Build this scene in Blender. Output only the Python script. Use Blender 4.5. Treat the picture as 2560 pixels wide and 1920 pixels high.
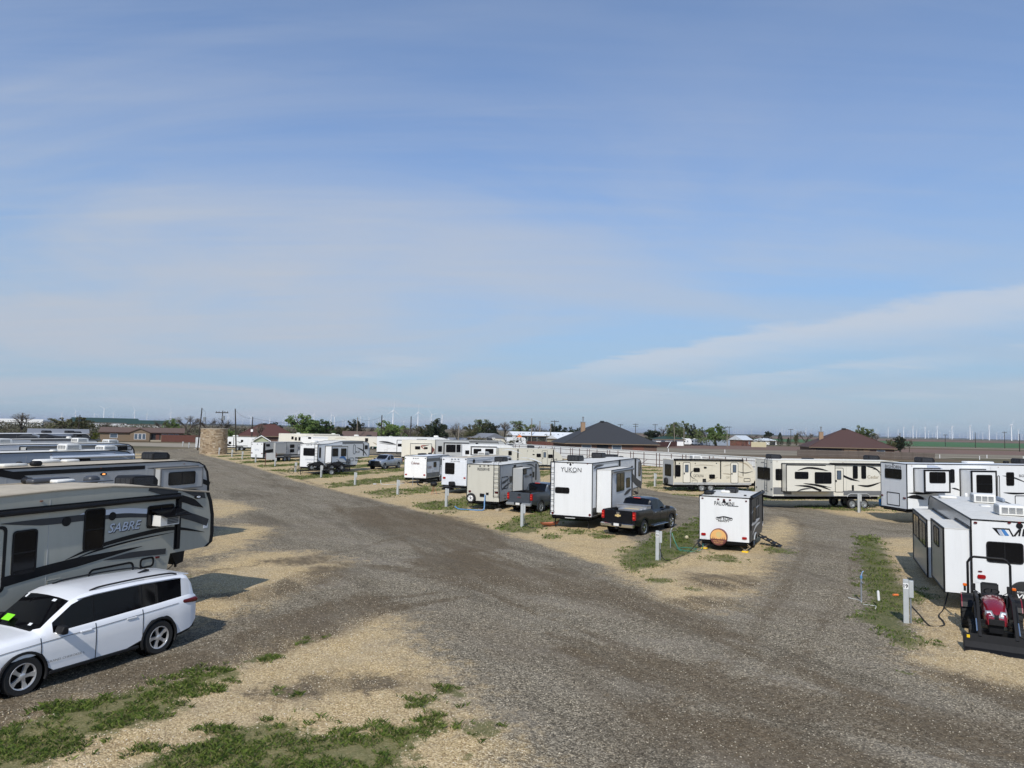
import bpy, bmesh, math, random
from math import sin, cos, radians, pi, sqrt, atan2
from mathutils import Vector, Matrix, noise as mnoise
import numpy as np

sc = bpy.context.scene
for o in list(bpy.data.objects):
    bpy.data.objects.remove(o)
COL = sc.collection
R = random.Random(7)

# ------------------------------------------------------------------ camera
cam_d = bpy.data.cameras.new('camera')
cam = bpy.data.objects.new('camera', cam_d); COL.objects.link(cam)
cam_d.sensor_width = 36.0; cam_d.sensor_fit = 'HORIZONTAL'
cam_d.lens = 24.96
cam_d.clip_start = 0.1; cam_d.clip_end = 60000
CAM_H = 5.5
cam.location = (0, 0, CAM_H)
PITCH = math.atan(115 / 1775.0); ROLL = radians(1.1)
cam.matrix_world = (Matrix.Translation((0, 0, CAM_H)) @ Matrix.Rotation(radians(90) + PITCH, 4, 'X')
                    @ Matrix.Rotation(ROLL, 4, 'Z'))
sc.camera = cam

# ------------------------------------------------------------------ light
SUN_EL = radians(43); SUN_AZ = radians(193)      # compass bearing of the sun (0 = +Y, clockwise)
world = bpy.data.worlds.new('World'); sc.world = world; world.use_nodes = True
wn = world.node_tree; wn.nodes.clear()
def wnode(t, **k):
    n = wn.nodes.new(t)
    for a, b in k.items(): setattr(n, a, b)
    return n
w_out = wnode('ShaderNodeOutputWorld'); w_bg = wnode('ShaderNodeBackground')
w_sky = wnode('ShaderNodeTexSky', sky_type='NISHITA', sun_disc=False)
w_sky.sun_elevation = SUN_EL; w_sky.sun_rotation = SUN_AZ
w_sky.altitude = 700; w_sky.air_density = 1.0; w_sky.dust_density = 0.6; w_sky.ozone_density = 1.6
SKY_STRENGTH = 0.138
SKY_GAIN = (0.68, 0.98, 1.28, 1); HAZE = (2.55, 3.38, 4.25, 1); CLOUD = (3.85, 4.22, 4.85, 1); BAND = (4.7, 4.95, 5.4, 1)
w_bg.inputs['Strength'].default_value = SKY_STRENGTH
wn.links.new(w_bg.outputs[0], w_out.inputs[0])
def wmath(op, a, b=None, c=None, clamp=False):
    n = wnode('ShaderNodeMath', operation=op, use_clamp=clamp)
    for i, v in enumerate((a, b, c)):
        if v is None: continue
        if isinstance(v, (int, float)): n.inputs[i].default_value = v
        else: wn.links.new(v, n.inputs[i])
    return n.outputs[0]
def wramp(v, lo, hi, a=0.0, b=1.0):
    n = wnode('ShaderNodeMapRange', interpolation_type='SMOOTHSTEP')
    wn.links.new(v, n.inputs[0])
    for i, x in zip((1, 2, 3, 4), (lo, hi, a, b)): n.inputs[i].default_value = x
    return n.outputs[0]
tc = wnode('ShaderNodeTexCoord'); sep = wnode('ShaderNodeSeparateXYZ')
wn.links.new(tc.outputs['Generated'], sep.inputs[0])
zc = wmath('MAXIMUM', sep.outputs[2], 0.0)
inv = wmath('DIVIDE', 1.0, wmath('ADD', zc, 0.10))
cx = wmath('MULTIPLY', sep.outputs[0], inv); cy = wmath('MULTIPLY', sep.outputs[1], inv)
def wnoise(rot, sx, sy, scale, detail, rough, dist, off=0.0):
    cmb = wnode('ShaderNodeCombineXYZ'); wn.links.new(cx, cmb.inputs[0]); wn.links.new(cy, cmb.inputs[1])
    mp = wnode('ShaderNodeMapping'); wn.links.new(cmb.outputs[0], mp.inputs[0])
    mp.inputs['Rotation'].default_value = (0, 0, rot); mp.inputs['Scale'].default_value = (sx, sy, 1)
    mp.inputs['Location'].default_value = (off, off * 0.7, off * 1.3)
    n = wnode('ShaderNodeTexNoise'); wn.links.new(mp.outputs[0], n.inputs[0])
    n.inputs['Scale'].default_value = scale; n.inputs['Detail'].default_value = detail
    n.inputs['Roughness'].default_value = rough; n.inputs['Distortion'].default_value = dist
    return n.outputs[0]
def wmixc(f, a, b):
    n = wnode('ShaderNodeMix', data_type='RGBA')
    if isinstance(f, (int, float)): n.inputs[0].default_value = f
    else: wn.links.new(f, n.inputs[0])
    for i, v in ((6, a), (7, b)):
        if isinstance(v, tuple): n.inputs[i].default_value = v
        else: wn.links.new(v, n.inputs[i])
    return n.outputs[2]
# clear spring sky, seen through haze that thickens towards the horizon
g_ = wnode('ShaderNodeMix', data_type='RGBA', blend_type='MULTIPLY'); g_.inputs[0].default_value = 1.0
wn.links.new(w_sky.outputs[0], g_.inputs[6]); g_.inputs[7].default_value = SKY_GAIN
haze = wramp(zc, 0.0, 0.42, 0.86, 0.10)
col = wmixc(haze, g_.outputs[2], HAZE)
# cloud streets: thin cirrus veil and streaks drawn out along one wind direction (a = along, q = across)
RW = radians(55.4)
al = wmath('SUBTRACT', wmath('MULTIPLY', cx, cos(RW)), wmath('MULTIPLY', cy, sin(RW)))
qq = wmath('ADD', wmath('MULTIPLY', cx, sin(RW)), wmath('MULTIPLY', cy, cos(RW)))
veil = wramp(wnoise(RW, 0.42, 0.62, 0.9, 6, 0.50, 1.1, 9.2), 0.32, 0.66)
strk = wramp(wnoise(RW, 0.20, 1.6, 2.3, 8, 0.58, 0.9, 8.3), 0.40, 0.74)
fine = wramp(wnoise(RW - radians(38), 0.26, 1.9, 3.0, 8, 0.62, 1.0, 1.7), 0.44, 0.80)
side = wramp(cx, -1.6, 1.8, 1.0, 0.55)                 # the veil is denser over the west (left)
cl = wmath('ADD', wmath('MULTIPLY', veil, 0.72), wmath('ADD', wmath('MULTIPLY', strk, 0.15), wmath('MULTIPLY', fine, 0.17)))
cl = wmath('MULTIPLY', wmath('ADD', cl, 0.10), wmath('MULTIPLY', side, wramp(zc, 0.22, 0.55, 1.0, 0.46)), clamp=True)
col = wmixc(cl, col, CLOUD)
# low broken altocumulus streets
puff = wmath('MULTIPLY', wmath('SUBTRACT', wnoise(RW, 0.9, 1.6, 2.2, 8, 0.62, 0.3, 5.5), 0.5), 0.62)
qn = wmath('ADD', qq, puff); dens = wramp(wnoise(RW, 0.35, 1.2, 1.3, 6, 0.6, 0.2, 12.5), 0.36, 0.60)
b1 = wmath('MULTIPLY', wmath('MULTIPLY', wramp(qn, 3.26, 3.46), wramp(qn, 3.48, 4.35, 1.0, 0.0)), wramp(al, -5.4, -3.4))
b2 = wmath('MULTIPLY', wmath('MULTIPLY', wramp(qn, 4.35, 4.55), wramp(qn, 4.65, 5.2, 1.0, 0.0)), wmath('MULTIPLY', dens, 0.8))
b3 = wmath('MULTIPLY', wmath('MULTIPLY', wramp(qn, 1.85, 2.15), wramp(qn, 2.2, 2.7, 1.0, 0.0)), wmath('MULTIPLY', wramp(al, -4.2, -4.6), wmath('MULTIPLY', dens, 0.7)))
b4 = wmath('MULTIPLY', wmath('MULTIPLY', wramp(qn, 5.6, 5.8), wramp(qn, 5.9, 6.5, 1.0, 0.0)), dens)
band = wmath('MULTIPLY', wmath('MAXIMUM', wmath('MAXIMUM', b1, b2), wmath('MAXIMUM', b3, b4)), wramp(zc, 0.01, 0.10, 0.0, 0.62))
col = wmixc(band, col, BAND)
wn.links.new(col, w_bg.inputs[0])

sun_d = bpy.data.lights.new('sun', 'SUN'); sun = bpy.data.objects.new('sun', sun_d); COL.objects.link(sun)
sun_d.energy = 4.1; sun_d.angle = radians(0.6); sun_d.color = (1.0, 0.955, 0.88)
sdir = Vector((sin(SUN_AZ) * cos(SUN_EL), cos(SUN_AZ) * cos(SUN_EL), sin(SUN_EL)))
sun.rotation_euler = sdir.to_track_quat('Z', 'Y').to_euler()
vs = sc.view_settings
vs.view_transform = 'Standard'; vs.look = 'None'; vs.exposure = -0.08; vs.gamma = 1.0; vs.use_curve_mapping = False

# ------------------------------------------------------------------ materials
def lin(r, g, b):
    f = lambda c: c / 12.92 if c <= 0.04045 else ((c + 0.055) / 1.055) ** 2.4
    return (f(r / 255.0), f(g / 255.0), f(b / 255.0), 1.0)
MATS = {}
def mat(name, col, rough=0.5, metal=0.0, var=0.06, scale=6.0, spec=0.5, coat=0.0, emit=0.0, bump=0.0, bscale=30.0, streak=0.0):
    """principled material with a little procedural tone variation (dust, weathering)"""
    if name in MATS: return MATS[name]
    m = bpy.data.materials.new(name); m.use_nodes = True
    nt = m.node_tree; b = nt.nodes['Principled BSDF']
    b.inputs['Roughness'].default_value = rough; b.inputs['Metallic'].default_value = metal
    b.inputs['Specular IOR Level'].default_value = spec
    if coat: b.inputs['Coat Weight'].default_value = coat; b.inputs['Coat Roughness'].default_value = 0.05
    t = nt.nodes.new('ShaderNodeTexCoord')
    n = nt.nodes.new('ShaderNodeTexNoise'); n.inputs['Scale'].default_value = scale
    n.inputs['Detail'].default_value = 5; n.inputs['Roughness'].default_value = 0.65
    nt.links.new(t.outputs['Object'], n.inputs['Vector'])
    mx = nt.nodes.new('ShaderNodeMix'); mx.data_type = 'RGBA'
    nt.links.new(n.outputs[0], mx.inputs[0])
    lo = [max(0, c * (1 - var * 1.6)) for c in col[:3]]; hi = [min(1, c * (1 + var)) for c in col[:3]]
    mx.inputs[6].default_value = (*lo, 1); mx.inputs[7].default_value = (*hi, 1)
    out_ = mx.outputs[2]
    if streak:                                             # rain streaks and road film
        mp = nt.nodes.new('ShaderNodeMapping'); mp.inputs['Scale'].default_value = (3.2, 3.2, 0.30); nt.links.new(t.outputs['Object'], mp.inputs[0])
        n3 = nt.nodes.new('ShaderNodeTexNoise'); n3.inputs['Scale'].default_value = 1.3; n3.inputs['Detail'].default_value = 6; n3.inputs['Roughness'].default_value = 0.7; nt.links.new(mp.outputs[0], n3.inputs['Vector'])
        r3 = nt.nodes.new('ShaderNodeMapRange'); r3.inputs[1].default_value = 0.48; r3.inputs[2].default_value = 0.78; r3.inputs[4].default_value = streak; nt.links.new(n3.outputs[0], r3.inputs[0])
        m3 = nt.nodes.new('ShaderNodeMix'); m3.data_type = 'RGBA'; nt.links.new(r3.outputs[0], m3.inputs[0]); nt.links.new(out_, m3.inputs[6]); m3.inputs[7].default_value = (col[0]*0.42, col[1]*0.39, col[2]*0.34, 1); out_ = m3.outputs[2]
    nt.links.new(out_, b.inputs['Base Color'])
    if emit:
        b.inputs['Emission Color'].default_value = (*col[:3], 1); b.inputs['Emission Strength'].default_value = emit
    if bump:
        n2 = nt.nodes.new('ShaderNodeTexNoise'); n2.inputs['Scale'].default_value = bscale; n2.inputs['Detail'].default_value = 4
        nt.links.new(t.outputs['Object'], n2.inputs['Vector'])
        bp = nt.nodes.new('ShaderNodeBump'); bp.inputs['Strength'].default_value = bump; bp.inputs['Distance'].default_value = 0.02
        nt.links.new(n2.outputs[0], bp.inputs['Height']); nt.links.new(bp.outputs[0], b.inputs['Normal'])
    MATS[name] = m
    return m
mat('white_gel', (0.76, 0.77, 0.77, 1), 0.28, var=0.03, scale=1.6, streak=0.13)
mat('white_bright', (0.82, 0.82, 0.81, 1), 0.3, var=0.03, scale=1.6, streak=0.13)
mat('white_alu', (0.72, 0.74, 0.77, 1), 0.35, var=0.05, scale=1.8, streak=0.13)
mat('cream', (0.64, 0.60, 0.49, 1), 0.32, var=0.04, scale=1.6, streak=0.13)
mat('cream_light', (0.72, 0.69, 0.60, 1), 0.32, var=0.04, scale=1.6, streak=0.13)
mat('beige_gel', (0.55, 0.535, 0.465, 1), 0.3, var=0.03, scale=1.6, streak=0.13)
mat('sabre_gel', (0.40, 0.395, 0.335, 1), 0.45, var=0.05, scale=2.0, streak=0.13)
mat('grey_gel', (0.42, 0.43, 0.43, 1), 0.35, var=0.05, scale=1.6, streak=0.13)
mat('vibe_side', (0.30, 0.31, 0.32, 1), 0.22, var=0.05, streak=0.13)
mat('grey_mid', (0.16, 0.165, 0.17, 1), 0.4, var=0.08)
mat('grey_dark', (0.055, 0.058, 0.065, 1), 0.4, var=0.1)
mat('blue_grey', (0.28, 0.33, 0.40, 1), 0.35, var=0.05, streak=0.13)
mat('black_trim', (0.008, 0.008, 0.009, 1), 0.5, var=0.2, spec=0.25)
mat('black_plastic', (0.012, 0.012, 0.013, 1), 0.6, var=0.25, scale=9, spec=0.3)
mat('black_rubber', (0.016, 0.016, 0.016, 1), 0.85, var=0.3, scale=14, bump=0.15)
mat('underbody', (0.008, 0.008, 0.008, 1), 0.9, var=0.3, spec=0.08)
mat('roof_white', (0.70, 0.68, 0.62, 1), 0.6, var=0.10, scale=2.2, streak=0.42)
mat('roof_tan', (0.50, 0.43, 0.32, 1), 0.7, var=0.22, scale=1.3, streak=0.42)
mat('ac_white', (0.74, 0.73, 0.69, 1), 0.5, var=0.08, streak=0.13)
mat('glass_dark', (0.006, 0.006, 0.007, 1), 0.12, var=0.2, spec=0.25)
mat('glass_car', (0.004, 0.004, 0.005, 1), 0.05, var=0.1, spec=0.28)
mat('glass_pale', (0.10, 0.13, 0.17, 1), 0.08, var=0.2)
mat('chrome', (0.72, 0.73, 0.74, 1), 0.16, metal=1.0, var=0.05)
mat('alloy', (0.62, 0.62, 0.63, 1), 0.30, metal=0.6, var=0.06)
mat('aluminium', (0.62, 0.63, 0.65, 1), 0.34, metal=0.8, var=0.1)
mat('steel_grey', (0.30, 0.32, 0.33, 1), 0.45, metal=0.4, var=0.12)
mat('red_lens', (0.32, 0.006, 0.008, 1), 0.15, var=0.15, spec=0.6)
mat('red_dark', (0.10, 0.008, 0.01, 1), 0.25, var=0.2)
mat('amber', (0.75, 0.14, 0.01, 1), 0.2)
mat('lamp_clear', (0.8, 0.82, 0.85, 1), 0.1, var=0.1)
mat('car_white', (0.80, 0.81, 0.83, 1), 0.22, var=0.02, coat=0.6)
mat('car_black', (0.005, 0.006, 0.009, 1), 0.22, var=0.1, coat=0.25, spec=0.3)
mat('car_grey', (0.075, 0.09, 0.11, 1), 0.25, metal=0.3, var=0.1, coat=0.35)
mat('car_silver', (0.36, 0.40, 0.46, 1), 0.25, metal=0.4, var=0.05, coat=0.6)
mat('car_blue', (0.03, 0.045, 0.075, 1), 0.2, var=0.1, coat=0.7)
mat('tractor_red', (0.20, 0.006, 0.016, 1), 0.22, var=0.08, coat=0.6)
mat('tractor_black', (0.009, 0.009, 0.010, 1), 0.5, var=0.4, scale=12, spec=0.25)
mat('lime_paper', (0.22, 0.72, 0.02, 1), 0.6)
mat('yellow', (0.85, 0.55, 0.01, 1), 0.45)
mat('sticker', (0.7, 0.72, 0.74, 1), 0.5)
mat('post_paint', (0.44, 0.46, 0.46, 1), 0.6, var=0.14, scale=8)
mat('galvanised', (0.34, 0.37, 0.40, 1), 0.45, metal=0.5, var=0.1)
mat('hose_blue', (0.10, 0.24, 0.45, 1), 0.4)
mat('hose_green', (0.03, 0.20, 0.15, 1), 0.4)
mat('hose_white', (0.6, 0.6, 0.56, 1), 0.5)
mat('orange', (0.80, 0.20, 0.05, 1), 0.5)
mat('kayak', (0.50, 0.17, 0.09, 1), 0.4)
mat('wood_block', (0.36, 0.28, 0.18, 1), 0.8, var=0.2)
mat('rust_pipe', (0.075, 0.03, 0.025, 1), 0.6, var=0.3)
mat('fence_wood', (0.115, 0.04, 0.027, 1), 0.8, var=0.35, scale=3)
mat('fence_weathered', (0.12, 0.095, 0.08, 1), 0.85, var=0.3, scale=3)
mat('pole_wood', (0.035, 0.028, 0.023, 1), 0.9, var=0.3, scale=3)
mat('pole_pale', (0.22, 0.19, 0.15, 1), 0.9, var=0.2, scale=3)
mat('turbine_white', (0.82, 0.83, 0.84, 1), 0.5, var=0.01)
mat('fence_white', (0.70, 0.71, 0.70, 1), 0.5, var=0.05, scale=0.8, streak=0.13)
mat('decal_grey', (0.045, 0.047, 0.05, 1), 0.45, spec=0.3)
mat('decal_silver', (0.42, 0.46, 0.54, 1), 0.3)
mat('decal_light', (0.62, 0.66, 0.72, 1), 0.3)
mat('decal_red', (0.28, 0.05, 0.035, 1), 0.4)
mat('decal_tan', (0.40, 0.34, 0.25, 1), 0.4)
mat('decal_blue', (0.06, 0.20, 0.48, 1), 0.3)
mat('decal_gold', (0.62, 0.46, 0.20, 1), 0.3)
mat('decal_brown', (0.16, 0.05, 0.045, 1), 0.5)
mat('decal_orange', (0.75, 0.42, 0.15, 1), 0.5)
mat('tarp_blue', (0.05, 0.30, 0.75, 1), 0.5)
mat('teal', (0.02, 0.20, 0.17, 1), 0.5)
mat('plate', (0.72, 0.72, 0.70, 1), 0.5)

# ------------------------------------------------------------------ mesh helpers
class MB:
    """collects simple solids; build() links them as one mesh object"""
    def __init__(s): s.v = []; s.f = []
    def add(s, vs, fs, M=None):
        o = len(s.v)
        s.v += [tuple(M @ Vector(p)) if M else tuple(p) for p in vs]
        s.f += [tuple(i + o for i in f) for f in fs]
        return s
    def box(s, x0, x1, y0, y1, z0, z1, M=None, c=0.0):
        if c <= 0:
            vs = [(x0,y0,z0),(x1,y0,z0),(x1,y1,z0),(x0,y1,z0),(x0,y0,z1),(x1,y0,z1),(x1,y1,z1),(x0,y1,z1)]
            fs = [(3,2,1,0),(4,5,6,7),(0,1,5,4),(1,2,6,5),(2,3,7,6),(3,0,4,7)]
            return s.add(vs, fs, M)
        ring = lambda a, z: [(x0+a,y0,z),(x1-a,y0,z),(x1,y0+a,z),(x1,y1-a,z),(x1-a,y1,z),(x0+a,y1,z),(x0,y1-a,z),(x0,y0+a,z)]
        cx, cy = (x0+x1)/2, (y0+y1)/2
        shrink = lambda r: [(cx+(x-cx)*(1-2*c/max(x1-x0,1e-6)), cy+(y-cy)*(1-2*c/max(y1-y0,1e-6)), z) for x,y,z in r]
        rings = [shrink(ring(c, z0)), ring(c, z0+c), ring(c, z1-c), shrink(ring(c, z1))]
        vs = sum(rings, []); fs = [tuple(range(7,-1,-1)), tuple(range(24,32))]
        for k in range(3):
            for i in range(8):
                j = (i+1) % 8; fs.append((k*8+i, k*8+j, k*8+8+j, k*8+8+i))
        return s.add(vs, fs, M)
    def cyl(s, p0, p1, r0, r1=None, n=10, cap=True):
        r1 = r0 if r1 is None else r1
        p0, p1 = Vector(p0), Vector(p1); d = (p1-p0)
        if d.length < 1e-9: return s
        d.normalize(); a = d.orthogonal().normalized(); b = d.cross(a)
        vs = [p0 + (a*cos(2*pi*i/n)+b*sin(2*pi*i/n))*r0 for i in range(n)] + [p1 + (a*cos(2*pi*i/n)+b*sin(2*pi*i/n))*r1 for i in range(n)]
        fs = [(i, (i+1)%n, n+(i+1)%n, n+i) for i in range(n)]
        if cap: fs += [tuple(range(n-1,-1,-1)), tuple(range(n, 2*n))]
        return s.add(vs, fs)
    def tube(s, pts, r, n=6, cap=True):
        pts = [Vector(p) for p in pts]; rs = r if isinstance(r, (list, tuple)) else [r]*len(pts)
        o = len(s.v); prev = None
        for i, p in enumerate(pts):
            d = (pts[min(i+1,len(pts)-1)] - pts[max(i-1,0)]).normalized()
            a = d.orthogonal().normalized() if prev is None else (prev - d*prev.dot(d)).normalized()
            prev = a; b = d.cross(a)
            s.v += [tuple(p + (a*cos(2*pi*k/n)+b*sin(2*pi*k/n))*rs[i]) for k in range(n)]
        for i in range(len(pts)-1):
            for k in range(n):
                s.f.append((o+i*n+k, o+i*n+(k+1)%n, o+(i+1)*n+(k+1)%n, o+(i+1)*n+k))
        if cap:
            s.f.append(tuple(o+k for k in range(n-1,-1,-1))); s.f.append(tuple(o+(len(pts)-1)*n+k for k in range(n)))
        return s
    def prism(s, poly, y0, y1, M=None):
        """poly = [(x,z)], extruded along y"""
        n = len(poly)
        vs = [(x,y0,z) for x,z in poly] + [(x,y1,z) for x,z in poly]
        fs = [tuple(range(n)), tuple(range(2*n-1,n-1,-1))] + [(i, n+i, n+(i+1)%n, (i+1)%n) for i in range(n)]
        return s.add(vs, fs, M)
    def lathe(s, prof, n=20, M=None, cap=False):
        """prof = [(r,h)], turned about local z"""
        vs = [(r*cos(2*pi*k/n), r*sin(2*pi*k/n), h) for r,h in prof for k in range(n)]
        fs = [(i*n+k, i*n+(k+1)%n, (i+1)*n+(k+1)%n, (i+1)*n+k) for i in range(len(prof)-1) for k in range(n)]
        if cap: fs += [tuple(range(n-1,-1,-1)), tuple((len(prof)-1)*n+k for k in range(n))]
        return s.add(vs, fs, M)
    def mesh(s, name, m, smooth=None):
        me = bpy.data.meshes.new(name); me.from_pydata(s.v, [], s.f)
        bm = bmesh.new(); bm.from_mesh(me); bmesh.ops.recalc_face_normals(bm, faces=bm.faces); bm.to_mesh(me); bm.free()
        if m: me.materials.append(MATS[m] if isinstance(m, str) else m)
        if smooth is not None: shade(me, smooth)
        return me
    def build(s, name, m, parent=None, smooth=None, kind=None):
        return link(name, s.mesh(name, m, smooth), parent, kind)
def shade(me, ang):
    me.polygons.foreach_set('use_smooth', [True]*len(me.polygons))
    if ang < 180: me.set_sharp_from_angle(angle=radians(ang))
def link(name, me, parent=None, kind=None):
    o = bpy.data.objects.new(name, me); COL.objects.link(o)
    if parent is not None: o.parent = parent
    if kind: o['kind'] = kind
    return o
def tag(o, label, cat, group=None):
    o['label'] = label; o['category'] = cat
    if group: o['group'] = group
    return o
def thing(name, label, cat, loc=(0,0,0), head=0.0, group=None):
    """an Empty at the base of a thing; local +X is its front, head = compass bearing in degrees"""
    o = bpy.data.objects.new(name, None); COL.objects.link(o); o.empty_display_size = 0.3
    o.location = loc; o.rotation_euler = (0, 0, radians(90 - head))
    return tag(o, label, cat, group)
def copy_tree(o, parent=None):
    c = o.copy(); COL.objects.link(c); c.parent = parent
    for ch in o.children: copy_tree(ch, c)
    return c
class Plane:
    """a flat face of a thing: u to the viewer's right, v up, d outwards"""
    def __init__(s, o, u, v): s.o, s.u, s.v = Vector(o), Vector(u), Vector(v); s.n = s.u.cross(s.v)
    def p(s, u, v, d=0.0): return s.o + s.u*u + s.v*v + s.n*d
def round_rect(u0, v0, u1, v1, r, k=3):
    r = min(r, (u1-u0)*0.49, (v1-v0)*0.49); out = []
    for cx, cy, a0 in ((u1-r,v1-r,0),(u0+r,v1-r,90),(u0+r,v0+r,180),(u1-r,v0+r,270)):
        for i in range(k+1):
            a = radians(a0 + 90*i/k); out.append((cx+r*cos(a), cy+r*sin(a)))
    return out
def slab(mb, pl, poly, d0, d1):
    """a flat polygon on a plane, with thickness"""
    n = len(poly)
    vs = [pl.p(u,v,d1) for u,v in poly] + [pl.p(u,v,d0) for u,v in poly]
    fs = [tuple(range(n)), tuple(range(2*n-1,n-1,-1))] + [(i, n+i, n+(i+1)%n, (i+1)%n) for i in range(n)]
    return mb.add(vs, fs)
def ringslab(mb, pl, outer, inner, d0, d1):
    n = len(outer)
    vs = [pl.p(u,v,d1) for u,v in outer]+[pl.p(u,v,d1) for u,v in inner]+[pl.p(u,v,d0) for u,v in outer]+[pl.p(u,v,d0) for u,v in inner]
    fs = []
    for i in range(n):
        j = (i+1)%n
        fs += [(i,j,n+j,n+i), (i,2*n+i,2*n+j,j), (n+i,n+j,3*n+j,3*n+i)]
    return mb.add(vs, fs)
def swoosh(pts, w, k=14, taper='both'):
    """outline of a tapered stroke along a smooth curve through pts (list of (u,v))"""
    P = [Vector((a,b,0)) for a,b in pts]; P = [P[0]*2-P[1]] + P + [P[-1]*2-P[-2]]
    C = []
    for i in range(1, len(P)-2):
        for j in range(k):
            t = j/k; a,b,c,d = P[i-1:i+3]
            C.append(0.5*((2*b)+(c-a)*t+(2*a-5*b+4*c-d)*t*t+(3*b-a-3*c+d)*t**3))
    C.append(P[-2]); n = len(C); L, Rr = [], []
    for i, p in enumerate(C):
        t = i/(n-1); d = (C[min(i+1,n-1)]-C[max(i-1,0)]).normalized(); nn = Vector((-d.y,d.x,0))
        f = {'both': sin(pi*t)**0.7, 'start': min(1,t*2.2)**0.8 if t < 1 else 1, 'end': min(1,(1-t)*2.2)**0.8, 'none': 1}[taper]
        hw = max(w*f/2, 0.004); L.append(p+nn*hw); Rr.append(p-nn*hw)
    return [(q.x,q.y) for q in L], [(q.x,q.y) for q in Rr]
def swoosh_mesh(mb, pl, pts, w, d, taper='both'):
    a, b = swoosh(pts, w, 8, taper); n = len(a)
    vs = [pl.p(u,v,d) for u,v in a]+[pl.p(u,v,d) for u,v in b]
    mb.add(vs, [(i,n+i,n+i+1,i+1) for i in range(n-1)])
def text_mesh(txt, size=1.0, shear=0.0, spacing=1.0, bold=0.0):
    c = bpy.data.curves.new('lettering', 'FONT'); c.body = txt; c.size = size; c.shear = shear
    c.space_character = spacing; c.align_x = 'CENTER'; c.align_y = 'CENTER'; c.resolution_u = 3; c.offset = bold
    o = bpy.data.objects.new('lettering', c); me = bpy.data.meshes.new_from_object(o)
    bpy.data.objects.remove(o); bpy.data.curves.remove(c)
    return me
def text_on(name, parent, pl, u, v, txt, width, m, d=0.006, shear=0.0, height=None, spacing=1.0, rot=0.0, bold=0.0):
    """flat lettering centred at (u,v) on a plane, scaled to a width"""
    me = text_mesh(txt, 1.0, shear, spacing, bold)
    xs = [q.co.x for q in me.vertices]; ys = [q.co.y for q in me.vertices]
    if not xs: return
    sx = width/(max(xs)-min(xs)); sy = sx if height is None else height/(max(ys)-min(ys))
    mx, my = (max(xs)+min(xs))/2, (max(ys)+min(ys))/2; ca, sa = cos(rot), sin(rot)
    for q in me.vertices:
        a, b = (q.co.x-mx)*sx, (q.co.y-my)*sy
        q.co = pl.p(u+a*ca-b*sa, v+a*sa+b*ca, d)
    me.materials.clear(); me.materials.append(MATS[m])
    return link(name, me, parent)
SAND = [
  [(-9.23,13.34),(-7.58,15.05),(-5.87,17.25),(-4.08,20.18),(-3.55,21.21),(-2.49,18.18),(-1.28,15.65),(-0.63,13.75),(-0.04,12.26),(0.15,11.07),(0.2,9.08),(-7.11,8.86),(-10.02,11.85)],
  [(-9.26,20.79),(-11.73,27.33),(-11.12,30.94),(-8.81,31.2),(-6.74,29.26),(-7.15,24.92),(-7.76,22.56),(-8.35,20.85)],
  [(-12.79,30.2),(-15.21,36.62),(-14.71,39.33),(-12.72,38.33),(-12.24,33.98),(-12.11,31.42)],
  [(-18.78,44.05),(-21.77,52.14),(-19.75,50.86),(-16.98,46.91),(-17,42.48)],
  [(4.26,27.98),(6.32,30.61),(8.77,33.15),(10.48,35.31),(14.12,40.54),(18.26,47.98),(16.19,40.81),(12.57,34.21),(9.93,28.52),(7.72,24.44),(6.12,22.58),(5.34,23.6),(4.87,25.98)],
  [(-0.25,38.62),(0.95,36.34),(2.24,34.61),(4.03,36.72),(6.13,41.32),(8.11,48.43),(8.2,57.99),(3.14,48.96)],
  [(-4.77,49.02),(-2.93,49.91),(-0.38,52.84),(-0.02,48.43),(-2.04,44.81),(-3.44,46.04)],
  [(19.97,38.72),(22.26,39),(21.89,33.97),(22.22,28.77),(12.13,15.81),(11.42,16.05),(10.23,16.62),(10.3,18.04),(11.89,20.35),(13.82,24.27),(15.82,29.08)],
  [(23.21,54.47),(25.84,53.37),(28.41,51.18),(26.96,46.41),(24.95,46.58),(23.35,49.55)],
]
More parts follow.
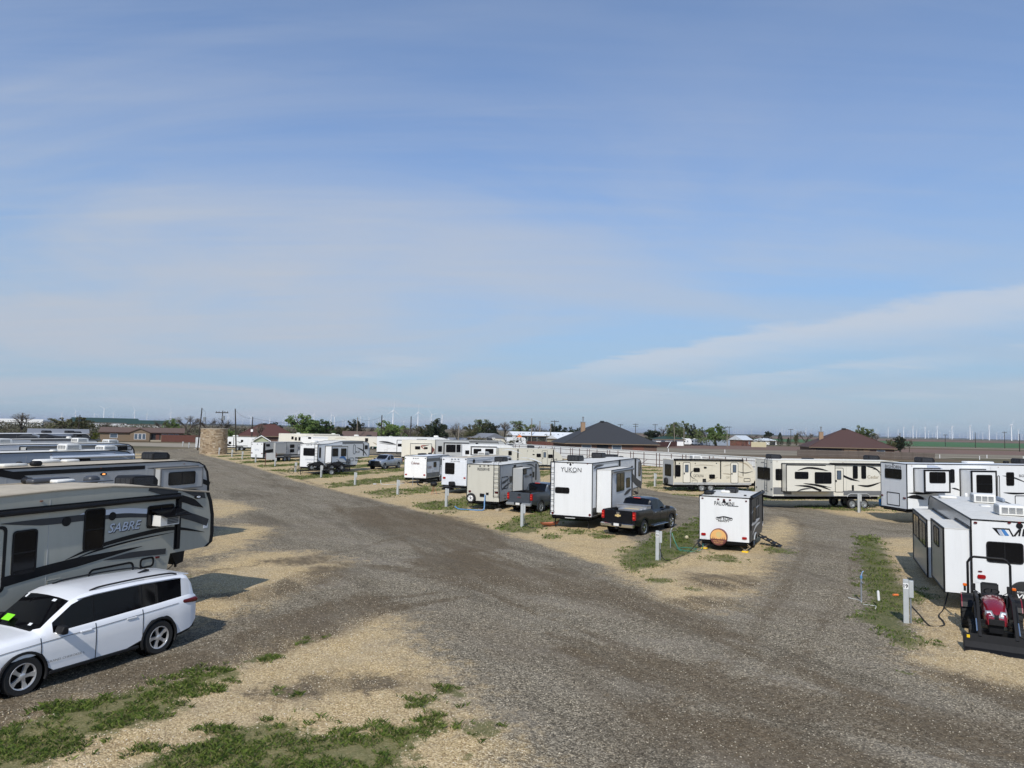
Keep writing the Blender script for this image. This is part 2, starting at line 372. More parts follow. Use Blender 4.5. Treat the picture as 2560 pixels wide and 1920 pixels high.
DIRT = [
  [(-9.6,12.74),(-10,14.42),(-8.74,16.27),(-7.35,17.87),(-6.58,20.73),(-4.83,23.74),(-3.57,22.59),(-4.47,19.17),(-5.82,17.08),(-7.8,14.58),(-8.95,12.96)],
  [(-5.05,14.92),(-4.03,16.08),(-2.38,16.02),(-1.59,15.37),(-2.85,15.3),(-4.23,14.71)],
  [(-9.83,23),(-7.76,22.56),(-6.43,25.21),(-6.41,27.85),(-7.4,28.22),(-8.31,24.12)],
  [(-10.01,28.92),(-8.27,30.69),(-7.18,29.52),(-8.37,28.4)],
  [(-11.76,47.81),(-8.71,49.78),(-2.87,44.22),(-0.99,38.52),(0.02,33.42),(-2.03,31.95),(-4.68,36.4),(-8.31,40.25)],
  [(-4.15,29.53),(-2.08,32.55),(0.95,28.57),(2.48,25.4),(0.81,23.87),(-1.62,25.79)],
  [(-3.15,35.09),(-0.46,36.62),(-0.63,33.35),(-2.54,33.13)],
  [(-1.79,28.3),(1.9,29.14),(4.88,23.56),(6.2,20.9),(6.23,19.33),(5.14,19.9),(3.05,23.42),(0.04,25.19)],
  [(5.18,23.59),(6.76,24.36),(7.51,23.77),(6.01,22.18)],
  [(7.11,28.25),(9.21,28),(9.17,26.36),(7.56,25.47),(6.41,26.11)],
  [(1,18.39),(3.01,18.52),(5.25,16.29),(7.6,14.82),(9.65,13.6),(8.96,12.64),(6.9,13.47),(3.91,15.13)],
  [(2.23,14.79),(4.5,13.99),(6.41,12.53),(6.66,11.59),(4.49,11.66),(2.98,13.11)],
  [(9.88,17.5),(11.42,16.05),(10.95,14.29),(10.05,15.7)],
  [(-10.87,47.97),(-7.46,50.01),(-6.56,46.04),(-9.33,45.1)],
]
GRASS = [
  [(-9.3,12.57),(-9.02,13.05),(-8.42,14.38),(-7.5,15.46),(-6.58,16.3),(-5.98,16.58),(-5.76,15.92),(-6.13,15),(-6.24,14.61),(-5.99,13.75),(-6.4,13.27),(-6.76,12.86),(-7.03,11.97),(-7.4,11.2),(-8.18,10.76)],
  [(-6.38,11.38),(-5.9,12.27),(-5.5,12.59),(-5.33,12.93),(-5.25,13.32),(-4.72,13.51),(-3.92,13.7),(-3.25,13.12),(-2.54,13.29),(-1.84,13.69),(-1.27,14.5),(-1.07,14.39),(-1.07,13.31),(-1.3,12.73),(-1.41,12.04),(-1.03,11.02),(-1.05,9.05),(-5.48,8.91),(-6.59,10.82)],
  [(4.77,32.11),(7.18,37.12),(9.48,40.83),(12.45,47.07),(12.6,45.43),(10.38,38.32),(8.55,33.13),(6.61,30.12),(4.9,28.04),(4.47,29.4)],
  [(-1.04,40.32),(0.58,45.94),(2.9,50.34),(3.52,47.68),(3.04,42.91),(1.23,37.97),(-0.49,38.24)],
  [(19.52,40.35),(20.43,39.6),(16.95,31.7),(14.92,27.26),(14.86,26.09),(15.23,25.05),(13.36,23.61),(11.98,21.56),(11.36,19.45),(10.52,18.53),(10.23,18.97),(10.65,20.97),(10.16,21.95),(11.63,23.48),(13.18,27.11)],
  [(14.35,76.92),(16.68,80.98),(15.49,74.04),(13.52,71.22)],
]
BLOBS = [(-5.14,18.51,0.23,0.32),(-5.72,17.12,0.36,0.34),(-5.92,16.91,0.21,0.26),(-6.02,15.82,0.3,0.35),(-1.21,15.39,0.29,0.38),(-0.48,13.38,0.41,0.46),(-1.78,14.55,0.39,0.34),(-0.98,15.01,0.19,0.21),(-4.68,14.94,0.17,0.2),(-4.3,14.79,0.13,0.15),(8.6,35.09,0.93,1.18),(9.4,31.69,0.84,0.96),(12.8,34.23,0.69,1.12),(-11.44,25.92,0.19,0.31),(-4.71,18.9,0.12,0.16),(-1.72,12.9,0.24,0.23),(-0.62,12.24,0.15,0.2),(6.55,25.38,0.37,0.45),(5.55,26.83,0.53,0.68),(3.53,39.12,0.77,1.09),(4.9,37.95,0.75,1.03),(2.17,37.27,0.61,0.99),(11.49,19.25,0.18,0.3),(9.31,16.97,0.17,0.2)]
TRACKS = [
  ([(8.98,12.47),(6.47,14.41),(4.32,16.69),(1.98,20.04),(-0.74,24.28),(-3.33,30.67),(-7.3,40.39),(-13.65,52.68),(-26.07,74.29),(-47.53,112.26)],0.24,0.8),
  ([(9.66,13.4),(7.45,15.49),(5.97,18.51),(4.39,22.62),(0.94,28.39),(-2.24,34.92),(-6.49,45.55),(-13.82,59.13),(-27.46,84.38)],0.22,0.75),
  ([(1.51,11.4),(3.98,15.39),(6.55,19.56),(9.61,25.28),(14.19,34.39),(18.35,45.15),(20.24,60.34),(18,66.46)],0.3,0.5),
  ([(2.24,11.42),(5.37,15.46),(8.35,19.68),(12.34,26.25),(17.72,36.16),(22.36,48.11)],0.28,0.45),
  ([(8.39,11.66),(6.9,13.47),(5.43,15.33),(3.4,17.46),(1.06,19.63)],0.22,0.75),
  ([(-9.15,12.57),(-9.23,13.34),(-7.72,15.31),(-5.74,18.16),(-4.07,21.43),(-1.47,23.69)],0.32,0.7),
  ([(-9.72,13.32),(-9.8,14.15),(-8.31,16.45),(-6.52,19.78),(-4.63,22.81),(-2.14,24.3)],0.32,0.6),
  ([(-7.47,29.18),(-4.29,28.06),(-1.61,25.64),(1.46,22.12)],0.5,0.6),
  ([(-11.36,26.5),(-9.29,29),(-6.98,32),(-4.89,38)],0.4,0.5),
]
# ------------------------------------------------------------------ ground
def ground_material(name, far=False):
    m = bpy.data.materials.new(name); m.use_nodes = True; nt = m.node_tree; b = nt.nodes['Principled BSDF']
    N = nt.nodes.new; Lk = nt.links.new
    b.inputs['Roughness'].default_value = 0.92; b.inputs['Specular IOR Level'].default_value = 0.15
    geo = N('ShaderNodeNewGeometry'); pos = geo.outputs['Position']
    def noise(scale, det=5, rough=0.6, sx=1, sy=1, rot=0, dist=0):
        v = pos
        if sx != 1 or sy != 1 or rot:
            mp = N('ShaderNodeMapping'); mp.vector_type = 'TEXTURE'; Lk(pos, mp.inputs[0]); mp.inputs['Rotation'].default_value = (0, 0, rot); mp.inputs['Scale'].default_value = (1/sx, 1/sy, 1); v = mp.outputs[0]
        n = N('ShaderNodeTexNoise'); Lk(v, n.inputs[0]); n.inputs['Scale'].default_value = scale; n.inputs['Detail'].default_value = det; n.inputs['Roughness'].default_value = rough; n.inputs['Distortion'].default_value = dist
        return n.outputs[0]
    def vor(scale, out='Color', feat='F1'):
        n = N('ShaderNodeTexVoronoi'); n.feature = feat; n.voronoi_dimensions = '2D'; Lk(pos, n.inputs['Vector']); n.inputs['Scale'].default_value = scale
        return n.outputs[out]
    def math_(op, a, c, clamp=False):
        n = N('ShaderNodeMath'); n.operation = op; n.use_clamp = clamp
        for i, v in enumerate((a, c)):
            if isinstance(v, (int, float)): n.inputs[i].default_value = v
            else: Lk(v, n.inputs[i])
        return n.outputs[0]
    def step(v, lo, hi):
        n = N('ShaderNodeMapRange'); n.interpolation_type = 'SMOOTHSTEP'; Lk(v, n.inputs[0]); n.inputs[1].default_value = lo; n.inputs[2].default_value = hi
        return n.outputs[0]
    def ramp(v, stops):
        n = N('ShaderNodeValToRGB'); Lk(v, n.inputs[0]); e = n.color_ramp.elements
        while len(e) > 1: e.remove(e[-1])
        e[0].position = stops[0][0]; e[0].color = (*stops[0][1], 1)
        for p, c in stops[1:]:
            q = e.new(p); q.color = (*c, 1)
        return n.outputs[0]
    def mix(f, a, c, mode='MIX'):
        n = N('ShaderNodeMix'); n.data_type = 'RGBA'; n.blend_type = mode
        if isinstance(f, (int, float)): n.inputs[0].default_value = f
        else: Lk(f, n.inputs[0])
        for i, v in ((6, a), (7, c)):
            if isinstance(v, tuple): n.inputs[i].default_value = (*v, 1)
            else: Lk(v, n.inputs[i])
        return n.outputs[2]
    def sepr(c):
        n = N('ShaderNodeSeparateColor'); Lk(c, n.inputs[0]); return n.outputs[0]
    if far:
        n1 = noise(0.035, 6, 0.65); n2 = noise(0.9, 5, 0.7); n3 = noise(0.006, 4, 0.6)
        c = ramp(n1, [(0.30, (0.06, 0.065, 0.03)), (0.45, (0.125, 0.105, 0.06)), (0.56, (0.20, 0.155, 0.095)), (0.70, (0.11, 0.075, 0.05))])
        c = mix(math_('MULTIPLY', n2, 0.45), c, (0.07, 0.075, 0.035))
        c = mix(step(n3, 0.5, 0.62), c, (0.13, 0.08, 0.05))
        Lk(c, b.inputs['Base Color']); return m
    def attr(nm):
        a = N('ShaderNodeAttribute'); a.attribute_name = nm; return a.outputs['Fac']
    mid = noise(0.55, 5, 0.6); ed = noise(1.6, 6, 0.7); ed2 = noise(5.0, 4, 0.7)
    edge = math_('ADD', math_('MULTIPLY', math_('SUBTRACT', ed, 0.5), 1.5), math_('MULTIPLY', math_('SUBTRACT', ed2, 0.5), 1.0))
    msk = lambda nm, lo=0.38, hi=0.66: step(math_('ADD', attr(nm), edge), lo, hi)
    cell = sepr(vor(36.0)); cell2 = sepr(vor(22.0)); grit = noise(70, 3, 0.8)
    # crushed grey stone
    g = ramp(cell, [(0.0, (0.027, 0.023, 0.016)), (0.40, (0.15, 0.126, 0.089)), (0.76, (0.305, 0.257, 0.180)), (1.0, (0.68, 0.585, 0.43))])
    g2 = ramp(cell2, [(0.0, (0.042, 0.035, 0.025)), (0.7, (0.215, 0.182, 0.130)), (1.0, (0.52, 0.45, 0.325))])
    g = mix(0.40, g, g2)
    pale = step(noise(0.30, 5, 0.6, 1, 1.8, radians(-28)), 0.44, 0.72)
    g = mix(math_('MULTIPLY', pale, 0.55), g, mix(0.5, g, (0.35, 0.305, 0.245)))
    brn = step(noise(0.22, 5, 0.62, 0.6, 1.3, radians(118)), 0.46, 0.66)
    g = mix(math_('MULTIPLY', brn, 0.45), g, mix(0.4, (0.145, 0.108, 0.070), g))
    # caliche / limestone chippings
    s = ramp(cell, [(0.0, (0.25, 0.165, 0.075)), (0.4, (0.48, 0.355, 0.18)), (0.8, (0.63, 0.475, 0.26)), (1.0, (0.80, 0.65, 0.41))])
    s = mix(step(noise(0.45, 5, 0.65), 0.35, 0.75), s, mix(0.5, s, (0.40, 0.33, 0.23)))
    s = mix(math_('MULTIPLY', step(noise(0.8, 6, 0.68, 0.6, 1.4, radians(25)), 0.52, 0.74), 0.50), s, mix(0.4, (0.19, 0.125, 0.066), s))
    # packed earth
    d = ramp(noise(3.5, 6, 0.75, 1, 3, radians(25)), [(0.25, (0.048, 0.033, 0.018)), (0.50, (0.096, 0.067, 0.037)), (0.78, (0.23, 0.165, 0.092))])
    d = mix(0.30, d, g)
    gr = ramp(noise(9, 5, 0.8), [(0.25, (0.04, 0.055, 0.016)), (0.45, (0.085, 0.105, 0.030)), (0.60, (0.16, 0.15, 0.06)), (0.85, (0.36, 0.28, 0.16))])
    col = mix(msk('sand', 0.12, 0.88), g, s)
    # wheel polished dark drifts along the lanes
    trk = step(noise(0.42, 6, 0.68, 0.22, 1.25, radians(118), 0.5), 0.48, 0.66)
    col = mix(math_('MULTIPLY', math_('MULTIPLY', trk, attr('lane')), 0.62), col, mix(0.30, (0.062, 0.047, 0.029), g))
    trk2 = step(noise(1.15, 5, 0.7, 0.10, 1.3, radians(121), 0.3), 0.54, 0.68)
    col = mix(math_('MULTIPLY', math_('MULTIPLY', trk2, attr('lane')), 0.45), col, mix(0.35, (0.05, 0.037, 0.023), g))
    brk = math_('ADD', math_('MULTIPLY', step(noise(0.75, 6, 0.7, 0.22, 1.2, radians(116), 0.6), 0.38, 0.58), 0.50), 0.50)
    col = mix(math_('MULTIPLY', math_('MULTIPLY', msk('dirt', 0.22, 0.74), 0.95), brk), col, d)
    col = mix(math_('MULTIPLY', msk('grass', 0.48, 0.80), 0.78), col, gr)
    col = mix(math_('MULTIPLY', math_('SUBTRACT', grit, 0.5), 0.5), col, (0.02, 0.018, 0.015), 'MIX')
    Lk(col, b.inputs['Base Color'])
    bp = N('ShaderNodeBump'); bp.inputs['Strength'].default_value = 0.75; bp.inputs['Distance'].default_value = 0.035
    hgt = math_('ADD', math_('MULTIPLY', vor(36.0, 'Distance'), -0.5), math_('ADD', math_('MULTIPLY', cell2, 0.35), math_('MULTIPLY', noise(6, 4, 0.7), 0.9)))
    Lk(hgt, bp.inputs['Height']); Lk(bp.outputs[0], b.inputs['Normal'])
    return m
MATS['far_ground'] = ground_material('far_ground', True); MATS['near_ground'] = ground_material('near_ground')
def sdf(px, py, poly):
    """signed distance (positive inside) of numpy points to a polygon"""
    n = len(poly); inside = np.zeros(px.shape, bool); d2 = np.full(px.shape, 1e9)
    for i in range(n):
        (x0, y0), (x1, y1) = poly[i], poly[(i+1) % n]
        ex, ey = x1-x0, y1-y0; t = np.clip(((px-x0)*ex+(py-y0)*ey)/max(ex*ex+ey*ey, 1e-9), 0, 1)
        d2 = np.minimum(d2, (px-x0-t*ex)**2+(py-y0-t*ey)**2)
        c = ((y0 > py) != (y1 > py)); xi = (x1-x0)*(py-y0)/(y1-y0 if abs(y1-y0) > 1e-9 else 1e-9)+x0
        inside ^= (c & (px < xi))
    return np.where(inside, 1, -1)*np.sqrt(d2)
sst = lambda x, a, b: (lambda t: t*t*(3-2*t))(np.clip((x-a)/(b-a), 0, 1))
# the sites: posts every 11.1 m along the lane; pads run at a bearing of 24 degrees
ISLE = [(4.9,27.2),(2.1,33.0),(-0.4,38.4),(-3.9,43.6),(-5.8,47.0),(-9.9,53.4),(-12.3,57.1),(-16.9,64.0),(-21.6,71.4),(-25.8,79.2),(-35.2,96.0),(-53.5,125.0),(-60,139),(-75,168),(-62,172),(-40,150),(-10,128),(8,108),(10.5,88),(11.5,70),(10.5,56),(8,47.5),(5.6,40.6),(6.5,36)]
BACK = [(10.5,150),(24,116),(34,97),(50,67),(52,55),(40,47.6),(27,50.2),(20.5,55.5),(14.5,64),(12.5,72),(12,92),(10,112)]
LEFT = [(-8.0,19.2),(-9.2,24.5),(-12.3,31),(-15.2,38.5),(-20,47.5),(-27,62),(-36,78),(-47,97),(-62,125),(-90,150),(-95,60),(-40,15),(-14,8)]
def masks(px, py):
    d = {}
    sand = np.zeros(px.shape); dirt = np.zeros(px.shape); grass = np.zeros(px.shape)
    far = np.clip((np.hypot(px, py)-12)/60, 0.25, 1.6)
    tt = px*cos(radians(24))-py*sin(radians(24))
    # island: alternating grass verges (round the posts) and chipping pads
    isl = sdf(px, py, ISLE); t0 = 6.4*cos(radians(24))-31.0*sin(radians(24))
    ph = ((tt-t0)/8.86+0.5) % 1.0-0.5
    wob = np.sin(px*0.43+py*0.31)*np.sin(py*0.37-px*0.21)+0.6*np.sin(px*1.13-py*0.71+2)*np.sin(py*0.93+px*0.57)
    ph = ph+0.05*wob+0.02*np.sin(px*2.3+py*1.9)
    verge = sst(0.27-np.abs(ph+0.02), -0.07, 0.09)*sst(isl+0.7*wob, 0.1, 1.8)*np.clip(0.86+0.28*wob, 0.35, 1)
    sand = np.maximum(sand, sst(isl, -0.6, 0.8)); grass = np.maximum(grass, verge*(np.hypot(px, py) > 44))
    bk = sdf(px, py, BACK); ss = px*sin(radians(80))+py*cos(radians(80)); tb = px*cos(radians(80))-py*sin(radians(80))
    phb = ((tb+57.5)/8.2+0.5) % 1.0-0.5
    sand = np.maximum(sand, sst(bk, -0.6, 0.8)*0.9); grass = np.maximum(grass, sst(0.26-np.abs(phb+0.09*wob), -0.12, 0.12)*sst(bk+wob, 0.0, 1.6)*np.clip(0.75+0.4*wob, 0.1, 1))
    lf = sdf(px, py, LEFT); tl = px*cos(radians(21))-py*sin(radians(21))
    sand = np.maximum(sand, sst(lf, -0.8, 1.2)*(0.50+0.30*np.cos((tl+16.4)*2*pi/8.9)))
    for p in SAND: sand = np.maximum(sand, sst(sdf(px, py, p), -1.9, 1.5))
    for p in DIRT: dirt = np.maximum(dirt, sst(sdf(px, py, p), -1.1, 0.9))
    for p, w_, st in TRACKS:                                # wheel tracks: worn bands along the lanes
        dd = np.full(px.shape, 1e9)
        for (x0, y0), (x1, y1) in zip(p, p[1:]):
            ex, ey = x1-x0, y1-y0; t = np.clip(((px-x0)*ex+(py-y0)*ey)/max(ex*ex+ey*ey, 1e-9), 0, 1); dd = np.minimum(dd, np.hypot(px-x0-t*ex, py-y0-t*ey))
        dirt = np.maximum(dirt, st*sst(-np.abs(dd+0.12*wob), -w_*1.6, -w_*0.3))
    for p in GRASS: grass = np.maximum(grass, sst(sdf(px, py, p), -0.65, 0.75))
    for x, y, a, b in BLOBS: grass = np.maximum(grass, 0.85*sst(1-np.hypot((px-x)/(a*1.2), (py-y)/(b*1.2)), -0.55, 0.75))
    lane = sst(1-np.maximum(sand, grass), 0.2, 0.9)
    return sand, dirt, grass, lane, isl, bk
def relief(px, py):
    z = 0.018*np.sin(px*1.3+0.6*py)*np.sin(py*1.1-0.4*px)+0.012*np.sin(px*3.1-py*2.3+1.0)+0.008*np.sin(px*5.3+py*4.7)
    return z+0.03
def ground_patch(xs, ys):
    X, Y = np.meshgrid(xs, ys); px, py = X.ravel(), Y.ravel()
    sand, dirt, grass, lane, isl, bk = masks(px, py); z = relief(px, py)-0.01*dirt
    z = z*np.clip((130-py)/60, 0.15, 1)
    nx, ny = len(xs), len(ys); idx = np.arange(nx*ny).reshape(ny, nx)
    quads = np.stack([idx[:-1, :-1], idx[:-1, 1:], idx[1:, 1:], idx[1:, :-1]], -1).reshape(-1, 4)
    cls = np.where(grass > 0.5, 2, np.where(sand > 0.5, 1, 0))[quads[:, 0]]
    co = np.stack([px, py, z], -1)
    return co, quads, cls, (sand, dirt, grass, lane)
def emit_ground(parts):
    for k, nm in ((0, 'gravel_road'), (1, 'limestone_pads'), (2, 'grass_verge')):
        cos_, qs, at = [], [], [[], [], [], []]; off = 0
        for co, quads, cls, a in parts:
            q = quads[cls == k]
            if not len(q): continue
            u, invq = np.unique(q, return_inverse=True)
            cos_.append(co[u]); qs.append(invq.reshape(-1, 4)+off); off += len(u)
            for i in range(4): at[i].append(a[i][u])
        co = np.concatenate(cos_); q = np.concatenate(qs)
        me = bpy.data.meshes.new(nm); me.vertices.add(len(co)); me.vertices.foreach_set('co', co.ravel())
        me.loops.add(q.size); me.loops.foreach_set('vertex_index', q.ravel().astype(np.int32))
        me.polygons.add(len(q)); me.polygons.foreach_set('loop_start', np.arange(0, q.size, 4, dtype=np.int32)); me.polygons.foreach_set('loop_total', np.full(len(q), 4, np.int32))
        me.update(calc_edges=True)
        for i, an in enumerate(('sand', 'dirt', 'grass', 'lane')):
            me.attributes.new(an, 'FLOAT', 'POINT').data.foreach_set('value', np.concatenate(at[i]).astype(np.float32))
        me.polygons.foreach_set('use_smooth', np.ones(len(q), bool)); me.materials.append(MATS['near_ground'])
        link(nm, me, None, 'structure')
nearp = ground_patch(np.arange(-24, 24.01, 0.15), np.arange(6, 36.01, 0.15))
midp = [ground_patch(np.arange(-72, 60.01, 0.5), np.arange(36, 176.01, 0.5)),
        ground_patch(np.arange(-72, -23.9, 0.5), np.arange(6, 36.01, 0.5)), ground_patch(np.arange(24, 60.1, 0.5), np.arange(6, 36.01, 0.5))]
emit_ground([nearp]+midp)
# the plain, out to the horizon
MB().add([(-30000, -3000, -0.06), (30000, -3000, -0.06), (30000, 45000, -0.06), (-30000, 45000, -0.06)], [(0, 1, 2, 3)]).build('ground', 'far_ground', None, None, 'structure')
def sheet(name, pts, m, z): MB().add([(x, y, z) for x, y in pts], [tuple(range(len(pts)))]).build(name, m, None, None, 'structure')
mat('field_green', (0.045, 0.125, 0.030, 1), 0.9, var=0.3, scale=0.02); mat('field_brown', (0.17, 0.10, 0.068, 1), 0.95, var=0.25, scale=0.05)
mat('field_pale', (0.20, 0.165, 0.11, 1), 0.95, var=0.3, scale=0.2); mat('road_pale', (0.30, 0.255, 0.185, 1), 0.9, var=0.2, scale=0.3); mat('field_dark', (0.05, 0.07, 0.03, 1), 0.9, var=0.3, scale=0.05)
mat('asphalt_far', (0.16, 0.15, 0.14, 1), 0.9, var=0.1)
def band(y0, y1, x0, x1, sk=0.0):     # a field lying between two distances, east of the houses
    return [(x0, y0), (x1, y0+(x1-x0)*sk), (x1, y1+(x1-x0)*sk), (x0, y1)]
sheet('ploughed_field', band(262, 352, 60, 700, -0.06), 'field_brown', -0.02)
sheet('dry_verge', band(216, 262, 60, 700, -0.06), 'field_pale', -0.024)
sheet('dirt_track', band(206, 215, 58, 700, -0.05), 'road_pale', -0.016)
sheet('county_road', band(405, 428, 60, 1400, -0.04), 'road_pale', -0.012)
sheet('green_field', band(470, 1050, 230, 2600, -0.03), 'field_green', -0.02)
sheet('fallow_field', band(1150, 1900, 200, 5200, 0.0), 'field_brown', -0.02)
sheet('farm_road', band(452, 462, 150, 1400, -0.04), 'road_pale', -0.012)
sheet('dirt_lot', [(18, 196), (120, 190), (130, 262), (16, 270)], 'field_pale', -0.03)
sheet('lane', [(40, 232), (70, 232), (230, 236), (230, 241), (40, 237)], 'road_pale', -0.014)
sheet('house_drive', [(-122, 176), (-62, 165), (-60, 172), (-86, 201), (-120, 200)], 'road_pale', -0.02)
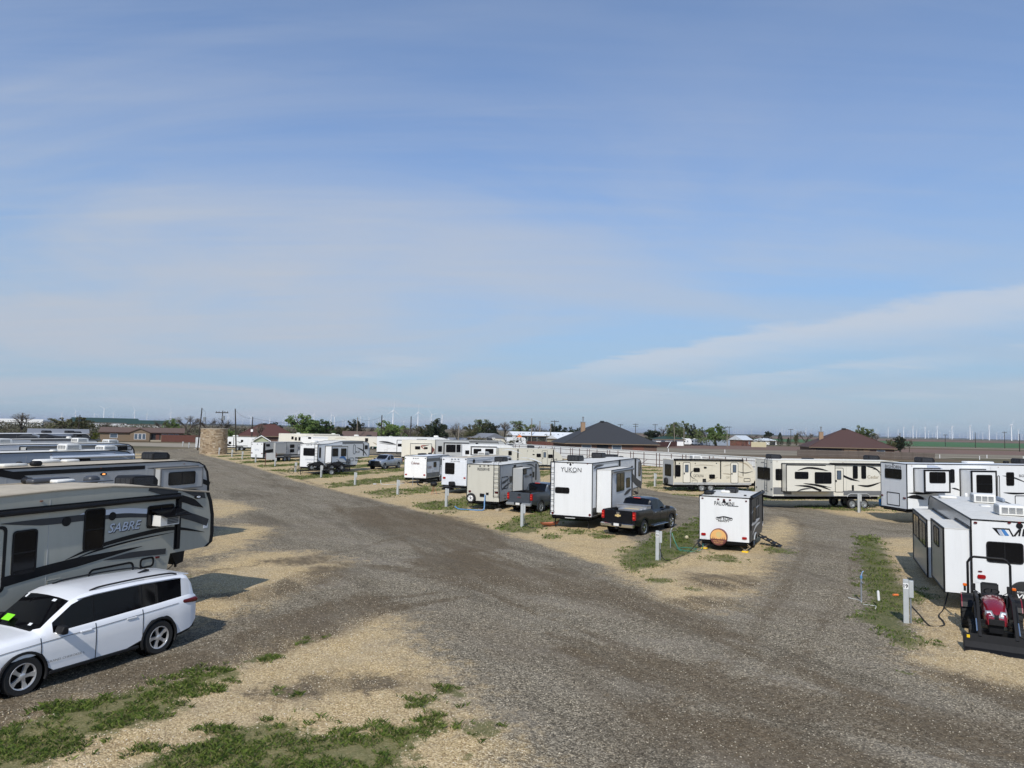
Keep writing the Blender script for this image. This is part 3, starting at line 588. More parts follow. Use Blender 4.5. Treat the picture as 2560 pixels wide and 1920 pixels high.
TRAILERS = [
 (dict(name='fifth_wheel_trailer',label='grey beige fifth wheel trailer lettered SABRE beside the white car',pos=(-14.35,12.32),th=20.5,L=11.25,h=3.72,b=0.62,kind='fw',w=2.5,body='sabre_gel',roof='roof_tan',cap='black_trim',nosecap=True,group='fifth wheels on the left row',top=[(0,3.62),(3,3.72),(6,3.8),(7.6,3.8),(9,3.68),(10,3.52),(11,3.4)],xs=9.3,trim='decal_tan'), [
  ('win','R',(4.99,1.91,5.58,2.95),0,dict()),
  ('win','R',(6.78,2.21,7.38,3.27),0,dict()),
  ('win','R',(8.71,2.55,9.66,3.18),0,dict()),
  ('ring','R',(3.93,1.59,4.86,3.1),0,dict(w=0.07,r=0.12)),
  ('panel','R',(9.71,1.83,9.94,3.34),0,dict(m='black_trim')),
  ('awning','R',(3.66,9.8,3.37),0,dict(m='black_trim')),
  ('sw','R',[(4.69,3.15),(5.78,3.08),(6.82,3.07)],0,dict(w=0.16,m='decal_grey',taper='start')),
  ('sw','R',[(7.34,3.04),(8.07,3.01),(8.72,2.94)],0,dict(w=0.15,m='decal_grey',taper='none')),
  ('sw','R',[(6.63,3.14),(6.82,3.16)],0,dict(w=0.07,m='decal_light',taper='start')),
  ('sw','R',[(7.35,3.14),(7.99,3.13),(8.71,3.04)],0,dict(w=0.14,m='decal_light',taper='none')),
  ('sw','R',[(4.79,1.82),(5.91,1.93),(7.09,2),(8.61,2.09)],0,dict(w=0.23,m='black_trim',taper='end')),
  ('sw','R',[(6.32,2.08),(7.07,2.26),(8.11,2.39),(9.27,2.46),(9.94,2.41),(10.89,2.19)],0,dict(w=0.12,m='black_trim',taper='both')),
  ('sw','R',[(6.57,2.07),(7.24,2.19),(8.3,2.29),(9.69,2.34)],0,dict(w=0.05,m='black_trim',taper='both')),
  ('sw','R',[(7.4,1.9),(8.32,1.9),(9.43,1.83)],0,dict(w=0.16,m='decal_grey',taper='start')),
  ('sw','R',[(8.75,3.71),(9.28,3.55),(9.75,3.43)],0,dict(w=0.22,m='decal_grey',taper='none')),
  ('sw','R',[(9.91,3.3),(10.34,3.16),(10.79,2.95)],0,dict(w=0.2,m='black_trim',taper='end')),
  ('sw','R',[(9.92,2.84),(10.46,2.67),(11,2.47)],0,dict(w=0.22,m='decal_grey',taper='none')),
  ('poly','R',[(9.78,3.57),(10.41,3.54),(10.79,3.44),(10.87,3.22),(10.51,3.28)],0,dict(m='decal_grey')),
  ('panel','R',(10.83,2.31,11,2.47),0,dict(m='sticker')),
  ('text','R',(7.49,2.59,8.53,2.83),0,dict(s='SABRE',m='decal_light',shear=0.3,shadow='grey_dark')),
  ('ring','R',(6.98,1.09,8.36,1.73),0,dict(w=0.05,r=0.15)),
  ('ring','R',(8.55,1.47,9.03,1.76),0,dict(w=0.05,r=0.1)),
  ('light','R',(9.07,1.68,9.2,1.73),0,dict(m='red_dark')),
  ('disc','R',(6.3,3.03),0,dict(r=0.12,m='black_trim')),
  ('disc','R',(7.6,3.02),0,dict(r=0.11,m='black_trim')),
  ('lampoval','R',(10.56,3.29),0,dict()),
  ('window_ac','R',(8.88,2.62,9.54,2.91),0,dict(awn=True)),
  ('ac','T',(10.15,0.8),0,dict(m='black')),
  ('roofbox','T',(6.89,1.04),0,dict(s=(0.25,0.25,0.16),m='black_plastic')),
  ('roofbox','T',(7.33,0.92),0,dict(s=(1.1,0.5,0.14),m='grey_dark')),
  ('roofbox','T',(7.63,0.99),0,dict(s=(0.35,0.35,0.08),m='ac_white')),
  ('roofbox','T',(7.52,0.57),0,dict(s=(0.55,0.35,0.1),m='ac_white')),
  ('roofbox','T',(8.53,0.71),0,dict(s=(0.35,0.35,0.22),m='grey_dark')),
  ('roofbox','T',(7.69,0.33),0,dict(s=(2.2,0.35,0.03),m='grey_dark')),
  ('wheels',[3.4,4.35]),
  ('pin',),
 ]),
 (dict(name='fifth_wheel_trailer',label='tan roofed fifth wheel with black roof air conditioner just behind the SABRE trailer',pos=(-19.9,23.93),th=21,L=11.8,h=3.78,b=0.7,kind='fw',w=2.5,body='grey_gel',roof='roof_tan',cap='black_trim',nosecap=True,group='fifth wheels on the left row',trim='black_trim'), [
  ('panel','R',(1.92,3.5,8.04,3.66),0,dict(m='black_trim')),
  ('sw','R',[(1.69,3.69),(2.42,3.52),(3.15,3.31)],0,dict(w=0.25,m='black_trim',taper='end')),
  ('slide','R',(8.56,2.54,11.01,3.51),0.35,dict(m='grey_gel',trim='grey_mid')),
  ('win','R',(9,2.74,10.54,3.33),0.35,dict()),
  ('sw','R',[(10.93,2.87),(11.44,2.76),(11.82,2.61)],0,dict(w=0.22,m='black_trim',taper='none')),
  ('lampoval','R',(6.03,3.39),0,dict(lit=True)),
  ('sw','R',[(8.15,3.53),(9.27,3.51),(10.61,3.52)],0,dict(w=0.08,m='black_trim',taper='both')),
  ('ac','T',(9.77,0.04),0,dict(m='black')),
  ('roofbox','T',(3.56,-0.75),0,dict(s=(0.4,0.25,0.2),m='black_plastic')),
  ('roofbox','T',(6.13,0.82),0,dict(s=(0.6,0.4,0.12),m='ac_white')),
  ('roofbox','T',(2.82,-0.51),0,dict(s=(0.9,0.5,0.12),m='roof_white')),
  ('roofbox','T',(5.09,0.8),0,dict(s=(0.9,0.5,0.16),m='ac_white')),
  ('roofbox','T',(3.44,-0),0,dict(s=(0.2,0.2,0.15),m='black_plastic')),
  ('wheels',[3.4,4.35]),
  ('pin',),
 ]),
 (dict(name='fifth_wheel_trailer',label='blue grey fifth wheel with two white roof air conditioners on the left row',pos=(-27.54,33.29),th=20,L=11,h=3.85,b=0.7,kind='fw',w=2.5,body='blue_grey',roof='roof_white',cap='blue_grey',nosecap=True,group='fifth wheels on the left row',trim='black_trim'), [
  ('awning','R',(5.5,10.71,3.55),0,dict(m='decal_light')),
  ('sw','R',[(8.41,3.71),(9.49,3.63),(10.47,3.34)],0,dict(w=0.1,m='decal_light',taper='both')),
  ('win','R',(6.85,3.27,7.85,3.46),0,dict()),
  ('ac','T',(7.45,-0.1),0,dict(m='white')),
  ('ac','T',(10.37,0.52),0,dict(m='white')),
  ('roofbox','T',(5.85,-0.94),0,dict(s=(0.3,0.3,0.1),m='ac_white')),
  ('wheels',[3.4,4.35]),
 ]),
 (dict(name='fifth_wheel_trailer',label='white roofed fifth wheel with dark framed slide, fourth from the front of the left row',pos=(-35.61,47.62),th=20,L=11.5,h=3.85,b=0.7,kind='fw',w=2.5,body='white_alu',roof='roof_white',cap='black_trim',nosecap=True,group='fifth wheels on the left row',trim='black_trim'), [
  ('slide','R',(1.99,3.31,10.6,3.67),0.6,dict(m='grey_gel',trim='black_trim')),
  ('win','R',(9.21,3.34,10.16,3.62),0.6,dict()),
  ('ac','T',(8.14,0.8),0,dict(m='white')),
  ('ac','T',(10.88,0.8),0,dict(m='white')),
  ('ac','T',(2.18,0.8),0,dict(m='white')),
  ('wheels',[3.4,4.35]),
 ]),
 (dict(name='travel_trailer',label='long white roofed trailer behind the fourth unit of the left row',pos=(-47.44,64.09),th=20,L=11,h=3.75,b=0.7,kind='tt',w=2.5,body='white_gel',roof='roof_white',cap='white_gel',trim='black_trim',group='trailers on the left row'), [
  ('panel','R',(3.47,3.57,10.92,3.74),0,dict(m='grey_mid')),
  ('roofbox','T',(6.75,0.87),0,dict(s=(1,0.6,0.2),m='black_plastic')),
  ('roofbox','T',(9.06,0.97),0,dict(s=(0.4,0.4,0.2),m='ac_white')),
  ('wheels',[4.5,5.4]),
 ]),
 (dict(name='motorhome',label='long black motorhome with a white roof line and two roof air conditioners',pos=(-62.47,85.69),th=20,L=12.5,h=3.9,b=0.45,kind='tt',w=2.55,body='grey_dark',roof='white_bright',cap='black_trim',trim='white_bright',group='trailers on the left row',cat='motorhome'), [
  ('sw','R',[(2.37,3.57),(3.28,3.72),(5.03,3.49)],0,dict(w=0.3,m='grey_mid',taper='both')),
  ('sw','R',[(4.05,3.84),(4.54,3.68),(5.03,3.55)],0,dict(w=0.35,m='decal_light',taper='none')),
  ('sw','R',[(5.98,3.86),(8,3.72),(9.74,3.76)],0,dict(w=0.3,m='decal_silver',taper='both')),
  ('win','R',(10.2,3.54,10.92,3.72),0,dict()),
  ('ac','T',(7.51,0.82),0,dict(m='black')),
  ('ac','T',(10.76,0.82),0,dict(m='black')),
  ('ac','T',(11.8,0.82),0,dict(m='black')),
  ('wheels',[3.2,9.6]),
 ]),
 (dict(name='fifth_wheel_trailer',label='tall white fifth wheel lettered YUKON beside the black pickup',pos=(3.45,40.45),th=24.4,L=11.3,h=3.73,b=0.74,kind='fw',w=2.5,body='white_gel',roof='roof_white',cap='grey_mid',nosecap=True,trim='black_trim',group='trailers with their rears to the gravel road',under='black_trim'), [
  ('ladder','B',(0.03,0.91,0.29,3.77),0,dict()),
  ('win','B',(0.29,1.97,1.16,2.31),0,dict()),
  ('text','B',(0.62,3.2,1.86,3.45),0,dict(s='YUKON',m='grey_dark',serif=True)),
  ('text','B',(0.91,3.15,1.57,3.21),0,dict(s='DUTCHMEN',m='grey_mid')),
  ('disc','B',(1.04,3.69),0,dict(r=0.04,m='black_trim')),
  ('disc','B',(1.19,3.7),0,dict(r=0.04,m='black_trim')),
  ('disc','B',(1.35,3.7),0,dict(r=0.04,m='black_trim')),
  ('disc','B',(1.2,3.61),0,dict(r=0.06,m='black_trim')),
  ('disc','B',(2.21,3.7),0,dict(r=0.04,m='red_dark')),
  ('disc','B',(0.16,0.83),0,dict(r=0.07,m='red_dark')),
  ('disc','B',(2.38,0.85),0,dict(r=0.07,m='red_dark')),
  ('slide','R',(0.76,0.92,5.11,3.35),0.9,dict(m='white_gel',trim='black_trim',topper=True)),
  ('win','R',(1.71,2.05,3.37,3.12),0.9,dict()),
  ('win','R',(3.8,2.15,4.64,2.75),0.9,dict()),
  ('sw','R',[(3.32,1.77),(4.1,1.9),(4.95,2.02)],0.91,dict(w=0.22,m='decal_grey',taper='both')),
  ('panel','R',(8.38,1.13,8.78,3.26),0,dict(m='black_trim')),
  ('panel','R',(9.26,2.08,9.68,3.7),0,dict(m='black_trim')),
  ('win','R',(10.27,2.47,10.88,3.49),0,dict()),
  ('sw','R',[(8.66,2.51),(9.94,2.08),(11.16,1.8)],0,dict(w=0.5,m='decal_grey',taper='none')),
  ('sw','R',[(9.03,1.56),(9.73,1.39),(10.32,1.28)],0,dict(w=0.2,m='black_trim',taper='both')),
  ('sw','R',[(0.14,3.39),(0.86,3.53),(2.2,3.56)],0,dict(w=0.16,m='decal_grey',taper='both')),
  ('sw','R',[(0.14,3.26),(0.86,3.4),(1.86,3.44)],0,dict(w=0.1,m='decal_silver',taper='both')),
  ('panel','R',(0.05,3.58,5.25,3.72),0,dict(m='grey_gel')),
  ('panel','R',(5.31,3.35,5.75,3.77),0,dict(m='black_trim')),
  ('ring','R',(8.92,1.29,10.2,1.76),0,dict(w=0.05)),
  ('panel','R',(0.15,0.66,1.09,1.22),0,dict(m='black_trim')),
  ('ac','T',(1.49,0.27),0,dict(m='black')),
  ('ac','T',(7.37,0.69),0,dict(m='black')),
  ('ac','T',(10.8,0.8),0,dict(m='black')),
  ('roofbox','T',(10.8,0.13),0,dict(s=(0.35,0.35,0.25),m='black_plastic')),
  ('roofbox','T',(10.8,-0.62),0,dict(s=(0.3,0.3,0.08),m='ac_white')),
  ('wheels',[4.3,5.25]),
  ('jackleg',0.3),
  ('railrear',),
 ]),
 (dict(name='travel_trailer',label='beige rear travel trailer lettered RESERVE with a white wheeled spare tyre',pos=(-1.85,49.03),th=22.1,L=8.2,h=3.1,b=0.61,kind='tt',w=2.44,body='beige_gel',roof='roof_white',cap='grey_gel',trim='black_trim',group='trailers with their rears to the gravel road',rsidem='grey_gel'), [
  ('ladder','B',(2.01,0.94,2.43,3.2),0,dict()),
  ('text','B',(0.78,2.68,1.69,2.87),0,dict(s='RESERVE',m='grey_dark')),
  ('light','B',(0.12,2.93,0.24,2.99),0,dict(m='black_trim')),
  ('light','B',(0.91,2.96,1.03,3.02),0,dict(m='black_trim')),
  ('light','B',(1.23,2.98,1.34,3.03),0,dict(m='black_trim')),
  ('light','B',(1.53,2.99,1.65,3.05),0,dict(m='black_trim')),
  ('light','B',(0.14,1.16,0.32,1.29),0,dict(m='red_dark')),
  ('light','B',(2.13,1.18,2.35,1.31),0,dict(m='red_dark')),
  ('panel','B',(1,0.9,1.34,1.12),0.03,dict(m='black_trim')),
  ('panel','B',(1.47,1.05,1.66,1.2),0.03,dict(m='black_trim')),
  ('spare','B',(0.4,0.79),0,dict(r=0.33)),
  ('ring','R',(0.32,1.44,1.51,2.28),0,dict(w=0.05)),
  ('win','R',(1.77,1.85,2.38,2.25),0,dict()),
  ('sw','R',[(0.3,1.84),(0.91,1.92),(1.69,2.11)],0,dict(w=0.18,m='decal_grey',taper='both')),
  ('sw','R',[(0.32,1.37),(1.08,1.61),(2.19,1.84)],0,dict(w=0.15,m='decal_grey',taper='both')),
  ('panel','R',(2.5,1.31,3.01,3.02),0,dict(m='black_trim')),
  ('slide','R',(2.33,0.95,4.18,2.81),0.8,dict(m='grey_gel',trim='black_trim')),
  ('win','R',(2.44,2.37,2.99,2.77),0.8,dict()),
  ('win','R',(3.62,2.2,4.01,2.36),0.8,dict()),
  ('text','R',(2.63,2.13,3.5,2.29),0.8,dict(s='RESERVE',m='grey_dark')),
  ('panel','R',(6.45,1.91,6.83,2.34),0,dict(m='black_trim')),
  ('panel','R',(7.02,1.68,7.33,2.95),0,dict(m='black_trim')),
  ('sw','R',[(5.07,2.96),(6.18,2.88),(7.06,2.62)],0,dict(w=0.1,m='decal_grey',taper='both')),
  ('ac','T',(4.53,0.6),0,dict(m='black')),
  ('roofbox','T',(7.7,0.81),0,dict(s=(0.5,0.35,0.22),m='black_plastic')),
  ('roofbox','T',(2.21,0.7),0,dict(s=(0.7,0.45,0.1),m='black_plastic')),
  ('roofbox','T',(7.7,0.36),0,dict(s=(0.3,0.3,0.08),m='ac_white')),
  ('wheels',[3.6,4.5]),
  ('scissor',),
 ]),
 (dict(name='travel_trailer',label='corrugated white travel trailer with one big dark rear window',pos=(-4.82,61.3),th=27,L=8.9,h=3.04,b=0.67,kind='tt',w=2.44,body='white_alu',roof='roof_tan',cap='blue_grey',trim='white_alu',group='trailers with their rears to the gravel road',ribs=['B','R']), [
  ('win','B',(0.31,1.62,1.27,2.59),0,dict()),
  ('text','B',(0.86,2.65,1.8,2.76),0,dict(s='JAY FEATHER',m='decal_grey',spacing=1.1)),
  ('light','B',(0.08,2.83,0.22,2.9),0,dict(m='grey_dark')),
  ('light','B',(0.92,2.86,1.06,2.93),0,dict(m='grey_dark')),
  ('light','B',(1.24,2.88,1.38,2.94),0,dict(m='grey_dark')),
  ('light','B',(1.57,2.89,1.71,2.95),0,dict(m='grey_dark')),
  ('light','B',(2.3,2.91,2.44,2.98),0,dict(m='grey_dark')),
  ('light','B',(0.13,1.19,0.39,1.36),0,dict(m='red_lens')),
  ('light','B',(2.19,1.29,2.39,1.41),0,dict(m='red_lens')),
  ('panel','B',(0.16,1.04,0.42,1.21),0,dict(m='sticker')),
  ('sw','R',[(0.26,2.83),(2.52,2.8),(4.94,2.89)],0,dict(w=0.14,m='decal_silver',taper='both')),
  ('win','R',(1,2.61,1.37,2.91),0,dict()),
  ('win','R',(7.72,2.56,8.26,2.81),0,dict()),
  ('ac','T',(5.95,0.46),0,dict(m='white')),
  ('roofbox','T',(2.69,-0.05),0,dict(s=(0.7,0.4,0.12),m='roof_white')),
  ('wheels',[4.2,5.1]),
  ('rearbox',),
 ]),
 (dict(name='travel_trailer',label='small white ribbed travel trailer with a dark grey lower side band',pos=(-9.45,71.06),th=18,L=6.4,h=2.72,b=0.57,kind='tt',w=2.44,body='white_bright',roof='white_bright',cap='grey_gel',trim='black_trim',group='trailers with their rears to the gravel road',ribs=['B'],rsidem='white_alu'), [
  ('text','B',(0.76,1.9,1.66,2.17),0,dict(s='Coleman',m='decal_brown',shear=0.2,under='decal_blue')),
  ('light','B',(0.07,2.43,0.18,2.51),0,dict(m='grey_dark')),
  ('light','B',(0.95,2.46,1.07,2.54),0,dict(m='grey_dark')),
  ('light','B',(1.2,2.47,1.32,2.54),0,dict(m='grey_dark')),
  ('light','B',(1.43,2.47,1.54,2.55),0,dict(m='grey_dark')),
  ('light','B',(2.23,2.5,2.35,2.58),0,dict(m='grey_dark')),
  ('light','B',(0.11,0.81,0.33,0.94),0,dict(m='red_lens')),
  ('light','B',(2.12,0.82,2.33,0.96),0,dict(m='red_lens')),
  ('panel','R',(0.03,2.19,4.24,2.52),0,dict(m='grey_mid')),
  ('panel','R',(0.12,0.58,4.34,1.08),0,dict(m='grey_mid')),
  ('text','R',(0.22,1.52,1.11,1.83),0,dict(s='Coleman',m='decal_brown')),
  ('win','R',(1.63,1.58,2.31,2.12),0,dict()),
  ('door','R',(3.15,0.81,3.78,2.59),0,dict(m='white_bright')),
  ('roofbox','T',(3.29,0.84),0,dict(s=(1,0.6,0.16),m='black_plastic')),
  ('roofbox','T',(5.51,0.96),0,dict(s=(0.35,0.35,0.2),m='black_plastic')),
  ('wheels',[3.6]),
  ('scissor',),
 ]),
 (dict(name='fifth_wheel_trailer',label='white fifth wheel with rear ladder and big rear window behind the loaded black utility trailer',pos=(-23.33,82.46),th=22.2,L=10.6,h=3.5,b=0.8,kind='fw',w=2.5,body='white_gel',roof='roof_white',cap='blue_grey',nosecap=True,trim='black_trim',group='trailers with their rears to the gravel road',top=[(0,3.42),(2,3.46),(4.5,3.75),(6.5,3.78),(9,3.72),(10,3.58),(10.4,3.4)]), [
  ('ladder','B',(2.07,1.34,2.56,3.4),0,dict()),
  ('win','B',(0.48,2.08,2.1,2.97),0,dict()),
  ('text','B',(0.77,1.58,2.02,1.74),0,dict(s='XANADU',m='decal_silver')),
  ('light','B',(0.16,3.26,0.29,3.34),0,dict(m='grey_dark')),
  ('light','B',(0.9,3.28,1.03,3.36),0,dict(m='grey_dark')),
  ('light','B',(1.15,3.29,1.28,3.37),0,dict(m='grey_dark')),
  ('light','B',(1.48,3.3,1.61,3.38),0,dict(m='grey_dark')),
  ('slide','R',(1.37,1.21,4.56,3.19),0.9,dict(m='white_gel',trim='black_trim')),
  ('win','R',(1.51,2.02,2.62,2.96),0.9,dict()),
  ('win','R',(3.19,2,4.26,2.93),0.9,dict()),
  ('panel','R',(0.24,1.86,0.6,3.06),0,dict(m='black_trim')),
  ('sw','R',[(2.83,1.83),(3.75,1.87),(4.36,1.37)],0.91,dict(w=0.3,m='decal_blue',taper='both')),
  ('ring','R',(6.95,2.13,7.44,3.32),0,dict(w=0.06,r=0.2)),
  ('panel','R',(9.12,1.9,9.32,3.44),0,dict(m='black_trim')),
  ('win','R',(9.46,2.7,10.14,3.21),0,dict()),
  ('sw','R',[(7.63,2.98),(9.18,2.49),(10.13,1.81)],0,dict(w=0.18,m='decal_grey',taper='both')),
  ('text','R',(7.54,2.3,8.42,2.51),0,dict(s='KZ',m='decal_grey')),
  ('ring','R',(6.24,1.29,7.09,1.71),0,dict(w=0.05)),
  ('ring','R',(7.41,1.29,8.22,1.72),0,dict(w=0.05)),
  ('sw','R',[(7.46,1.66),(8.47,1.56),(9.48,1.68)],0,dict(w=0.12,m='decal_grey',taper='both')),
  ('panel','R',(4.69,3.42,9.12,3.68),0,dict(m='grey_mid')),
  ('roofbox','T',(2.11,0.87),0,dict(s=(0.9,0.6,0.3),m='ac_white')),
  ('wheels',[4.2,5.1]),
 ]),
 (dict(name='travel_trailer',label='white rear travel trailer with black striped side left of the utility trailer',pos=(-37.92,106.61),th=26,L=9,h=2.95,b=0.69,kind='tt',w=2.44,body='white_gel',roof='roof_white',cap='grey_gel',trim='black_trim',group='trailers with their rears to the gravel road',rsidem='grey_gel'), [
  ('text','B',(0.71,1.65,1.68,1.96),0,dict(s='VIV',m='decal_silver')),
  ('light','B',(0.09,2.59,0.28,2.69),0,dict(m='grey_dark')),
  ('light','B',(1.17,2.62,1.36,2.72),0,dict(m='grey_dark')),
  ('light','B',(2.03,2.64,2.21,2.74),0,dict(m='grey_dark')),
  ('light','B',(0.1,1.24,0.31,1.41),0,dict(m='red_dark')),
  ('light','B',(2.13,1.23,2.36,1.37),0,dict(m='red_dark')),
  ('panel','R',(0.08,0.56,0.41,2.85),0,dict(m='black_trim')),
  ('win','R',(0.54,2.33,1.29,2.71),0,dict()),
  ('sw','R',[(0.37,1.51),(1.53,1.66),(2.47,1.73)],0,dict(w=0.5,m='black_trim',taper='none')),
  ('panel','R',(0.4,0.63,2.04,1.28),0,dict(m='white_alu')),
  ('slide','R',(2.09,1.25,4.32,2.87),0.35,dict(m='grey_gel',trim='grey_gel')),
  ('panel','R',(2.03,0.88,7.88,1.06),0,dict(m='black_trim')),
  ('panel','R',(2.05,0.6,7.89,0.74),0,dict(m='decal_grey')),
  ('win','R',(5.52,2.05,6.48,2.59),0,dict()),
  ('win','R',(5.56,1.36,6.47,1.87),0,dict()),
  ('door','R',(7.24,1,7.75,2.43),0,dict(m='white_gel')),
  ('wheels',[4.6,5.5]),
  ('ladder','R',(4.19,1.29,4.69,2.82),0,dict()),
 ]),
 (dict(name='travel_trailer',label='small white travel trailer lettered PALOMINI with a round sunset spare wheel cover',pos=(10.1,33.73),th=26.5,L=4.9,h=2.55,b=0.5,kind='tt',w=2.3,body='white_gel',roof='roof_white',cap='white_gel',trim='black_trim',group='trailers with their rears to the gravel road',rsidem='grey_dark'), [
  ('text','B',(0.7,2.14,1.61,2.33),0,dict(s='PALOMINI',m='grey_dark',spacing=1)),
  ('text','B',(1.3,2.13,1.8,2.16),0,dict(s='__________',m='grey_dark')),
  ('light','B',(0.1,2.41,0.2,2.46),0,dict(m='red_dark')),
  ('light','B',(0.83,2.39,0.93,2.45),0,dict(m='red_dark')),
  ('light','B',(1.1,2.39,1.2,2.45),0,dict(m='red_dark')),
  ('light','B',(1.37,2.39,1.47,2.45),0,dict(m='red_dark')),
  ('light','B',(2.1,2.38,2.19,2.44),0,dict(m='red_dark')),
  ('disc','B',(1.15,2.33),0,dict(r=0.07,m='black_trim')),
  ('light','B',(0.09,0.68,0.31,0.8),0,dict(m='red_lens')),
  ('light','B',(1.96,0.64,2.18,0.75),0,dict(m='red_lens')),
  ('panel','B',(0.07,0.54,0.37,0.65),0,dict(m='sticker')),
  ('text','B',(0.77,1.46,1.54,1.6),0,dict(s='OFF ROAD',m='grey_dark',shear=0.1)),
  ('text','B',(0.88,1.38,1.4,1.47),0,dict(s='READY',m='black_trim')),
  ('sw','B',[(0.82,1.55),(1.15,1.62),(1.5,1.56)],0,dict(w=0.05,m='black_trim',taper='none')),
  ('win','R',(1.04,1.31,1.93,2.02),0,dict()),
  ('awning','R',(0.33,4.49,2.53),0,dict(m='black_trim')),
  ('ring','R',(2.28,1.37,3.09,2.37),0,dict(w=0.06)),
  ('sw','R',[(0.46,1.24),(1.76,1.28),(3.51,1.29)],0,dict(w=0.2,m='white_gel',taper='both')),
  ('sw','R',[(0.77,0.75),(2.09,1.06),(3.69,1.08)],0,dict(w=0.14,m='white_gel',taper='both')),
  ('sw','R',[(0.47,1.77),(1.44,1.91),(3.53,1.97)],0,dict(w=0.1,m='decal_silver',taper='both')),
  ('cover','B',(0.93,0.68),0,dict(r=0.4)),
  ('acbase','T',(2.27,0.04),0,dict()),
  ('ac','T',(2.28,0.02),0,dict(m='black',small=True)),
  ('roofbox','T',(0.92,0.87),0,dict(s=(0.7,0.4,0.16),m='black_plastic')),
  ('roofbox','T',(0.99,-0.81),0,dict(s=(0.12,0.12,0.06),m='black_plastic')),
  ('roofbox','T',(2.17,0.85),0,dict(s=(0.12,0.12,0.06),m='black_plastic')),
  ('roofbox','T',(2.09,0.27),0,dict(s=(0.5,0.45,0.14),m='ac_white')),
  ('wheels',[1.9]),
  ('scissor','yellow'),
  ('steps',2.9),
 ]),
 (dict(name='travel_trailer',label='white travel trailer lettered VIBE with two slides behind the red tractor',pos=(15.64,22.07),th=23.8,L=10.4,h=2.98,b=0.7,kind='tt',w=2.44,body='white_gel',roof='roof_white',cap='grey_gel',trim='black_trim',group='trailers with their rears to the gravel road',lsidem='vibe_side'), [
  ('light','B',(0.07,2.85,0.17,2.91),0,dict(m='red_dark')),
  ('light','B',(0.96,2.91,1.05,2.97),0,dict(m='red_dark')),
  ('light','B',(1.22,2.93,1.31,2.99),0,dict(m='red_dark')),
  ('disc','B',(1.27,2.86),0,dict(r=0.09,m='black_trim')),
  ('win','B',(0.39,1.69,1.36,2.33),0,dict()),
  ('poly','B',[(0.56,2.75),(0.74,2.75),(0.83,2.54),(0.74,2.53)],0,dict(m='black_trim')),
  ('poly','B',[(0.68,2.71),(0.77,2.71),(0.86,2.53),(0.77,2.52)],0,dict(m='decal_silver')),
  ('poly','B',[(0.79,2.71),(0.89,2.71),(1,2.54),(0.89,2.53)],0,dict(m='decal_blue')),
  ('poly','B',[(0.56,2.75),(1.01,2.76),(1.11,2.55),(1.24,2.75),(1.3,2.75),(1.16,2.53),(1.08,2.52),(0.99,2.72),(0.59,2.72)],0,dict(m='black_trim')),
  ('text','B',(1.23,2.55,1.73,2.77),0,dict(s='IBE',m='black_trim',shear=0.15)),
  ('light','B',(0.14,1.16,0.36,1.28),0,dict(m='red_lens')),
  ('light','B',(0.16,1.37,0.27,1.4),0,dict(m='red_dark')),
  ('panel','B',(0.09,1.02,0.19,1.11),0,dict(m='sticker')),
  ('cover2','B',(1.34,0.79),0,dict(r=0.4)),
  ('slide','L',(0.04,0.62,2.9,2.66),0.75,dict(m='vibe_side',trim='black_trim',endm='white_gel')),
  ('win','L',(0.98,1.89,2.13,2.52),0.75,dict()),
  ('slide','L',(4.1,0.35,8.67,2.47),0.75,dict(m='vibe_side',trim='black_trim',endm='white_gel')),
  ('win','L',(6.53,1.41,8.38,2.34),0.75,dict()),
  ('win','L',(4.4,1.4,6.37,2.3),0.75,dict()),
  ('ac','T',(6.66,-0.23),0,dict(m='white')),
  ('ac','T',(1.96,-0.17),0,dict(m='white')),
  ('roofbox','T',(8.37,0.71),0,dict(s=(0.6,0.6,0.1),m='ac_white')),
  ('roofbox','T',(4.84,0.01),0,dict(s=(0.5,0.3,0.06),m='ac_white')),
  ('roofbox','T',(8.08,-1.09),0,dict(s=(1.2,0.1,0.15),m='blue_grey')),
  ('roofbox','T',(9.62,-0.14),0,dict(s=(0.12,0.12,0.25),m='ac_white')),
  ('wheels',[5.2,6.2]),
  ('scissor',),
 ]),
 (dict(name='fifth_wheel_trailer',label='long white fifth wheel lettered BIGHORN at the right edge',pos=(24.95,46.49),th=82,L=13,h=3.84,b=0.98,kind='fw',w=2.5,body='white_gel',roof='white_bright',cap='white_gel',trim='black_trim',group='fifth wheels along the back row',rtrim=True), [
  ('win','B',(0.43,2.82,2.04,3.46),0,dict()),
  ('text','B',(0.46,3.49,1.99,3.7),0,dict(s='BIGHORN',m='grey_dark',serif=True)),
  ('ring','B',(0.58,1.09,1.83,1.94),0,dict(w=0.05,r=0.05)),
  ('disc','B',(1.23,3.74),0,dict(r=0.05,m='black_trim')),
  ('light','B',(0.03,1.6,0.21,1.7),0,dict(m='red_dark')),
  ('light','B',(2.15,1.61,2.4,1.71),0,dict(m='red_dark')),
  ('panel','B',(0.01,1.41,0.27,1.6),0,dict(m='sticker')),
  ('slide','R',(0.5,2.09,2.31,3.54),0.9,dict(m='white_gel',trim='black_trim',wide=True)),
  ('win','R',(0.86,2.7,1.98,3.4),0.9,dict()),
  ('win','R',(3.04,2.67,3.35,3.54),0,dict()),
  ('slide','R',(3.75,1.78,5.56,3.52),0.9,dict(m='white_gel',trim='black_trim',wide=True)),
  ('win','R',(4.11,2.09,5.23,3.25),0.9,dict()),
  ('win','R',(7.05,2.52,7.62,3.39),0,dict()),
  ('text','R',(8,3.08,8.89,3.25),0,dict(s='BIGHORN',m='grey_dark',serif=True)),
  ('sw','R',[(3.12,2.34),(3.45,2.28),(3.78,2.17)],0,dict(w=0.1,m='black_trim',taper='both')),
  ('sw','R',[(1.42,3.67),(1.95,3.66),(2.55,3.55)],0,dict(w=0.2,m='decal_silver',taper='end')),
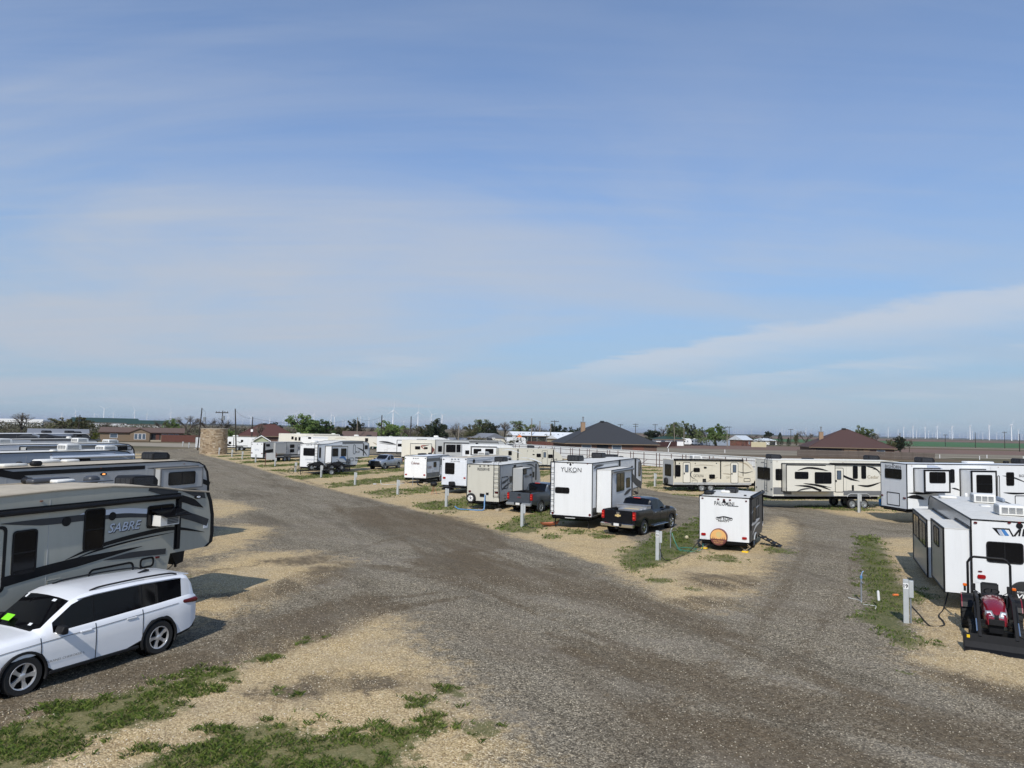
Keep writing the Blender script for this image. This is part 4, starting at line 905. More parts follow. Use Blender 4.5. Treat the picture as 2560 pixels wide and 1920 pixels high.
  ('sw','R',[(6.77,3.16),(7.59,3.04),(8.6,2.69)],0,dict(w=0.1,m='decal_grey',taper='both')),
  ('sw','R',[(6.81,2.07),(7.69,2.02),(8.79,2.05)],0,dict(w=0.12,m='black_trim',taper='both')),
  ('sw','R',[(0.02,2),(0.86,1.98),(1.85,1.97)],0,dict(w=0.12,m='black_trim',taper='both')),
  ('ring','R',(7.64,1.11,8.91,1.9),0,dict(w=0.05)),
  ('ring','R',(6.41,1.71,6.58,3.17),0,dict(w=0.04)),
  ('sw','R',[(0.01,1.73),(0.6,1.76),(1.38,1.59)],0,dict(w=0.25,m='black_trim',taper='both')),
  ('ac','T',(2.86,0.8),0,dict(m='black')),
  ('ac','T',(10.15,0.8),0,dict(m='black')),
  ('roofbox','T',(6.89,0.87),0,dict(s=(2,0.6,0.12),m='white_bright')),
  ('roofbox','T',(9.17,1.02),0,dict(s=(0.3,0.3,0.18),m='black_plastic')),
  ('wheels',[4.8,5.8,6.8]),
  ('railrear',),
 ]),
 (dict(name='fifth_wheel_trailer',label='cream fifth wheel with sweeping black stripes and a window air conditioner',pos=(19.35,54.48),th=80,L=11.6,h=3.65,b=0.95,kind='fw',w=2.5,body='cream_light',roof='roof_white',cap='cream_light',trim='cream_light',group='fifth wheels along the back row'), [
  ('win','B',(0.32,2.11,2.15,3.03),0,dict()),
  ('ladder','B',(1.54,3.01,1.91,3.63),0,dict()),
  ('ladder','B',(1.53,1.25,1.9,2.13),0,dict()),
  ('disc','B',(0.12,3.36),0,dict(r=0.04,m='grey_dark')),
  ('disc','B',(0.9,3.39),0,dict(r=0.04,m='grey_dark')),
  ('disc','B',(1.07,3.4),0,dict(r=0.04,m='grey_dark')),
  ('disc','B',(1.22,3.41),0,dict(r=0.04,m='grey_dark')),
  ('disc','B',(2.31,3.46),0,dict(r=0.04,m='grey_dark')),
  ('light','B',(0.07,1.41,0.24,1.49),0,dict(m='grey_dark')),
  ('light','B',(2.26,1.43,2.45,1.52),0,dict(m='grey_dark')),
  ('win','R',(0.22,2.14,0.78,2.99),0,dict()),
  ('panel','R',(0.02,1.09,1.52,1.61),0,dict(m='grey_mid')),
  ('slide','R',(0.74,1.35,4.74,3.37),0.6,dict(m='cream_light',trim='black_trim',thin=True)),
  ('win','R',(1.42,2.29,2.53,2.82),0.6,dict()),
  ('win','R',(3.04,1.95,4.42,2.81),0.6,dict()),
  ('sw','R',[(1.65,2.92),(2.46,3.11),(3.38,3.05),(4.17,2.9)],0.61,dict(w=0.14,m='black_trim',taper='both')),
  ('sw','R',[(1.39,1.81),(2.59,1.73),(3.58,1.42)],0.61,dict(w=0.16,m='black_trim',taper='start')),
  ('sw','R',[(2.1,1.97),(3.37,1.8),(4.37,1.48)],0.61,dict(w=0.14,m='black_trim',taper='both')),
  ('sw','R',[(1.53,1.36),(2.1,1.54),(2.73,1.6)],0.61,dict(w=0.1,m='decal_grey',taper='both')),
  ('sw','R',[(2.66,1.96),(3.51,1.83),(4.44,1.64)],0.61,dict(w=0.06,m='black_trim',taper='both')),
  ('panel','R',(0.71,3.27,3.96,3.33),0.6,dict(m='black_trim')),
  ('win','R',(1.09,2.35,1.14,2.8),0,dict()),
  ('window_ac','R',(1.03,1.8,1.38,2.13),0,dict()),
  ('door','R',(5.11,1.31,5.8,3.08),0,dict(m='cream_light')),
  ('win','R',(6.62,2.3,7.04,3.27),0,dict()),
  ('win','R',(7.34,2.3,7.75,3.28),0,dict()),
  ('sw','R',[(5.78,2.52),(6.45,2.27),(7.21,2.1)],0,dict(w=0.16,m='black_trim',taper='end')),
  ('sw','R',[(7.82,3.23),(8.47,3.11),(9.02,2.76)],0,dict(w=0.12,m='black_trim',taper='both')),
  ('sw','R',[(7.01,1.81),(7.96,1.75),(9.01,2.04)],0,dict(w=0.16,m='black_trim',taper='both')),
  ('sw','R',[(8.3,3.04),(8.7,2.97),(9.02,2.54)],0,dict(w=0.06,m='black_trim',taper='both')),
  ('panel','R',(5.82,1.03,9,1.38),0,dict(m='grey_mid')),
  ('panel','R',(6.53,1.37,6.71,1.81),0,dict(m='black_trim')),
  ('text','R',(7.85,2.32,8.84,2.57),0,dict(s='Cedar',m='decal_tan')),
  ('awning','R',(4.73,9.03,3.38),0,dict(m='black_trim')),
  ('ac','T',(1.28,0.8),0,dict(m='black')),
  ('ac','T',(9.77,0.8),0,dict(m='black')),
  ('roofbox','T',(4.25,0.92),0,dict(s=(0.8,0.5,0.1),m='black_plastic')),
  ('wheels',[6.6,7.6]),
 ]),
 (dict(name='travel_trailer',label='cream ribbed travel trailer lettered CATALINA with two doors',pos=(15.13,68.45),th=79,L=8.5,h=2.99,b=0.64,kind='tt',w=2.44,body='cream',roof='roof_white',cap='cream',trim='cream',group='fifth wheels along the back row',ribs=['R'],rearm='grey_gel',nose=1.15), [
  ('win','B',(0.47,1.4,1.94,2.53),0,dict()),
  ('win','R',(0.17,1.42,0.7,2.52),0,dict()),
  ('door','R',(0.98,0.87,1.66,2.73),0,dict(m='cream_light')),
  ('door','R',(5.86,0.86,6.57,2.76),0,dict(m='cream_light')),
  ('win','R',(2.01,1.86,2.66,2.25),0,dict()),
  ('win','R',(3.05,2.2,3.36,2.36),0,dict()),
  ('win','R',(3.61,1.24,4.21,1.65),0,dict()),
  ('panel','R',(2.94,0.85,3.3,1.23),0,dict(m='black_trim')),
  ('panel','R',(0.05,0.69,7.97,0.88),0,dict(m='grey_gel')),
  ('panel','R',(4.74,1.24,4.85,2.93),0,dict(m='black_trim')),
  ('awning','R',(0.04,7.12,3),0,dict(m='black_trim')),
  ('panel','R',(0.13,1.26,0.23,2.92),0,dict(m='black_trim')),
  ('text','R',(2.02,1.38,3.05,1.64),0,dict(s='CATALINA',m='grey_dark',serif=True)),
  ('sw','R',[(2.32,1.12),(1.78,1.43),(1.79,1.84),(2.1,2.02)],0,dict(w=0.08,m='decal_grey',taper='both')),
  ('sw','R',[(2.1,2.49),(3.12,2.54),(4.28,2.45)],0,dict(w=0.05,m='decal_tan',taper='both')),
  ('sw','R',[(4.99,1.74),(5.8,1.66),(7.16,1.34)],0,dict(w=0.08,m='decal_tan',taper='both')),
  ('sw','R',[(6.52,1.95),(7.34,1.81),(8.16,1.97)],0,dict(w=0.08,m='decal_grey',taper='both')),
  ('sw','R',[(5.08,2.42),(5.53,2.54),(5.89,2.57)],0,dict(w=0.05,m='decal_tan',taper='both')),
  ('sw','R',[(3.3,0.88),(3.83,1.15),(4.55,1.4)],0,dict(w=0.06,m='decal_tan',taper='both')),
  ('ring','R',(7.2,0.97,7.88,1.31),0,dict(w=0.04)),
  ('disc','R',(0.58,2.67),0,dict(r=0.05,m='black_trim')),
  ('disc','R',(2.19,2.68),0,dict(r=0.05,m='black_trim')),
  ('disc','R',(4.37,2.7),0,dict(r=0.05,m='black_trim')),
  ('sw','R',[(6.53,2.91),(7.43,2.67),(8.02,2.17)],0,dict(w=0.12,m='decal_tan',taper='both')),
  ('spare','B',(1.01,0.92),0,dict(r=0.32,covered=True)),
  ('ac','T',(3.23,0.77),0,dict(m='white')),
  ('wheels',[2.9,3.8]),
  ('steps2',1.55),
  ('scissor',),
 ]),
 (dict(name='travel_trailer',label='beige travel trailer with white door in front of the white metal fence',pos=(-1.81,99.6),th=80,L=9,h=2.98,b=0.7,kind='tt',w=2.44,body='beige_gel',roof='roof_white',cap='beige_gel',trim='beige_gel',group='trailers parked in the middle rows',nose=1.3), [
  ('panel','R',(2.55,1.24,2.74,2.86),0,dict(m='black_trim')),
  ('panel','R',(7.62,1.27,7.78,2.89),0,dict(m='black_trim')),
  ('win','R',(1.29,2,1.78,2.6),0,dict()),
  ('door','R',(6.09,0.77,6.81,2.7),0,dict(m='beige_gel')),
  ('win','R',(5.28,1.79,5.91,2.29),0,dict()),
  ('win','R',(6.93,1.68,7.6,2.2),0,dict()),
  ('win','R',(4.7,2.08,5.03,2.22),0,dict()),
  ('sw','R',[(0.41,2.64),(1.5,2.78),(3.35,2.21)],0,dict(w=0.1,m='decal_light',taper='both')),
  ('sw','R',[(2.87,1.72),(4.59,1.56),(6.21,0.92),(6.58,0.74)],0,dict(w=0.14,m='decal_light',taper='both')),
  ('sw','R',[(4.59,1.38),(5.83,1.03),(6.83,0.62)],0,dict(w=0.1,m='black_trim',taper='both')),
  ('sw','R',[(7.79,2.81),(8.42,2.51),(8.93,1.91)],0,dict(w=0.12,m='decal_light',taper='both')),
  ('disc','R',(3.99,2.63),0,dict(r=0.06,m='black_trim')),
  ('disc','R',(4.84,2.65),0,dict(r=0.06,m='black_trim')),
  ('ac','T',(4.85,0.77),0,dict(m='black')),
  ('roofbox','T',(5.7,-0.54),0,dict(s=(0.2,0.2,0.12),m='black_plastic')),
  ('wheels',[3.6,4.5]),
  ('steps2',6),
 ]),
 (dict(name='travel_trailer',label='white travel trailer with a dark framed slide behind the corrugated trailer',pos=(-7.61,110.2),th=80,L=8.2,h=3.15,b=0.7,kind='tt',w=2.44,body='white_gel',roof='roof_white',cap='white_gel',trim='white_gel',group='trailers parked in the middle rows'), [
  ('win','R',(0.44,1.66,1.07,2.27),0,dict()),
  ('slide','R',(1.31,1.56,5.26,2.85),0.5,dict(m='white_gel',trim='black_trim',wide=True)),
  ('win','R',(1.65,1.77,2.85,2.53),0.5,dict()),
  ('win','R',(3.45,1.79,4.73,2.56),0.5,dict()),
  ('panel','R',(5.27,1.63,5.45,2.83),0,dict(m='decal_blue')),
  ('roofbox','T',(7.7,-0.84),0,dict(s=(1,0.6,0.2),m='grey_gel')),
  ('ac','T',(7.7,0.21),0,dict(m='black')),
  ('wheels',[3.6,4.5]),
 ]),
 (dict(name='fifth_wheel_trailer',label='silver grey fifth wheel with two huge dark windows behind the corrugated trailer',pos=(-12.57,118.74),th=82,L=11.8,h=3.65,b=0.8,kind='fw',w=2.5,body='grey_gel',roof='roof_white',cap='black_trim',nosecap=True,trim='black_trim',group='trailers parked in the middle rows',bodyvar=1), [
  ('win','R',(0.4,1.68,1.06,2.65),0,dict()),
  ('slide','R',(1.35,0.95,5.43,3.2),0.5,dict(m='grey_gel',trim='black_trim',wide=True)),
  ('win','R',(1.7,1.65,3.27,2.9),0.5,dict()),
  ('win','R',(3.4,1.68,4.99,2.93),0.5,dict()),
  ('win','R',(6.6,2.92,7.03,3.28),0,dict()),
  ('panel','R',(5.51,3.37,10.44,3.51),0,dict(m='black_trim')),
  ('ring','R',(5.59,2.72,10.45,3.3),0,dict(w=0.05)),
  ('ac','T',(9.13,0.8),0,dict(m='black')),
  ('wheels',[4.6,5.6]),
 ]),
 (dict(name='fifth_wheel_trailer',label='off white fifth wheel with a red swoosh beside the silver pickup',pos=(-18.77,122.74),th=82,L=8,h=3.5,b=0.6,kind='fw',w=2.5,body='cream_light',roof='roof_white',cap='cream_light',trim='cream_light',group='trailers parked in the middle rows'), [
  ('slide','R',(1.49,0.97,5.02,2.86),0.4,dict(m='cream_light',trim='grey_gel',thin=True)),
  ('win','R',(2.25,1.88,3.14,2.44),0.4,dict()),
  ('win','R',(3.76,1.96,4.39,2.31),0.4,dict()),
  ('sw','R',[(4.19,2.61),(3.31,2.45),(3.92,1.87)],0.41,dict(w=0.18,m='decal_red',taper='both')),
  ('sw','R',[(4.63,2.69),(4.19,2.58),(3.46,2.38)],0.41,dict(w=0.12,m='decal_grey',taper='both')),
  ('poly','R',[(4.86,2.79),(5.62,1.91),(5.27,1.28),(4.89,1.57)],0,dict(m='decal_brown')),
  ('wheels',[4,5]),
 ]),
 (dict(name='fifth_wheel_trailer',label='very long white fifth wheel with dark side stripes behind the silver pickup',pos=(-25.17,134.24),th=82,L=13.2,h=3.78,b=0.95,kind='fw',w=2.5,body='white_gel',roof='white_bright',cap='white_gel',trim='white_gel',group='trailers parked in the middle rows'), [
  ('sw','R',[(0.29,2.85),(1.74,2.77),(3.64,2.37)],0,dict(w=0.35,m='decal_grey',taper='both')),
  ('sw','R',[(0.3,2.59),(1.75,2.44),(3.64,2.26)],0,dict(w=0.1,m='black_trim',taper='both')),
  ('ring','R',(3.65,0.55,6.49,3.25),0,dict(w=0.09,r=0.1)),
  ('win','R',(3.85,2.01,5.08,2.53),0,dict()),
  ('panel','R',(7.31,3.34,9.26,3.47),0,dict(m='black_trim')),
  ('roofbox','T',(11.02,0.87),0,dict(s=(0.9,0.6,0.35),m='ac_white')),
  ('ac','T',(12.7,-0.8),0,dict(m='black')),
  ('wheels',[5.2,6.2]),
 ]),
 (dict(name='fifth_wheel_trailer',label='cream fifth wheel half hidden behind the long white one',pos=(-35.87,140.24),th=82,L=10.6,h=3.62,b=0.85,kind='fw',w=2.5,body='cream_light',roof='roof_white',cap='cream_light',trim='cream_light',group='trailers parked in the middle rows'), [
  ('panel','R',(7.1,2.67,7.7,3.35),0,dict(m='black_trim')),
  ('sw','R',[(8.57,2.57),(9.25,2.24),(9.7,2.02)],0,dict(w=0.2,m='decal_tan',taper='both')),
  ('sw','R',[(8.25,1.77),(9.04,1.56),(9.73,1.23)],0,dict(w=0.14,m='black_trim',taper='both')),
  ('roofbox','T',(5.38,-0.87),0,dict(s=(0.9,0.6,0.35),m='ac_white')),
  ('sw','R',[(1.21,3.13),(2.53,3.31),(3.65,3.06)],0,dict(w=0.1,m='decal_tan',taper='both')),
  ('ac','T',(7.73,0.8),0,dict(m='black')),
  ('wheels',[4.6,5.5]),
 ]),
 (dict(name='travel_trailer',label='white travel trailer with a thin grey line behind the ladder fifth wheel',pos=(-43.57,148.21),th=82,L=9,h=3.28,b=0.75,kind='tt',w=2.44,body='white_bright',roof='white_bright',cap='white_bright',trim='white_bright',group='trailers parked in the middle rows'), [
  ('win','R',(1.49,2.87,2.12,3.25),0,dict()),
  ('panel','R',(2.47,3.05,5.85,3.17),0,dict(m='decal_silver')),
  ('wheels',[4,4.9]),
 ]),
 (dict(name='fifth_wheel_trailer',label='long cream fifth wheel, farthest of the middle rows, with dark square windows',pos=(-51.67,159.24),th=82,L=13.6,h=3.75,b=0.7,kind='fw',w=2.5,body='cream_light',roof='roof_white',cap='cream_light',trim='cream_light',group='trailers parked in the middle rows'), [
  ('win','B',(-7.65,2.86,-2.76,3.18),0,dict()),
  ('win','R',(2.7,2.47,3.19,3.15),0,dict()),
  ('slide','R',(3.38,1.85,6.03,3.37),0.5,dict(m='cream_light',trim='cream_light')),
  ('win','R',(3.54,2.27,3.97,3),0.5,dict()),
  ('win','R',(4.31,2.24,5.6,3.02),0.5,dict()),
  ('panel','R',(7.46,3.48,13.16,3.58),0,dict(m='black_trim')),
  ('panel','R',(13.22,3.43,13.96,3.8),0,dict(m='black_trim')),
  ('roofbox','T',(3.86,0.87),0,dict(s=(0.8,0.6,0.2),m='ac_white')),
  ('roofbox','T',(11.57,0.87),0,dict(s=(0.8,0.6,0.2),m='ac_white')),
  ('wheels',[5,6]),
 ]),
 (dict(name='travel_trailer',label='white travel trailer with black skirt right of the round stone tower',pos=(-62.67,153.21),th=82,L=8.5,h=2.9,b=0.7,kind='tt',w=2.44,body='white_gel',roof='roof_white',cap='white_gel',trim='black_trim',group='trailers parked in the middle rows',under='black_trim'), [
  ('win','R',(2.19,1.33,2.76,1.89),0,dict()),
  ('win','R',(4.69,1.84,5.2,2.29),0,dict()),
  ('panel','R',(3.16,0.99,3.28,2.76),0,dict(m='black_trim')),
  ('sw','R',[(1.69,1.55),(2.15,1.17),(2.91,0.92)],0,dict(w=0.3,m='black_trim',taper='both')),
  ('sw','R',[(3.88,1.98),(4.64,1.73),(5.14,1.87)],0,dict(w=0.15,m='black_trim',taper='both')),
  ('panel','R',(1.72,0.93,6.13,1.06),0,dict(m='black_trim')),
  ('roofbox','T',(3.11,0.79),0,dict(s=(1.1,0.7,0.3),m='ac_white')),
  ('wheels',[4,4.9]),
 ]),
 (dict(name='cargo_trailer',label='plain white cargo trailer just left of the round stone tower',pos=(-67.5,152.87),th=60,L=4.5,h=2.6,b=0.45,kind='tt',w=2,body='white_gel',roof='white_bright',cap='white_gel',trim='white_gel',cat='trailer'), [
  ('wheels',[2]),
 ]),
]
# ------------------------------------------------------------------ trailers
def profile(s):
    L, h, b = s['L'], s['h'], s['b']
    if s['kind'] == 'fw':
        xs = s.get('xs', L - 2.75)
        top = s.get('top') or [(0, h-0.02), (0.5*L, h), (L-1.6, h), (L-0.7, h-0.10), (L-0.32, h-0.28)]
        zt = top[-1][1]
        bot = [(0, b), (xs, b), (xs+0.14, b+0.45), (xs+0.30, 1.74), (L-0.25, 1.74), (L-0.04, 1.86), (L, 2.1), (L-0.02, 2.7), (L-0.12, zt-0.28)]
        return bot, top
    n = s.get('nose', 0.8)
    top = [(0, h-0.02), (0.4*L, h), (L-n*1.25, h), (L-n*0.75, h-0.14), (L-n*0.42, h-0.45)]
    bot = [(0, b), (L-0.7, b), (L-0.25, b+0.30), (L-0.02, b+0.75), (L, b+1.05), (L-n*0.16, h-0.85)]
    return bot, top
def topz(top, x):
    for (a, za), (c, zc_) in zip(top, top[1:]):
        if a <= x <= c: return za + (zc_-za)*(x-a)/max(c-a, 1e-6)
    return top[-1][1]
def ribbed(pl, u0, v0, u1, v1, pitch, d0, dep, clip=None):
    """horizontally ribbed siding sheet"""
    mb = MB(); n = int((v1-v0)/pitch); vs = []; rows = []
    for i in range(n):
        a = v0 + (v1-v0)*i/n; p = (v1-v0)/n
        rows += [(a, d0), (a+p*0.12, d0+dep), (a+p*0.88, d0+dep*0.75)]
    rows.append((v1, d0))
    for v, d in rows:
        e = clip(v) if clip else u1
        vs += [pl.p(u0, v, d), pl.p(e, v, d)]
    mb.add(vs, [(2*i, 2*i+1, 2*i+3, 2*i+2) for i in range(len(rows)-1)])
    return mb
def add_window(par, pl, r, d, fw=0.035, pane='glass_dark', frame='black_trim', split=True, rad=0.09):
    u0, v0, u1, v1 = r
    o = round_rect(u0, v0, u1, v1, rad); i = round_rect(u0+fw, v0+fw, u1-fw, v1-fw, rad*0.75)
    f = ringslab(MB(), pl, o, i, d, d+0.022).build('window', frame, par)
    mb = MB(); slab(mb, pl, i, d+0.001, d+0.010); mb.build('pane', pane, f)
    if split and (u1-u0) > 0.55:
        m2 = MB(); m = (u0+u1)/2
        if v1-v0 > u1-u0: slab(m2, pl, [(u0+fw, (v0+v1)/2-0.014), (u1-fw, (v0+v1)/2-0.014), (u1-fw, (v0+v1)/2+0.014), (u0+fw, (v0+v1)/2+0.014)], d+0.010, d+0.018)
        else: slab(m2, pl, [(m-0.014, v0+fw), (m+0.014, v0+fw), (m+0.014, v1-fw), (m-0.014, v1-fw)], d+0.010, d+0.018)
        m2.build('mullion', frame, f)
    return f
def wheel_mesh(r, w, style='trailer', n=28):
    """tyre and rim meshes about local Y, outer face at +y"""
    rr = r*0.60
    prof = [(rr, -w/2), (r*0.90, -w/2), (r*0.975, -w*0.40), (r, -w*0.28), (r, w*0.28), (r*0.975, w*0.40), (r*0.90, w/2), (rr, w/2), (rr*0.96, w*0.30)]
    M = Matrix.Rotation(-pi/2, 4, 'X')
    tyre = MB().lathe(prof, n, M)
    rim = MB()
    return tyre, rim, M
def make_wheel(par, x, y, r, w, out, rimmat='alloy', style='star5', rot=0.3):
    """out=+1: outer face towards +y"""
    M = Matrix.Translation((x, y, r)) @ (Matrix.Identity(4) if out > 0 else Matrix.Rotation(pi, 4, 'Z'))
    Ml = M @ Matrix.Rotation(-pi/2, 4, 'X')
    rr = r*0.66
    prof = [(rr, -w/2), (r*0.90, -w/2), (r*0.97, -w*0.40), (r, -w*0.27), (r, w*0.27), (r*0.97, w*0.40), (r*0.90, w/2), (rr, w*0.46)]
    t = MB().lathe(prof, 30, Ml).build('tyre', 'black_rubber', par, 40)
    b = MB()
    b.lathe([(rr*0.995, w*0.44), (rr*0.93, w*0.40), (rr*0.90, w*0.10), (0.001, w*0.04)], 24, Ml)
    rim = MB().lathe([(rr*1.01, w*0.45), (rr*0.985, w*0.475), (rr*0.92, w*0.45), (rr*0.89, w*0.30)], 30, Ml)
    if style == 'disc':
        rim.lathe([(rr*0.90, w*0.30), (rr*0.6, w*0.36), (rr*0.42, w*0.22), (rr*0.30, w*0.40), (0.001, w*0.42)], 24, Ml)
        b = None
    else:
        k = 5 if style == 'star5' else 6 if style == 'six' else 8
        for i in range(k):
            a = 2*pi*i/k + rot
            ws = 0.25 if k == 5 else 0.21 if k == 6 else 0.15
            hw0, hw1 = rr*ws*0.55, rr*ws*0.8
            Ms = Ml @ Matrix.Rotation(a, 4, 'Z')
            vs = []
            for rad, hw, z in ((rr*0.16, hw0, w*0.40), (rr*0.55, hw0*0.82, w*0.36), (rr*0.95, hw1, w*0.43)):
                vs += [(rad, -hw, z), (rad, hw, z), (rad, hw*1.1, z-w*0.16), (rad, -hw*1.1, z-w*0.16)]
            fs = []
            for q in (0, 4):
                for e in range(4): fs.append((q+e, q+(e+1)%4, q+4+(e+1)%4, q+4+e))
            rim.add(vs, fs, Ms)
        rim.lathe([(rr*0.24, w*0.26), (rr*0.24, w*0.40), (rr*0.16, w*0.44), (0.001, w*0.44)], 16, Ml)
    ro = rim.build('rim', rimmat, t, 40)
    if b: b.build('brake_well', 'underbody', t)
    return t
def ac_unit(par, x, y, z, m, small=False):
    k = 0.75 if small else 1.0; L, W, Hh = 0.98*k, 0.72*k, 0.36*k
    if m == 'black':
        prof = [(-L/2, 0.03), (L/2, 0.03), (L/2, Hh*0.55), (L*0.36, Hh*0.95), (-L*0.40, Hh), (-L/2, Hh*0.80)]
    else:
        prof = [(-L/2, 0.03), (L/2, 0.03), (L*0.46, Hh*0.75), (L*0.28, Hh), (-L*0.40, Hh), (-L*0.49, Hh*0.85)]
    b = MB().prism([(x+a, z+c) for a, c in prof], y-W/2, y+W/2)
    me = b.mesh('air_conditioner', 'black_plastic' if m == 'black' else 'ac_white')
    bm = bmesh.new(); bm.from_mesh(me); bmesh.ops.bevel(bm, geom=list(bm.edges), offset=0.035*k, segments=2, affect='EDGES', profile=0.6); bm.to_mesh(me); bm.free()
    shade(me, 35)
    o = link('air_conditioner', me, par)
    g = MB()
    for side in (-1, 1):
        for i in range(7):
            zz = z + 0.08*k + i*0.032*k
            g.box(x-L*0.42, x+L*0.30, y+side*(W/2+0.001)-0.006, y+side*(W/2+0.001)+0.006, zz, zz+0.014*k)
    for i in range(6):
        zz = z + 0.09*k + i*0.034*k
        for q in (-1, 0, 1):
            g.box(x-L/2-0.008, x-L/2+0.01, y+q*W*0.28-W*0.12, y+q*W*0.28+W*0.12, zz, zz+0.016*k)
    g.build('grille', 'grey_dark' if m == 'black' else 'grey_mid', o)
    MB().box(x-L*0.44, x+L*0.44, y-W*0.44, y+W*0.44, z-0.01, z+0.045).build('gasket', 'black_plastic', o)
def curve_tube(pts, r, n=6, k=5):
    P = [Vector(p) for p in pts]; P = [P[0]*2-P[1]] + P + [P[-1]*2-P[-2]]; C = []
    for i in range(1, len(P)-2):
        for j in range(k):
            t = j/k; a, b, c, d = P[i-1:i+3]
            C.append(0.5*((2*b)+(c-a)*t+(2*a-5*b+4*c-d)*t*t+(3*b-a-3*c+d)*t**3))
    C.append(P[-2])
    return MB().tube(C, r, n)
def sunset_cover(par, c, r):
    """round printed spare wheel cover: sun, trees, lettering (drawn flat on a dished disc)"""
    x, y, z = c
    M = Matrix.Translation((x, y, z)) @ Matrix.Rotation(-pi/2, 4, 'Y')
    t = MB().lathe([(r*0.97, -0.20), (r, -0.06), (r*0.98, 0.02), (r*0.93, 0.045), (0.001, 0.05)], 36, M).build('spare_cover', 'decal_brown', par, 50)
    pl = Plane((x-0.052, y, z), (0, -1, 0), (0, 0, 1))
    disc = lambda R_, cx=0, cz=0, n=28: [(cx+R_*cos(2*pi*i/n), cz+R_*sin(2*pi*i/n)) for i in range(n)]
    a = MB(); slab(a, pl, [q for q in disc(r*0.90) if q[1] > -r*0.30] , 0, 0.002); a.build('print_sky', 'decal_orange', t)
    a = MB(); slab(a, pl, disc(r*0.34, 0.02, r*0.30), 0.002, 0.004); a.build('print_sun', 'decal_gold', t)
    a = MB()
    for u, s in ((-0.62, 0.30), (-0.42, 0.22), (0.45, 0.26), (0.66, 0.34), (-0.22, 0.16), (0.24, 0.18)):
        slab(a, pl, [(r*(u-0.08), -r*0.30), (r*(u+0.08), -r*0.30), (r*u, r*(-0.30+s*1.3))], 0.004, 0.006)
    a.build('print_trees', 'decal_brown', t)
    for k, (s, w_) in enumerate((('HIKE MORE', 1.15), ('WORRY LESS', 1.0))):
        text_on('print_text', t, pl, 0, -r*(0.44+0.22*k), s, r*w_, 'decal_orange', 0.006, height=r*0.13)
